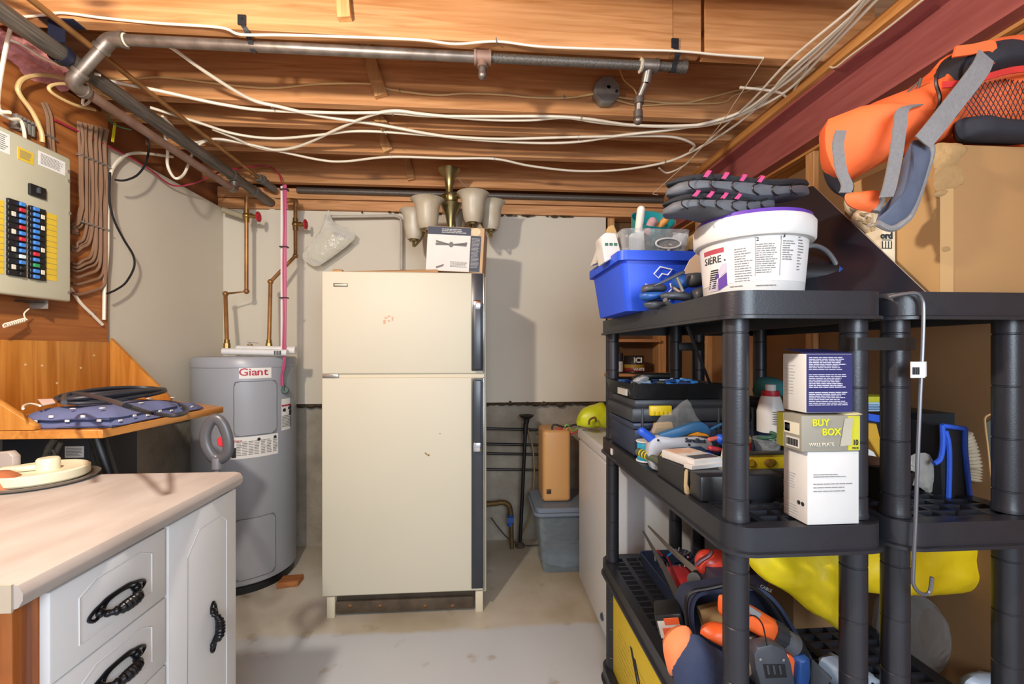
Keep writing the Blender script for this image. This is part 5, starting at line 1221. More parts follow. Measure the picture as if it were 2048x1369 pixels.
for k, (pts_, y, th) in enumerate((([(1690, 398), (1712, 394), (1728, 410), (1736, 432), (1716, 436), (1698, 424)], .96, .03), ([(1710, 424), (1728, 412), (1742, 424), (1758, 440), (1765, 462), (1758, 482), (1742, 478), (1720, 452), (1706, 438)], .93, .04))):
    part('glove', MB().pillow(ats(pts_, Y=y), (0, -1, 0), th, 5, .004, 40), glm, gv)
for k in range(7):
    p = at((1725, 1738, 1752, 1730, 1745, 1757, 1718)[k], (430, 440, 452, 446, 460, 470, 440)[k], Y=.908); part('pad', MB().obox(p, (.013, .006, .006), Matrix.Rotation(.5 + k, 4, 'Y'), .002), gld, gv)
for k in range(3):
    part('finger', MB().tube([at(1706 + k * 8, 420 + k * 5, Y=.945), at(1722 + k * 8, 412 + k * 8, Y=.925), at(1728 + k * 9, 430 + k * 10, Y=.915)], [.009, .010, .008], 10), glm, gv)
# duffel bag
ora = M('orange_fabric', 'ee6b34', .7, var=.10, scale=9, bump=.15, bscale=30); dkf = M('dark_fabric', '22222a', .8, var=.15, scale=30); strapm = M('grey_webbing', '7f7d7c', .85, var=.12, scale=160, bump=.2, bscale=500)
df = thing('duffel_bag', 'orange and black duffel bag with grey straps slumped over the big carton', 'bag', (1.0, .86, zb1))
YB1 = .985
part('body', MB().pillow(ats([(1656, 238), (1700, 232), (1752, 205), (1840, 168), (1868, 140), (1905, 168), (1900, 262), (1862, 300), (1790, 318), (1726, 350), (1700, 362), (1668, 345), (1652, 300)], Y=0.863), (0, -1, 0), .16, 6, .010, 14), ora, df)
part('lower_flap', MB().pillow(ats([(1650, 270), (1664, 300), (1672, 350), (1690, 380), (1706, 386), (1690, 396), (1664, 372), (1650, 320)], Y=0.898), (0, -1, 0), .04, 4, .004), dkf, df)
part('end_pocket', MB().pillow(ats([(1862, 150), (1895, 112), (1950, 96), (2010, 92), (2060, 110), (2072, 180), (2072, 312), (1990, 318), (1920, 316), (1872, 296), (1852, 210)], Y=0.878), (0, -1, 0), .20, 6, .008, 14), ora, df)
part('dark_top', MB().pillow(ats([(1878, 150), (1900, 116), (1950, 98), (2010, 94), (2056, 112), (2072, 150), (2000, 155), (1920, 172), (1884, 180)], Y=0.808), (0, -1, 0), .10, 5, .006), dkf, df)
part('dark_base', MB().pillow(ats([(1912, 245), (1940, 234), (2000, 244), (2080, 252), (2085, 285), (1990, 285), (1930, 280), (1914, 265)], Y=0.793), (0, -1, 0), .055, 4, .003), dkf, df)
mesh = MB(); gp = [(1900, 178), (1960, 160), (2040, 140), (2100, 140), (2100, 246), (2040, 242), (1985, 236), (1915, 232), (1896, 205)]
YM = .786
def mp(u, v):
    a = Vector(gp[0]).lerp(Vector(gp[3]), u); b_ = Vector(gp[8]).lerp(Vector((2100, 248)), u) if False else Vector((1905, 236)).lerp(Vector((2100, 248)), u)
    q_ = a.lerp(b_, v); return at(q_.x, q_.y, Y=YM - .018 * math.sin(PI * v) * min(1, 4 * u))
for i in range(26):
    for sgn in (0, 1):
        pts_ = []
        for k in range(7):
            v = k / 6; u = i / 20 + (v * .22 if sgn else -v * .22)
            if 0 <= u <= 1: pts_.append(mp(u, v))
        if len(pts_) > 1: mesh.tube(pts_, .0008, 4, smooth=False)
part('mesh_pocket', mesh, dkf, df, 'dark net pocket', kind='stuff')
rz_ = M('red_zip', 'c4302c', .5)
part('red_zip', MB().ribbon(ats([(1885, 170), (1930, 166), (1980, 152), (2030, 140), (2100, 135)], Y=0.753), (0, 0, 1), .012, .003), rz_, df, 'bright red zip')
part('piping', MB().tube(ats([(1872, 268), (1866, 240), (1880, 200), (1872, 160), (1890, 122), (1945, 100), (2010, 95), (2048, 104)], Y=0.77), .003, 6), blk, df)
part('top_flap', MB().ribbon(ats([(1908, 104), (1940, 100), (1982, 93), (1990, 118)], Y=0.763), (.3, 0, 1), .022, .004), ora, df)
def strap(pts_, w_, d=(1, 0, .3)):
    q_ = [at(a, b_, Y=y) for a, b_, y in pts_]; part('strap', MB().ribbon(q_, d, w_, .003), strapm, df, 'grey webbing strap')
strap([(1972, 112, 0.743), (1962, 135, 0.74), (1935, 172, 0.74), (1905, 210, 0.74), (1870, 255, 0.74), (1845, 285, 0.746)], .036, (1, 0, -.73))
strap([(1834, 210, 0.778), (1806, 220, 0.758), (1800, 250, 0.753), (1792, 310, 0.748), (1780, 370, 0.743), (1772, 395, 0.743)], .026, (1, 0, .1))
strap([(1682, 262, 0.778), (1676, 290, 0.763), (1682, 340, 0.753), (1694, 370, 0.748), (1690, 386, 0.748)], .022, (1, 0, 0))
part('shoulder_pad', MB().pillow(ats([(1822, 284), (1848, 282), (1862, 296), (1856, 330), (1826, 420), (1804, 448), (1780, 456), (1752, 442), (1772, 424), (1800, 370), (1815, 320)], Y=0.766), (0, -1, 0), .026, 4, .002, sub=4), M('slate_pad', '50586a', .8, var=.12, scale=30), df, 'slate-blue shoulder pad')
part('pad_binding', MB().tube(ats([(1848, 282), (1862, 296), (1856, 330), (1826, 420), (1804, 448), (1780, 458), (1754, 446)], Y=0.762), .006, 8), strapm, df)
part('handle_wrap', MB().pillow(ats([(1692, 388), (1720, 384), (1756, 382), (1758, 402), (1752, 425), (1716, 420), (1694, 406)], Y=0.783), (0, -1, 0), .03, 4, .003), ora, df, 'orange grip wrapped round the carrying handles')
part('grip_edge', MB().tube(ats([(1756, 384), (1762, 400), (1752, 424)], Y=0.774), .006, 8).ribbon(ats([(1760, 394), (1772, 385), (1778, 376)], Y=0.776), (1, 0, 1), .018, .003), strapm, df)
part('zip_pull', MB().tube(ats([(1842, 158), (1838, 170), (1834, 185)], Y=0.808), .003, 6).tube(ats([(1836, 165), (1822, 178), (1814, 186)], Y=0.808), .002, 6), M('dull_silver', '8d8e8c', .3, .7), df)
part('loop', MB().ribbon(ats([(1836, 178), (1834, 192), (1828, 205)], Y=0.813), (1, 0, 0), .012, .003), strapm, df)

# ------------------------------------------------------------------ middle shelf, left unit
Z2 = ZD[1]
tbm = M('toolbox_grey', '2f3238', .4, var=.08); tbb = M('toolbox_navy', '27324a', .4, var=.06); tyl = M('latch_yellow', 'd8c01e', .4)
tx0, tx1, ty0, ty1 = .458, .915, 1.285, 1.54
# the box stands across both units' rear halves; its right end stops short of the rear posts' row
tb = thing('toolbox', 'dark grey and navy toolbox with yellow latches on the middle shelf', 'toolbox', ((tx0 + tx1) / 2, 1.47, Z2))
part('lower_body', MB().box((tx0 + .010, ty0 + .008, Z2 + .001), (tx1 - .01, ty1 - .008, Z2 + .085), .008), tbb, tb)
part('lower_rim', MB().box((tx0 + .004, ty0 + .003, Z2 + .085), (tx1 - .004, ty1 - .003, Z2 + .105), .005), tbb, tb)
part('upper_body', MB().box((tx0, ty0, Z2 + .107), (tx1, ty1, Z2 + .150), .008).box((tx0 + .012, ty0 + .012, Z2 + .148), (tx1 - .012, ty1 - .012, Z2 + .176), .008), tbm, tb)
for x in (.545, .783):
    l_ = part('latch', MB().box((x - .034, ty0 - .010, Z2 + .128), (x + .034, ty0 + .004, Z2 + .158), .003), tyl, tb, 'yellow latch')
    for k in range(5): part('rib', MB().box((x - .026 + k * .013, ty0 - .013, Z2 + .131), (x - .022 + k * .013, ty0 - .009, Z2 + .142)), tyl, l_)
for x in (.49, .60, .73, .84): part('ridge', MB().box((x - .003, ty0 - .004, Z2 + .02), (x + .003, ty0 + .01, Z2 + .15), .001), tbm, tb)
og = thing('organiser_tray', 'shallow black tray of blue fittings on top of the toolbox', 'tray', ((tx0 + tx1) / 2, 1.47, Z2 + .177))
zo = Z2 + .178
part('tray', tub(tx0 - .003, .752, ty0 - .010, ty1 + .004, zo, zo + .046, .010, .004, .006), M('gloss_black', '141518', .25), og)
part('label_holder', MB().box((tx0 - .004, 1.33, zo + .006), (tx0 + .002, 1.41, zo + .026)), M('clear_label', 'b9b8b2', .4), og)
bits = [M('bit_blue', '2f7ed0', .4), M('bit_navy', '1f3f7a', .4), M('bit_pale', '9fb9cf', .4), blk]
for i in range(46):
    x = R.uniform(tx0 + .025, .72); y = R.uniform(ty0 + .01, ty1 - .03)
    part('fitting', MB().obox((x, y, zo + R.uniform(.034, .047)), (R.uniform(.02, .05), R.uniform(.008, .018), .010), R.uniform(-.5, .5), .002, 1), R.choice(bits), og)
part('grip', MB().tube([(.52, 1.44, zo + .05), (.55, 1.41, zo + .062), (.63, 1.41, zo + .062)], .011, 10), blk, og)
fl = single('crumpled_film', MB().pillow([(.48, 1.31, zo + .052), (.515, 1.32, zo + .062), (.535, 1.34, zo + .06), (.525, 1.38, zo + .052), (.485, 1.36, zo + .05)], (0, 0, 1), .02, 4, .008, 60), clear('wrap_film', 'e8ecee', .35, .1), 'scrap of crumpled clear film on the left of the tray', 'film')
# paint tin on the wall ledge and neighbours
pt = at(1265, 748, Y=2.66)
pc = thing('paint_tin', 'dark paint tin with white lettering on the ledge between the back wall studs', 'tin', (at(1268, 740, Y=2.70).x, 2.70, CZ - .14))
xx = pc.location.x
structure('lower_ledge', MB().box((.80, YB - .10, CZ - .158), (1.24, YB + .1, CZ - .140)), pine, parent=wb)
part('can', MB().lathe([(.062, 0), (.064, .003), (.062, .006), (.062, .105), (.064, .108), (.062, .112), (.05, .110), (0, .110)], (xx, 2.70, CZ - .139), 28), M('tin_black', '2a2624', .35, .2), pc)
part('band', MB().lathe([(.0625, .012), (.0632, .013), (.0632, .045), (.0625, .046)], (xx, 2.70, CZ - .139), 28), M('tin_red', '7a2420', .4), pc)
part('yellow_band', MB().lathe([(.0627, .034), (.0636, .035), (.0636, .055), (.0627, .056)], (xx - .0, 2.70, CZ - .139), 28), M('tin_gold', '9c7b28', .4), pc)
wl_ = M('tin_white', 'd8d6d0', .5)
text('lettering', 'ICI', wl_, pc, (xx + .002, 2.7 - .0645, CZ - .139 + .082), (1, 0, 0), (0, 0, 1), .045, bold=.002)
text('lettering', 'WHITE', wl_, pc, (xx + .008, 2.7 - .0645, CZ - .139 + .026), (1, 0, 0), (0, 0, 1), .022, bold=.0008)
gt = thing('caulk_tube', 'dark tube with a pale label beside the paint tin', 'tube', (xx - .10, 2.70, CZ - .14))
part('tube', MB().cyl((xx - .10, 2.70, CZ - .139), (xx - .10, 2.70, CZ - .01), .028, n=16), M('tube_dark', '2b2b2e', .5), gt)
part('label', MB().lathe([(.0285, .01), (.0285, .075)], (xx - .10, 2.70, CZ - .139), 16), milk, gt)
# thread spool
sp_ = at(1281, 917, Z=Z2); sp_ = Vector((.486, 1.245, Z2 + .001))
spo = thing('thread_spool', 'spool of bright turquoise thread at the left edge of the middle shelf', 'spool', sp_)
part('thread', MB().lathe([(.024, .004), (.0255, .006), (.0255, .054), (.024, .056)], sp_, 28), M('turquoise_thread', '1e9cc4', .35, var=.12, scale=80, stretch=(1, 1, 12)), spo)
for z in (0, .056): part('flange', MB().lathe([(.008, z), (.028, z), (.029, z + .002), (.028, z + .004), (.008, z + .004)], sp_, 28), M('flange_white', 'd9dee0', .4), spo)
# staple gun
YS = 1.15
sg = thing('staple_gun', 'pale grey staple gun with a blue lever on the middle shelf', 'tool', (.56, YS, Z2))
pale = M('gun_grey', 'a9acb3', .35, var=.04); gbl = M('gun_blue', '2c5f8c', .4, var=.08)
part('body', MB().prism(ats([(1297, 915), (1298, 893), (1305, 880), (1320, 873), (1345, 877), (1395, 874), (1420, 880), (1427, 890), (1424, 900), (1408, 903), (1340, 899), (1332, 906), (1334, 925), (1322, 945), (1306, 940)], Y=YS - .014), (0, .028, 0), .004, 2), pale, sg)
part('lever', MB().prism(ats([(1320, 872), (1322, 868), (1390, 846), (1405, 845), (1416, 852), (1423, 862), (1420, 873), (1412, 868), (1395, 864), (1365, 873), (1330, 884)], Y=YS - .010), (0, .02, 0), .003, 2), gbl, sg, 'blue squeeze lever')
part('lever_liner', MB().prism(ats([(1376, 872), (1396, 865), (1414, 869), (1420, 874), (1400, 873)], Y=YS - .012), (0, .024, 0), .001), M('liner_orange', 'd08a24', .5), sg)
part('grip_hole', MB().prism(ats([(1338, 903), (1345, 896), (1402, 893), (1414, 900), (1412, 914), (1396, 920), (1388, 906), (1348, 904)], Y=YS - .0155), (0, .031, 0), .002), M('gun_navy', '2b3f5c', .4), sg)
part('spring_end', MB().cyl(at(1284, 864, Y=YS), at(1312, 885, Y=YS), .012, n=14).ball(at(1284, 864, Y=YS), .012, 12, 6), M('strong_blue', '2456c8', .4), sg)
part('pin', MB().cyl(at(1420, 860, Y=YS), at(1443, 849, Y=YS), .004, n=8), gbl, sg)
for px, py in ((1316, 881), (1378, 890), (1418, 878), (1324, 911)):
    p = at(px, py, Y=YS - .014); part('screw', MB().cyl(p, p - Vector((0, .003, 0)), .0032, n=8), blk, sg)
text('lettering', 'SureShot', M('logo_navy', '1e2838', .5), sg, at(1391, 882, Y=YS - .0165), (1, 0, -.06), (0, 0, 1), .0155, bold=.0006)
bc_ = single('blister_bag', MB().pillow(ats([(1298, 868), (1318, 838), (1345, 822), (1374, 800), (1392, 832), (1400, 852), (1350, 862), (1312, 872)], Y=1.20), (0, -1, 0), .05, 5, .012, 50), clear('blister_film', 'eef1f2', .05, .06), 'clear crumpled plastic bag behind the staple gun', 'bag')
single('tan_block', MB().prism(ats([(1308, 868), (1312, 848), (1345, 845), (1350, 866)], Y=1.22), (0, .02, 0), .002), M('tan_block_card', 'b8986a', .8), 'tan cardboard piece inside the crumpled bag', 'card')
# pliers and other handles behind the post
for nm_, p0, p1, r, mt, lb in (('screwdriver', (1419, 880), (1448, 873), .006, M('coral_grip', 'b85a4e', .5), 'coral-handled tool behind the staple gun'), ('pliers', (1421, 897), (1448, 902), .007, M('crimson_grip', 'a8323c', .45), 'crimson plier handle right of the staple gun'), ('blue_clip', (1416, 915), (1442, 925), .013, M('strong_blue', '2456c8', .4), 'bright blue plastic clip between the staple gun and the post'), ('wire_coil', (1440, 878), (1450, 890), .012, M('strong_blue', '2456c8', .4), 'loop of blue cord partly behind the near post')):
    single(nm_, MB().cyl(at(*p0, Y=1.06), at(*p1, Y=1.06), r, r * .7, n=12).ball(at(*p0, Y=1.06), r, 10, 6), mt, lb, 'tool')
# flat boxes at the front
fb_ = thing('flat_box', 'long flat black box with dusty taped corner on the middle shelf', 'box', (.52, 1.09, Z2))
part('box', MB().box((.462, .952, Z2 + .001), (.55, 1.105, Z2 + .052), .002), M('dusty_black', '26272b', .6, var=.2, scale=30), fb_)
part('peeling_tape', MB().pillow([(.4605, .951, Z2 + .004), (.4605, .951, Z2 + .051), (.468, .950, Z2 + .053), (.466, .950, Z2 + .02), (.474, .950, Z2 + .002)], (0, -1, 0), .004, 3, .002, 90), M('old_tape', 'b79c72', .6), fb_)
fb3 = thing('black_case', 'plain black oblong case at the front of the middle shelf behind the post', 'case', (.56, .965, Z2))
part('case', MB().box((.468, .893, Z2 + .001), (.655, .946, Z2 + .056), .006), M('satin_black', '25272c', .35, var=.08), fb3)
kb = thing('knife_packet', 'white cardboard packet with a clear window lying on the flat black box', 'packet', (.52, 1.06, Z2 + .056))
T = Matrix.Translation((.512, 1.03, Z2 + .0535)) @ Matrix.Rotation(.25, 4, 'Z')
part('packet', MB().box((-.040, -.06, 0), (.045, .055, .020), .002, 2, T), milk, kb)
part('picture', MB().box((-.036, .0, .0199), (.04, .05, .0206), 0, 1, T), M('peach_print', 'd3a47c', .6, hex2='d9d2c8', scale=30), kb)
part('window', MB().box((-.03, -.052, .0199), (.038, -.022, .0207), 0, 1, T), M('window_grey', '55524e', .2, var=.3, scale=60), kb)
part('under_packet', MB().box((-.052, -.066, -.0005), (.06, -.04, .010), .001, 1, T), milk, kb)
kn = thing('utility_knife', 'dark green and yellow utility knife lying over the flat black box', 'knife', at(1300, 908, Y=1.16))
a, b_ = at(1276, 904, Y=1.19), at(1326, 926, Y=1.10)
part('handle', MB().tube([a, a.lerp(b_, .5), b_], [.011, .010, .009], 10), M('knife_green', '4a5340', .5), kn)
for k in range(3): p = a.lerp(b_, .15 + .12 * k); part('grip_ring', MB().tube([p, p + (b_ - a) * .03], .0118, 10, smooth=False), tyl, kn)
tm = thing('tape_measure', 'small black and yellow tape measure beside the utility knife', 'tape measure', at(1330, 918, Y=1.08))
part('body', MB().cyl(at(1332, 914, Y=1.09), at(1336, 914, Y=1.11), .017, n=20), blk, tm); part('face', MB().cyl(at(1331, 916, Y=1.086), at(1332, 914, Y=1.09), .014, n=20), M('butter_yellow', 'd9c356', .5), tm)
single('folded_paper', MB().prism(ats([(1449, 885), (1455, 880), (1460, 940), (1432, 948), (1440, 930)], Y=1.03), (0, .004, 0)), M('cream_leaflet', 'd9cfae', .7), 'cream folded leaflet standing behind the near post', 'paper')
# spirit level, glue, tub, bottle
sl = thing('spirit_level', 'yellow and black spirit level behind the white carton stack', 'level', at(1500, 925, Y=1.03))
YLv = 1.03
a, b_ = at(1462, 945, Y=YLv), at(1592, 905, Y=YLv)
part('frame', MB().box((a.x, YLv, a.z), (b_.x, YLv + .022, a.z + .006), .001).box((a.x, YLv, b_.z - .006), (b_.x, YLv + .022, b_.z), .001), M('level_black', '3c3b38', .4), sl)
part('web', MB().box((a.x, YLv + .004, a.z + .005), (b_.x, YLv + .018, b_.z - .005), .002), tyl, sl)
for px, w_, mt in ((1501, .009, M('vial_ochre', 'a8861c', .3)), (1540, .015, M('vial_dark', '7e6420', .3))):
    p = at(px, 926, Y=YLv + .003); part('vial_window', MB().lathe([(0, 0), (.010, 0), (.0105, .002), (.0085, .0035), (0, .003)], p, 18, (0, -1, 0), w_ / .0095, 1), mt, sl)
gl = thing('glue_bottle', 'cream glue bottle with a red stripe right of the near post', 'bottle', at(1492, 905, Y=1.10))
p = at(1490, 905, Y=1.10)
part('bottle', MB().lathe([(.014, -.01), (.016, 0), (.016, .038), (.008, .048), (.005, .052), (0, .052)], p, 16), M('bottle_cream', 'd8c48a', .4), gl); part('stripe', MB().lathe([(.0163, .008), (.0163, .028)], p, 16), M('stripe_red', 'b8231f', .5), gl)
cu = thing('clear_tub', 'clear plastic tub with a folded hose inside, beside the white cartons', 'tub', at(1532, 905, Y=1.12))
p = at(1535, 905, Y=1.12)
part('tub', MB().lathe([(.026, -.012), (.032, .03), (.036, .032), (.036, .038), (.033, .036), (.029, .03), (.024, -.008), (0, -.008)], p, 24), clr, cu)
part('hose', MB().tube([p + Vector((.022 * math.cos(k), .018 * math.sin(k), .03 + .003 * k)) for k in range(8)], .005, 8), M('hose_green', '3f6e5a', .4), cu)
wb_ = thing('spray_bottle', 'white bottle with a red collar behind the cartons', 'bottle', at(1540, 850, Y=1.22))
p = at(1541, 850, Y=1.22)
part('bottle', MB().lathe([(.036, -.02), (.036, .04), (.028, .075), (.022, .09), (0, .09)], p, 20), M('bottle_white', 'dcdad6', .35), wb_); part('collar', MB().lathe([(.0235, .078), (.0245, .08), (.0225, .1), (0, .102)], p, 20), M('collar_red', 'b52232', .4), wb_); part('cap', MB().lathe([(.014, .1), (.014, .118), (0, .12)], p, 16), milk, wb_)
pm = MB(); fr = face_frame(p + Vector((-.02, -.0375, .005)), (1, 0, 0), (0, 0, 1)); fineprint(pm, fr, 0, 0, .03, .04, 6, .4)
part('print', pm, ink, wb_)
single('teal_cloth', MB().pillow(ats([(1514, 770), (1520, 756), (1545, 754), (1562, 764), (1560, 792), (1530, 796), (1514, 790)], Y=1.30), (0, -1, 0), .09, 4, .006, 30), M('teal_cloth_fabric', '2f6b6c', .8, var=.15), 'crumpled teal cloth high behind the white bottle', 'cloth')
# stack of three cartons
xs0, xs1, yf = .604, .7055, .762
def clabel(parent, fr, a0, b0, a1, b1, mt, nm_='print'): part(nm_, decal(MB(), fr, a0, b0, a1, b1), mt, parent)
c1 = thing('small_carton', 'plain white carton with grey print, bottom of the stack of three at the shelf front', 'carton', (.655, .79, Z2))
za, zb3, zc3 = at(1617, 905, Y=yf).z, at(1603, 832, Y=yf).z, at(1615, 708, Y=yf).z
part('carton', MB().box((xs0, yf, Z2 + .001), (xs1, .826, za), .0015), milk, c1)
fr = face_frame((xs0, yf, Z2), (1, 0, 0), (0, 0, 1)); fL = face_frame((xs0, .826, Z2), (0, -1, 0), (0, 0, 1))
part('print', fineprint(fineprint(MB(), fr, .011, .088, .075, .096, 2, .3), fr, .011, .060, .09, .080, 3, .22), ink, c1)
part('side_print', fineprint(MB(), fL, .008, .058, .036, .09, 6, .3), M('pale_grey_print', 'b3b1b4', .7), c1)
part('side_print', fineprint(MB(), fL, .007, .004, .044, .03, 5, .3), M('pale_grey_print', 'b3b1b4', .7), c1)
mk = MB(); o_, r_, u_, n_ = fL
for k in range(2): mk.lathe([(.0028, 0), (.004, 0), (.004, .0008), (.0028, .0008)], o_ + r_ * (.042 + k * .010) + u_ * .036, 12, n_)
part('mark', mk, inkb, c1)
c2 = thing('printed_carton', 'grey and lime carton reading BUY BOX, middle of the stack of three', 'carton', (.65, .79, za))
X0, X1 = .591, .705
olive = M('carton_grey', '8b8779', .55, var=.04); lime = M('carton_lime', 'b9b62a', .55, var=.05)
T2z = za + .0008
part('carton', MB().box((X0, yf - .002, T2z), (X1, .826, zb3), .0015), olive, c2)
fr = face_frame((X0, yf - .002, T2z), (1, 0, 0), (0, 0, 1)); fL = face_frame((X0, .826, T2z), (0, -1, 0), (0, 0, 1)); H = zb3 - T2z
clabel(c2, fr, .0905, .002, .1135, H - .001, lime, 'lime_panel'); part('lime_side', MB().box((X0 - .0008, .808, T2z + .001), (X0 + .001, .8265, zb3 - .001)), lime, c2)
part('white_flap', MB().prism([fr[0] + fr[1] * a + fr[2] * b - Vector((0, .001, 0)) for a, b in ((.074, .010), (.083, H - .006), (.099, H - .004), (.095, .012))], (0, -.0008, 0)), M('flap_pale', 'a9a493', .6), c2)
part('torn_top', MB().pillow([(X0 + .088, yf, zb3), (X1 + .004, yf - .004, zb3 + .002), (X1 + .004, yf + .03, zb3 + .003), (X0 + .092, yf + .03, zb3)], (0, 0, 1), .006, 3, .002, 80), M('torn_cream', 'cfc79a', .8), c2)
fo = lambda a, b: fr[0] + fr[1] * a + fr[2] * b - Vector((0, .0012, 0))
lt = M('lime_letters', 'c6c728', .5)
text('lettering', 'BUY', lt, c2, fo(.036, H * .80), (1, 0, 0), (0, 0, 1), .0175, bold=.0006); text('lettering', 'BOX', lt, c2, fo(.057, H * .54), (1, 0, 0), (0, 0, 1), .0175, bold=.0006)
text('lettering', 'WALL PLATE', M('plate_letters', 'd9d6c8', .5), c2, fo(.038, H * .20), (1, 0, 0), (0, 0, 1), .0085); text('lettering', '10', inkb, c2, fo(.1045, H * .24), (1, 0, 0), (0, 0, 1), .014, sx=.75, bold=.0004); text('lettering', 'PACK', inkb, c2, fo(.1045, H * .09), (1, 0, 0), (0, 0, 1), .005)
clabel(c2, fL, .020, .03, .060, .052, M('label_cream', 'd8d4bf', .6), 'label'); clabel(c2, fL, .026, .005, .060, .024, milk, 'barcode_label')
bcm = MB()
for i in range(12): decal(bcm, fL, .028 + i * .0025, .008, .0292 + i * .0025 + (i % 3) * .0004, .021, .0014)
part('barcode', bcm, inkb, c2); clabel(c2, fL, .022, .033, .036, .049, lime, 'badge'); text('lettering', '10', inkb, c2, fL[0] + fL[1] * .029 + fL[2] * .041 + fL[3] * .0012, fL[1], fL[2], .012)
c3 = thing('bulb_carton', 'navy-faced white carton with small print, topmost of the stack of three', 'carton', (.65, .79, zb3))
X0, X1 = .6025, .694; ztp = zc3
part('carton', MB().box((X0, yf + .002, zb3 + .0045), (X1, .826, ztp), .0015), milk, c3)
fr = face_frame((X0, yf + .002, zb3 + .0045), (1, 0, 0), (0, 0, 1)); fL = face_frame((X0, .826, zb3 + .0045), (0, -1, 0), (0, 0, 1)); H = ztp - zb3 - .0045
nv2 = M('carton_navy', '23245c', .5, var=.05); clabel(c3, fr, .0008, .001, X1 - X0 - .0005, H - .001, nv2, 'navy_face')
part('lid_flap', MB().prism([(X0, yf + .002, ztp), (X1, yf + .002, ztp), (X1 - .004, .826, ztp + .008), (X0 + .004, .826, ztp + .008)], (0, 0, .0012)), nv2, c3)
wpn = M('white_fine_print', 'c9c9d8', .6)
part('print', fineprint(fineprint(fineprint(MB(), fr, .005, H * .72, .082, H * .95, 8, .42, .0014), fr, .005, H * .42, .082, H * .66, 8, .42, .0014), fr, .005, H * .12, .082, H * .36, 8, .42, .0014), wpn, c3)
part('side_print', fineprint(MB(), fL, .008, .03, .036, .09, 10, .25), M('pale_grey_print', 'b3b1b4', .7), c3)

# ------------------------------------------------------------------ middle shelf, right unit
ln = thing('lime_box', 'flat lime and pale-blue box on top of the black tool bag', 'box', (at(1755, 815, Y=1.08).x, 1.1, 1.09))
a, b_ = at(1728, 824, Y=1.06), at(1804, 794, Y=1.06)
part('box', MB().box((a.x, 1.06, a.z), (b_.x, 1.16, b_.z), .002), M('pale_blue_box', '9fb9c9', .5), ln)
part('lime_top', MB().box((a.x - .0005, 1.0585, b_.z - .014), (b_.x + .0005, 1.161, b_.z + .0008), .001), lime, ln)
fr = face_frame((a.x, 1.0595, a.z), (1, 0, 0), (0, 0, 1)); part('print', fineprint(MB(), fr, .006, .004, .05, .02, 4, .4), M('blue_print', '2c5c86', .6), ln)
ub = thing('tool_bag', 'black fabric tool bag with bright blue binding and an open end pocket', 'bag', (.93, .98, Z2))
bkf = M('black_canvas', '17181d', .85, var=.12, scale=60); bbl = M('blue_binding', '2a5bd0', .7, var=.1, scale=120, bump=.3, bscale=600)
part('body', MB().prism(ats([(1728, 830), (1842, 852), (1850, 905), (1842, 990), (1730, 985)], Y=1.04), (0, .10, 0), .012, 2), bkf, ub)
part('top_band', MB().prism(ats([(1728, 826), (1800, 838), (1842, 852), (1842, 864), (1800, 852), (1728, 840)], Y=1.035), (0, .006, 0)), bbl, ub, 'blue band')
YU = .90
part('end_pocket', MB().prism(ats([(1882, 850), (1930, 856), (1944, 1016), (1888, 1018), (1884, 930)], Y=YU + .004), (.0, .10, 0), .003), bkf, ub)
bnd = MB()
for pl_ in ([(1884, 852), (1930, 858)], [(1930, 856), (1930, 900), (1936, 960), (1941, 1012)], [(1942, 1014), (1894, 1016)], [(1896, 1014), (1898, 940), (1897, 890), (1890, 862)], [(1884, 850), (1885, 890), (1880, 918), (1868, 928)]):
    part('binding', MB().tube(ats(pl_, Y=YU), .0052, 8, flat=(1, 1)), bbl, ub, 'blue woven binding')
dk = thing('dark_carton', 'dark glossy carton with a raised pale-edged flap on the right shelf', 'carton', (.98, 1.05, Z2))
a, b_ = at(1840, 1000, Y=1.07), at(1992, 826, Y=1.07)
part('carton', MB().box((a.x, 1.07, Z2 + .001), (b_.x, 1.20, b_.z), .002), M('carton_dark', '23282c', .35, var=.2, scale=6), dk)
part('teal_patch', MB().prism(ats([(1950, 868), (1978, 850), (1985, 870)], Y=1.0692), (0, -.0006, 0)), M('teal_print', '1f7d74', .5), dk)
part('flap', MB().prism(ats([(1972, 846), (1988, 838), (1994, 900), (2003, 1018), (1990, 1012), (1980, 930)], Y=.905), (0, .004, 0)), M('flap_grey', '4d5148', .6), dk)
part('flap_edge', MB().tube(ats([(1990, 826), (1972, 834), (1970, 850), (1976, 900), (1982, 960), (1988, 1008), (1994, 1016)], Y=.903), .0022, 6), card2, dk)
dh = thing('duct_hose', 'ribbed cream flexible hose in front of the dark carton', 'hose', at(1942, 965, Y=1.03))
pp = ats([(1926, 868), (1938, 900), (1946, 935), (1944, 962)], Y=1.02); hq = MB(); q_ = []; r_ = []
for i in range(60):
    t = i / 59 * 3; k = min(2, int(t)); p = pp[k].lerp(pp[k + 1], t - k); q_.append(p); r_.append(.016 + .003 * math.sin(i * 1.57 * 1.0))
part('hose', hq.tube(q_, r_, 14, smooth=False), M('hose_cream', 'b5a78e', .6), dh)
single('zip_bag', MB().pillow(ats([(1818, 914), (1864, 912), (1864, 984), (1840, 976), (1816, 962)], Y=.93), (0, -1, 0), .02, 4, .004, 60), clear('zip_film', 'c9c5bc', .40, .15), 'clear zip bag of small parts hanging in front of the black tool bag', 'bag')
single('yellow_bracket', MB().prism(ats([(1732, 847), (1754, 848), (1768, 905), (1768, 926), (1745, 890), (1732, 872)], Y=.96), (0, .02, 0), .002), M('amber_plastic', 'c99a2e', .5), 'amber plastic bracket between the two shelving posts', 'bracket')
single('pale_packet', MB().prism(ats([(1732, 895), (1748, 905), (1757, 920), (1732, 922)], Y=.965), (0, .02, 0), .001), milk, 'pale packet beneath the amber bracket', 'packet')
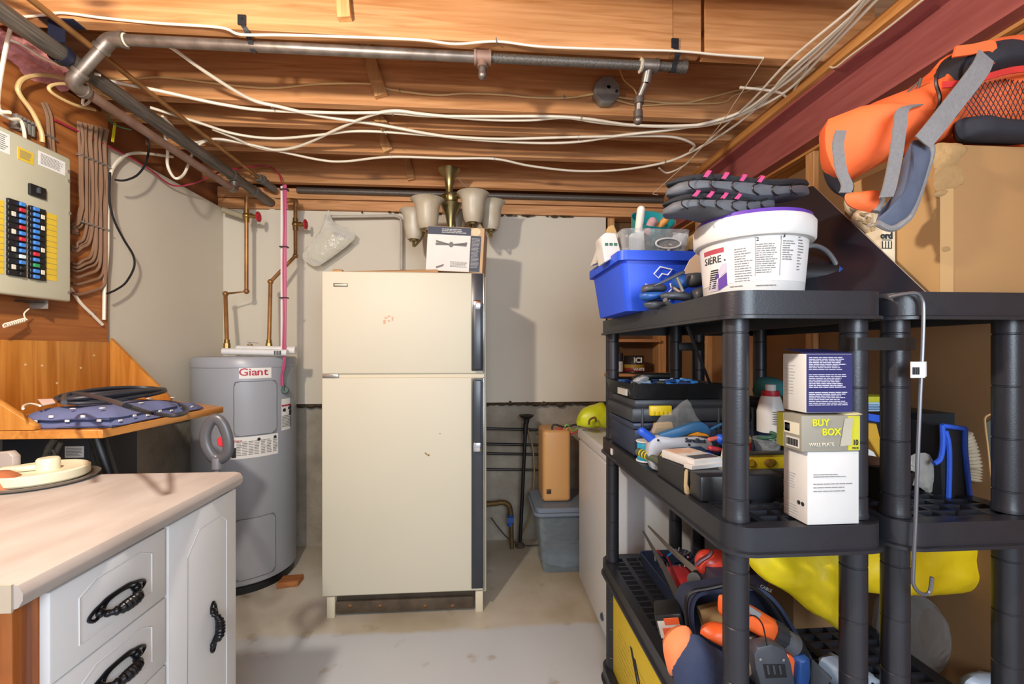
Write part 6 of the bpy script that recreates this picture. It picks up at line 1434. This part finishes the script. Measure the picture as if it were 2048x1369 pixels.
bt_ = thing('black_tray', 'black tray of oddments at the left front of the right shelf', 'tray', (.83, 1.0, Z2))
part('tray', tub(.85, .91, .84, .97, Z2 + .001, Z2 + .07, .01, .003, .01), blk, bt_)
part('gilt_label', MB().box((.862, .8398, Z2 + .052), (.885, .8418, Z2 + .062)), M('gilt', 'a07c3c', .4, .4), bt_)
single('leather_scrap', MB().pillow([(.82, .89, Z2 + .078), (.88, .87, Z2 + .08), (.898, .93, Z2 + .077), (.84, .95, Z2 + .08)], (0, 0, 1), .02, 4, .004, 40), M('scrap_brown', '5b4132', .7, var=.2), 'brown leather scrap lying over the black tray', 'scrap')

# ------------------------------------------------------------------ lower shelf, left unit
Z3 = ZD[2]
bc1 = thing('bit_case', 'dark blue case full of drill bits with a red insert on the lower shelf', 'case', (.66, 1.44, Z3))
part('case', tub(.575, .755, 1.20, 1.545, Z3 + .001, Z3 + .05, .008, .006, .016), tbb, bc1)
part('red_insert', MB().pillow([(.60, 1.30, Z3 + .052), (.68, 1.29, Z3 + .054), (.69, 1.40, Z3 + .054), (.61, 1.41, Z3 + .052)], (0, 0, 1), .03, 4, .003), M('insert_red', 'b0323c', .4, var=.2, scale=50), bc1)
part('blue_insert', MB().box((.59, 1.232, Z3 + .03), (.68, 1.28, Z3 + .052), .004), M('insert_blue', '2348b8', .4), bc1)
for i in range(22):
    x = .585 + R.random() * .15; y = R.uniform(1.38, 1.52)
    part('bit', MB().cyl((x, y, Z3 + .05), (x + R.uniform(-.02, .02), y + R.uniform(-.03, .03), Z3 + R.uniform(.058, .085)), .0035, n=6), R.choice([steelc, MC['bit_blue'], MC['grey_steel'], MC['insert_red']]), bc1)
gs_ = thing('garden_shears', 'grey long-bladed garden shears with open blades pointing up over the lower shelf', 'shears', (.52, 1.2, Z3))
bld = M('blade_grey', '5c5c5a', .35, .7, var=.2, scale=20)
for p0, p1, p2, w_ in (((1287, 1064), (1330, 1140), (1372, 1226), .016), ((1297, 1053), (1340, 1098), (1402, 1152), .013)):
    a, m_, b_ = at(*p0, Y=1.36), at(*p1, Y=1.27), at(*p2, Y=1.17); d = (b_ - a).normalized(); sd = Vector((0, 1, 0)).cross(d).normalized()
    part('blade', MB().prism([a - sd * .003, a + sd * .003, m_ + sd * w_ * .5, b_ + sd * w_ * .7, b_ - sd * w_ * .7, m_ - sd * w_ * .5], (0, .004, 0)), bld, gs_)
part('pivot', MB().cyl(at(1388, 1160, Y=1.16), at(1388, 1160, Y=1.19), .018, n=16), bld, gs_)
part('handle', MB().tube(ats([(1372, 1226), (1385, 1180), (1390, 1150), (1402, 1152)], Y=1.18), .010, 10), blk, gs_)
rd = thing('red_drill', 'red cordless drill lying at the back of the lower shelf', 'drill', at(1420, 1150, Y=1.18))
rdm = M('drill_red', 'd8402c', .35, var=.05)
part('body', MB().pillow(ats([(1390, 1124), (1400, 1106), (1420, 1100), (1452, 1104), (1470, 1120), (1470, 1166), (1430, 1168), (1408, 1156), (1394, 1140)], Y=1.17), (0, -1, 0), .07, 5, .002), rdm, rd)
part('band', MB().tube(ats([(1392, 1132), (1402, 1122), (1418, 1112), (1424, 1102)], Y=1.132), .006, 8), M('drill_maroon', '5a2026', .4), rd)
bp2 = thing('battery_pack', 'black battery pack with an orange and white label standing on the lower shelf grid', 'battery', at(1336, 1260, Y=1.02))
T = Matrix.Translation(at(1340, 1240, Y=1.03)) @ Matrix.Rotation(-.35, 4, 'Z') @ Matrix.Rotation(-.25, 4, 'Y')
part('pack', MB().box((-.032, -.03, -.028), (.032, .04, .030), .008, 2, T), blk, bp2)
part('white_label', MB().box((-.028, -.0312, -.024), (.022, -.0295, .016), 0, 1, T), milk, bp2); part('orange_label', MB().box((-.020, -.0322, -.020), (.014, -.031, .0), .003, 1, T).box((-.012, -.0322, .006), (.022, -.031, .022), .002, 1, T), M('label_orange', 'dd5a26', .5), bp2)
# tool bag with the orange drill and charger
tg2 = thing('open_tool_bag', 'navy and orange open-topped tool bag leaning on the lower shelf', 'bag', (.56, .93, Z3))
nvf = M('bag_navy', '2b3550', .8, var=.12, scale=30, bump=.15, bscale=300); peach = M('bag_orange', 'e8814e', .75, var=.06, scale=20)
part('front', MB().pillow(ats([(1345, 1310), (1385, 1268), (1420, 1290), (1460, 1320), (1490, 1400), (1440, 1440), (1380, 1420), (1350, 1370)], Y=.885), (0, -1, 0), .06, 5, .004), nvf, tg2)
part('side_pocket', MB().pillow(ats([(1326, 1290), (1345, 1262), (1372, 1252), (1386, 1270), (1390, 1300), (1358, 1330), (1342, 1352), (1332, 1330)], Y=.90), (0, -1, 0), .05, 5, .003), peach, tg2, 'orange side pocket')
part('back_flap', MB().ribbon(ats([(1372, 1262), (1368, 1210), (1380, 1182), (1415, 1174), (1460, 1168), (1500, 1172), (1530, 1196), (1560, 1240), (1600, 1310)], Y=1.02), (0, -1, .25), .085, .008), nvf, tg2)
part('lining', MB().prism(ats([(1376, 1262), (1374, 1215), (1384, 1190), (1416, 1182), (1460, 1174), (1498, 1178), (1526, 1200), (1556, 1246), (1580, 1300), (1580, 1400), (1400, 1400)], Y=1.058), (0, .008, 0)), M('bag_lining', '252d42', .85, var=.1), tg2)
part('rim', MB().tube(ats([(1376, 1262), (1372, 1210), (1382, 1186), (1416, 1178), (1460, 1170), (1500, 1174), (1532, 1198), (1562, 1242), (1604, 1308)], Y=.976), .005, 8), blk, tg2)
part('inner_board', MB().prism(ats([(1400, 1222), (1446, 1210), (1450, 1250), (1412, 1268)], Y=1.0), (0, .02, 0), .002), card2, tg2, 'bent cardboard showing inside')
orp = M('drill_orange', 'e8642c', .4, var=.05)
od = thing('orange_drill', 'orange and black drill resting in the open tool bag', 'drill', at(1510, 1240, Y=.93))
YO = .935
part('body', MB().pillow(ats([(1436, 1200), (1445, 1190), (1490, 1205), (1530, 1228), (1556, 1248), (1546, 1284), (1526, 1282), (1500, 1262), (1470, 1246), (1440, 1230)], Y=YO), (0, -1, 0), .06, 5, .001), orp, od)
part('handle', MB().pillow(ats([(1400, 1268), (1420, 1250), (1452, 1252), (1476, 1270), (1470, 1296), (1440, 1290)], Y=YO), (0, -1, 0), .05, 5), orp, od)
part('vent_plate', MB().prism(ats([(1488, 1206), (1524, 1228), (1519, 1240), (1488, 1221)], Y=YO - .033), (0, .004, 0), .001), M('plate_silver', '9a9a9c', .3, .5), od)
c0_, c1_, c2_, c3_ = at(1540, 1262, Y=YO), at(1562, 1274, Y=YO), at(1586, 1290, Y=YO), at(1612, 1310, Y=YO)
chk = M('chuck_black', '2a2c30', .4, var=.1)
part('collar', MB().cyl(c0_, c1_, .026, n=20), chk, od); part('ring', MB().cyl(c1_, c2_, .022, .024, n=20), M('chuck_grey', '55575c', .4), od); part('chuck', MB().cyl(c2_, c3_, .023, .008, n=20), chk, od)
for k in range(10):
    a = k * PI / 5; ax = (c1_ - c0_).normalized(); e1 = Vector((0, 1, 0)); e2 = ax.cross(e1); part('knurl', MB().cyl(c0_ + (e1 * math.cos(a) + e2 * math.sin(a)) * .026, c1_ + (e1 * math.cos(a) + e2 * math.sin(a)) * .026, .002, n=6), chk, od)
part('trigger', MB().pillow(ats([(1490, 1275), (1506, 1264), (1520, 1272), (1514, 1288), (1496, 1292)], Y=YO - .01), (0, -1, 0), .03, 4), blk, od)
cg = thing('charger', 'dark grey battery charger cradle with a thin lead in front of the orange drill', 'charger', at(1545, 1350, Y=.86))
YC = .868
part('cradle', MB().prism(ats([(1508, 1312), (1516, 1296), (1545, 1290), (1572, 1300), (1584, 1330), (1596, 1395), (1530, 1400), (1512, 1340)], Y=YC), (0, .03, 0), .005, 2), M('charger_grey', '3e4148', .45, var=.06), cg)
part('slot', MB().prism(ats([(1526, 1330), (1570, 1330), (1574, 1356), (1532, 1358)], Y=YC - .001), (0, .004, 0)), blk, cg)
for k in range(3): part('fin', MB().prism(ats([(1533 + k * 12, 1332), (1537 + k * 12, 1332), (1540 + k * 12, 1350), (1536 + k * 12, 1350)], Y=YC - .003), (0, .004, 0)), M('charger_grey', '3e4148'), cg)
for px, py in ((1520, 1319), (1566, 1320)): p = at(px, py, Y=YC - .001); part('screw', MB().cyl(p, p - Vector((0, .002, 0)), .003, n=8), steelc, cg)
part('lead', MB().tube(ats([(1534, 1292), (1530, 1270), (1524, 1248), (1510, 1233), (1494, 1234), (1486, 1242)], Y=.862), .0016, 6), blk, cg)
single('blue_grip', MB().prism(ats([(1600, 1324), (1622, 1318), (1624, 1352), (1616, 1390), (1594, 1390)], Y=.90), (0, .04, 0), .004), M('grip_blue', '2a4f8e', .45), 'blue plastic tool grip right of the charger', 'tool')
single('red_orange_case', MB().prism(ats([(1574, 1310), (1590, 1318), (1604, 1345), (1598, 1390), (1586, 1390)], Y=.915), (0, .03, 0), .004), orp, 'red-orange tool casing between the charger and the blue grip', 'tool')
single('grey_flap', MB().prism(ats([(1626, 1320), (1668, 1360), (1640, 1390), (1622, 1390)], Y=.93), (0, .02, 0), .003), M('slate_fabric', '5b5f66', .7), 'slate grey fabric flap beside the blue grip', 'bag')
single('rag', MB().pillow(ats([(1482, 1300), (1510, 1288), (1525, 1292), (1505, 1320), (1500, 1350), (1480, 1345)], Y=.905), (0, -1, 0), .03, 4, .008, 60), M('rag_tan', '9c8468', .9, var=.2), 'tan rag tucked between the near post and the charger', 'rag')
# dark carton behind, yellow shopping bag, clear sheeting
db = thing('plum_carton', 'dark plum carton with small white lettering behind the tool bag', 'carton', (.70, 1.15, Z3))
part('carton', MB().box((.612, 1.09, Z3 + .052), (.755, 1.205, Z3 + .19), .002), M('plum_card', '3a3040', .5, var=.1), db)
text('lettering', 'CABLE', M('tin_white', 'd8d6d0'), db, at(1532, 1178, Y=1.0885), (1, 0, -.5), (.4, 0, 1), .012)
yb2 = thing('yellow_bag', 'big crumpled yellow plastic bag hanging below the middle shelf across both units', 'bag', (.82, 1.02, Z3 + .2))
yp = M('yellow_film', 'e6cd1c', .38, var=.06, scale=6, bump=.9, bscale=9)
def ybag(outl, y, th): return MB().pillow(ats(outl, Y=y), (0, -1, 0), th, 12, .026, 20, sub=4)
part('left_fold', ybag([(1492, 1096), (1560, 1092), (1640, 1088), (1700, 1088), (1720, 1150), (1724, 1290), (1690, 1268), (1640, 1236), (1580, 1190), (1500, 1136)], .985, .05), yp, yb2)
part('right_fold', ybag([(1660, 1082), (1780, 1078), (1900, 1076), (1988, 1076), (1990, 1140), (1978, 1172), (1940, 1184), (1840, 1190), (1740, 1186), (1690, 1150)], 1.04, .06), M('yellow_film_deep', 'e0bf16', .4, var=.08, scale=6, bump=.9, bscale=9), yb2)
pr = MB()
for pl_ in ([(1600, 1106), (1612, 1098), (1630, 1092), (1632, 1098), (1604, 1112)], [(1606, 1092), (1612, 1092), (1622, 1112), (1615, 1112)], [(1618, 1112), (1640, 1100), (1642, 1106), (1624, 1113)], [(1626, 1090), (1632, 1090), (1640, 1108), (1634, 1110)], [(1648, 1090), (1668, 1090), (1658, 1106)]):
    pr.prism(ats(pl_, Y=.952), (0, .03, 0))
part('black_print', pr, inkb, yb2, 'black printed strokes')
single('clear_sheeting', MB().pillow(ats([(1800, 1180), (1850, 1196), (1890, 1240), (1896, 1290), (1870, 1340), (1800, 1380), (1760, 1380), (1760, 1200)], Y=1.12), (0, -1, 0), .10, 5, .012, 10), clear('sheet_film', 'dcdad6', .05, .08), 'crumpled clear plastic sheeting on the right lower shelf', 'plastic')
single('brown_carton', MB().box((.87, 1.15, Z3 + .001), (1.035, 1.40, Z3 + .30), .003), M('carton_dull_brown', '94704a', .85, var=.08), 'brown carton standing at the back of the right lower shelf', 'carton')  # plain card, a little darker brown than the big carton
single('blue_white_bag', MB().pillow(ats([(1640, 1325), (1668, 1310), (1700, 1330), (1740, 1345), (1780, 1380), (1690, 1385), (1650, 1360)], Y=.98), (0, -1, 0), .06, 5, .012, 40), M('pale_blue_film', 'a9b7c6', .35, var=.12, scale=20), 'pale blue and white plastic bag behind the right post of the left unit', 'bag')
single('blue_white_bag', MB().pillow(ats([(1932, 1362), (1960, 1350), (2010, 1352), (2048, 1358), (2050, 1400), (1935, 1400)], Y=.96), (0, -1, 0), .06, 5, .010, 40), MC['pale_blue_film'], 'pale blue crumpled plastic bag at the bottom right corner', 'bag')
# bottom tier: yellow box and a stack of papers seen from the side
Z4 = ZD[3]
yx = thing('yellow_box', 'bright yellow printed box standing on the bottom shelf at the left', 'box', (.54, 1.3, Z4))
part('box', MB().box((.484, .93, Z4 + .001), (.56, 1.555, Z4 + .285), .002), M('box_yellow', 'd8bd2a', .55, var=.05), yx)
fl_ = face_frame((.484, 1.555, Z4), (0, -1, 0), (0, 0, 1))
part('print', fineprint(MB(), fl_, .06, .03, .5, .2, 9, .06), M('dull_ochre', 'a08c28', .6), yx)
part('black_mark', MB().prism([fl_[0] + fl_[1] * a + fl_[2] * b for a, b in ((.18, .215), (.20, .22), (.26, .14), (.25, .13))], fl_[3] * .001).prism([fl_[0] + fl_[1] * a + fl_[2] * b for a, b in ((.21, .20), (.23, .205), (.27, .16), (.265, .15))], fl_[3] * .001), inkb, yx)
mg = thing('magazine_row', 'row of thin magazines packed behind the yellow box with striped edges showing', 'magazines', (.53, 1.3, Z4))
for i in range(41):
    y = .95 + i * .0145; part('spine', MB().box((.489, y, Z4 + .287), (.56, y + R.uniform(.006, .0125), Z4 + R.uniform(.325, .345))), R.choice([paper, MC['old_paper'], inkb, M('spine_brown', '8a6a4c', .7), paper]), mg)

# ================================================================== chest freezer and the corner behind
fz = thing('chest_freezer', 'white chest freezer standing behind the left shelving unit', 'freezer', (.87, 2.0, 0))
fw = M('freezer_white', 'd3d5d6', .35, var=.02)
part('body', MB().box((.522, 1.715, .02), (1.20, 2.275, .755), .012, 3), fw, fz)
part('lid', MB().box((.516, 1.708, .760), (1.205, 2.28, .812), .012, 3), fw, fz)
part('seal', MB().box((.53, 1.722, .750), (1.195, 2.268, .765)), M('seal_grey', '9da0a2', .6), fz)
part('base_rail', MB().box((.54, 1.73, 0), (1.19, 2.26, .022)), blk, fz)
p = at(1205, 1262, X=.522); part('drain_plug', MB().lathe([(0, 0), (.016, 0), (.016, .004), (.010, .008), (0, .008)], (.522, p.y, .085), 16, (-1, 0, 0)), M('plug_blue', '3c4a5e', .5), fz)
part('handle_label', MB().box((.56, 2.12, .812), (.61, 2.25, .8135)), M('label_gold', 'b3a878', .5), fz)
yg_ = thing('lime_bag', 'crumpled lime-yellow plastic bag lying on the back of the freezer', 'bag', (.60, 2.2, .812))
part('bag', MB().pillow(ats([(1154, 852), (1160, 822), (1182, 812), (1206, 806), (1222, 830), (1222, 856), (1190, 856)], Y=2.15), (0, -1, 0), .12, 6, .02, 22), M('lime_film', 'c9d420', .4, var=.12, scale=16), yg_)
part('brown_loop', MB().tube(ats([(1178, 850), (1180, 840), (1190, 836), (1192, 844)], Y=2.06), .005, 6), M('loop_brown', '6b4a20', .6), yg_)
tt = thing('storage_tote', 'clear plastic storage tote with a grey lid on the floor beside the freezer', 'tote', (.46, 2.52, 0))
part('tub', tub(.318, .72, 2.34, 2.65, .002, .33, .030, .004, .03), clear('tote_plastic', 'dfe6ea', .09, .18), tt)
gl_ = M('tote_lid_grey', '6d7886', .5, var=.05)
part('lid', MB().prism([(a, b, .325) for a, b in rrect(.290, .735, 2.32, 2.67, .04)], (0, 0, .018), .004), gl_, tt)
part('lid_step', MB().prism([(a, b, .340) for a, b in rrect(.300, .725, 2.33, 2.66, .035)], (0, 0, .028), .006), gl_, tt)
part('contents', MB().pillow([(.38, 2.42, .02), (.68, 2.42, .02), (.68, 2.64, .03), (.39, 2.64, .03)], (0, 0, 1), .10, 5, .02, 20), M('tote_fill', '9aa3ad', .8, var=.3, scale=14), tt)
vc = thing('vanity_case', 'peach-tan hard case standing upright on the tote', 'case', (.46, 2.5, .37))
vct = M('peach_case', 'cf9c60', .42, var=.06, scale=4)
vz1 = at(1085, 862, Y=2.42).z
vx0 = at(1086, 900, Y=2.42).x
part('shell', MB().box((vx0, 2.42, .3705), (.512, 2.64, vz1), .022, 4), vct, vc)
part('clasp', MB().box((vx0 + .02, 2.414, .42), (vx0 + .045, 2.422, .445), .002), M('clasp_dark', '4a3a24', .4, .5), vc)
part('seam', MB().box((vx0 - .001, 2.46, .372), (vx0 + .002, 2.466, vz1 - .002)), M('seam_tan', '8e6638', .5), vc)
wr_ = [(M('cable_red', 'b8283c', .4), [(1100, 868), (1120, 858), (1140, 868), (1156, 862)], 'red cable lying on the peach case'), (blackc, [(1104, 862), (1108, 850), (1130, 855), (1150, 850), (1160, 853)], 'black cable looped on the peach case'), (M('cable_green', '7aa03a', .4), [(1126, 862), (1134, 850), (1146, 862), (1158, 856)], 'green wire looped on the peach case'), (M('cable_orange', 'c8783a', .4), [(1110, 866), (1128, 862), (1138, 856), (1144, 868)], 'orange wire tangled on the peach case')]
for mt, pl_, lb in wr_: single('jumper_wire', MB().tube(ats(pl_, Y=2.45), .0055, 7), mt, lb, 'cable')
# black stand with cross bars behind the refrigerator
bs_ = thing('floor_lamp', 'black torchiere lamp pole standing against the concrete', 'lamp', (at(1042, 1090, Y=2.70).x, 2.70, 0))
a, b_ = at(1052, 838, Y=2.66), at(1040, 1090, Y=2.70)
part('pole', MB().cyl(b_, a, .011, n=12).cyl(a + (b_ - a) * .04, a + (b_ - a) * .12, .015, n=12), blk, bs_)
part('bowl', MB().lathe([(.013, -.05), (.02, -.02), (.042, -.004), (.046, .0), (.044, .004), (0, .0)], at(1053, 832, Y=2.66), 24), blk, bs_)
part('base', MB().lathe([(.0, .0), (.03, .0), (.03, .012), (.012, .03)], (b_.x, 2.70, 0), 16), M('grimy_steel', '55483a'), bs_)
rk = thing('wall_rack', 'black tubular rack with four level bars fixed to the concrete behind the refrigerator', 'rack', at(1030, 900, Y=2.73))
for py0, py1, r in ((857, 861, .0085), (888, 891, .0085), (907, 910, .008), (939, 941, .008)):
    part('bar', MB().cyl(at(940, py0, Y=2.735), at(1100, py1, Y=2.735), r, n=10), blk, rk)
wm = thing('water_main', 'corroded brass inlet pipe with a blue valve coming out of the wall', 'pipe', at(1022, 1030, Y=2.7))
part('pipe', MB().tube(ats([(950, 1010), (985, 1008), (1006, 1006), (1018, 1012), (1022, 1030)], Y=2.70), .016, 10).cyl(at(1022, 1028, Y=2.70), at(1024, 1100, Y=2.68), .013, n=10), M('corroded_brass', '6b5430', .6, .5, var=.3, scale=30), wm)
part('valve', MB().cyl(at(1021, 1030, Y=2.70), at(1021, 1052, Y=2.70), .02, n=12).box(at(1014, 1046, Y=2.67), at(1027, 1036, Y=2.66)), M('valve_blue', '27509a', .45), wm)
single('loose_wire', MB().tube(ats([(982, 1036), (1000, 1060), (1020, 1080), (1050, 1092), (1080, 1090)], Y=2.69), .004, 6), M('wire_dark', '3a332a', .7), 'dark wire trailing on the floor under the inlet pipe', 'wire')
single('yellow_tube', MB().tube(ats([(1056, 860), (1066, 900), (1068, 960), (1058, 1040), (1036, 1085)], Y=2.72), .005, 6), M('tube_ochre', '8f7a4c', .6), 'thin ochre tube curving down the concrete beside the lamp pole', 'tube')

# repeats of a kind carry one shared group phrase
GROUPS = {'cable': 'house cables along the joists and walls', 'wire': 'thin wires along the joists and walls', 'water_shoe': 'pair of shoes on the bucket', 'shelving_unit': 'black plastic shelving units', 'water_pipe': 'copper pipes above the heater', 'jumper_wire': 'wires on the peach case', 'white_carton': 'white items in the clear box', 'brown_flap': 'cardboard pieces in the blue bin', 'black_strap': 'straps between the shelving units', 'blue_white_bag': 'pale blue plastic bags', 'garden_tool': 'tools in the teal scoop', 'cable_bundle': 'brown cables by the breaker panel'}
for o in list(bpy.data.objects):
    k = o.name.split('.')[0]
    if not o.parent and k in GROUPS and 'category' in o: o['group'] = GROUPS[k]
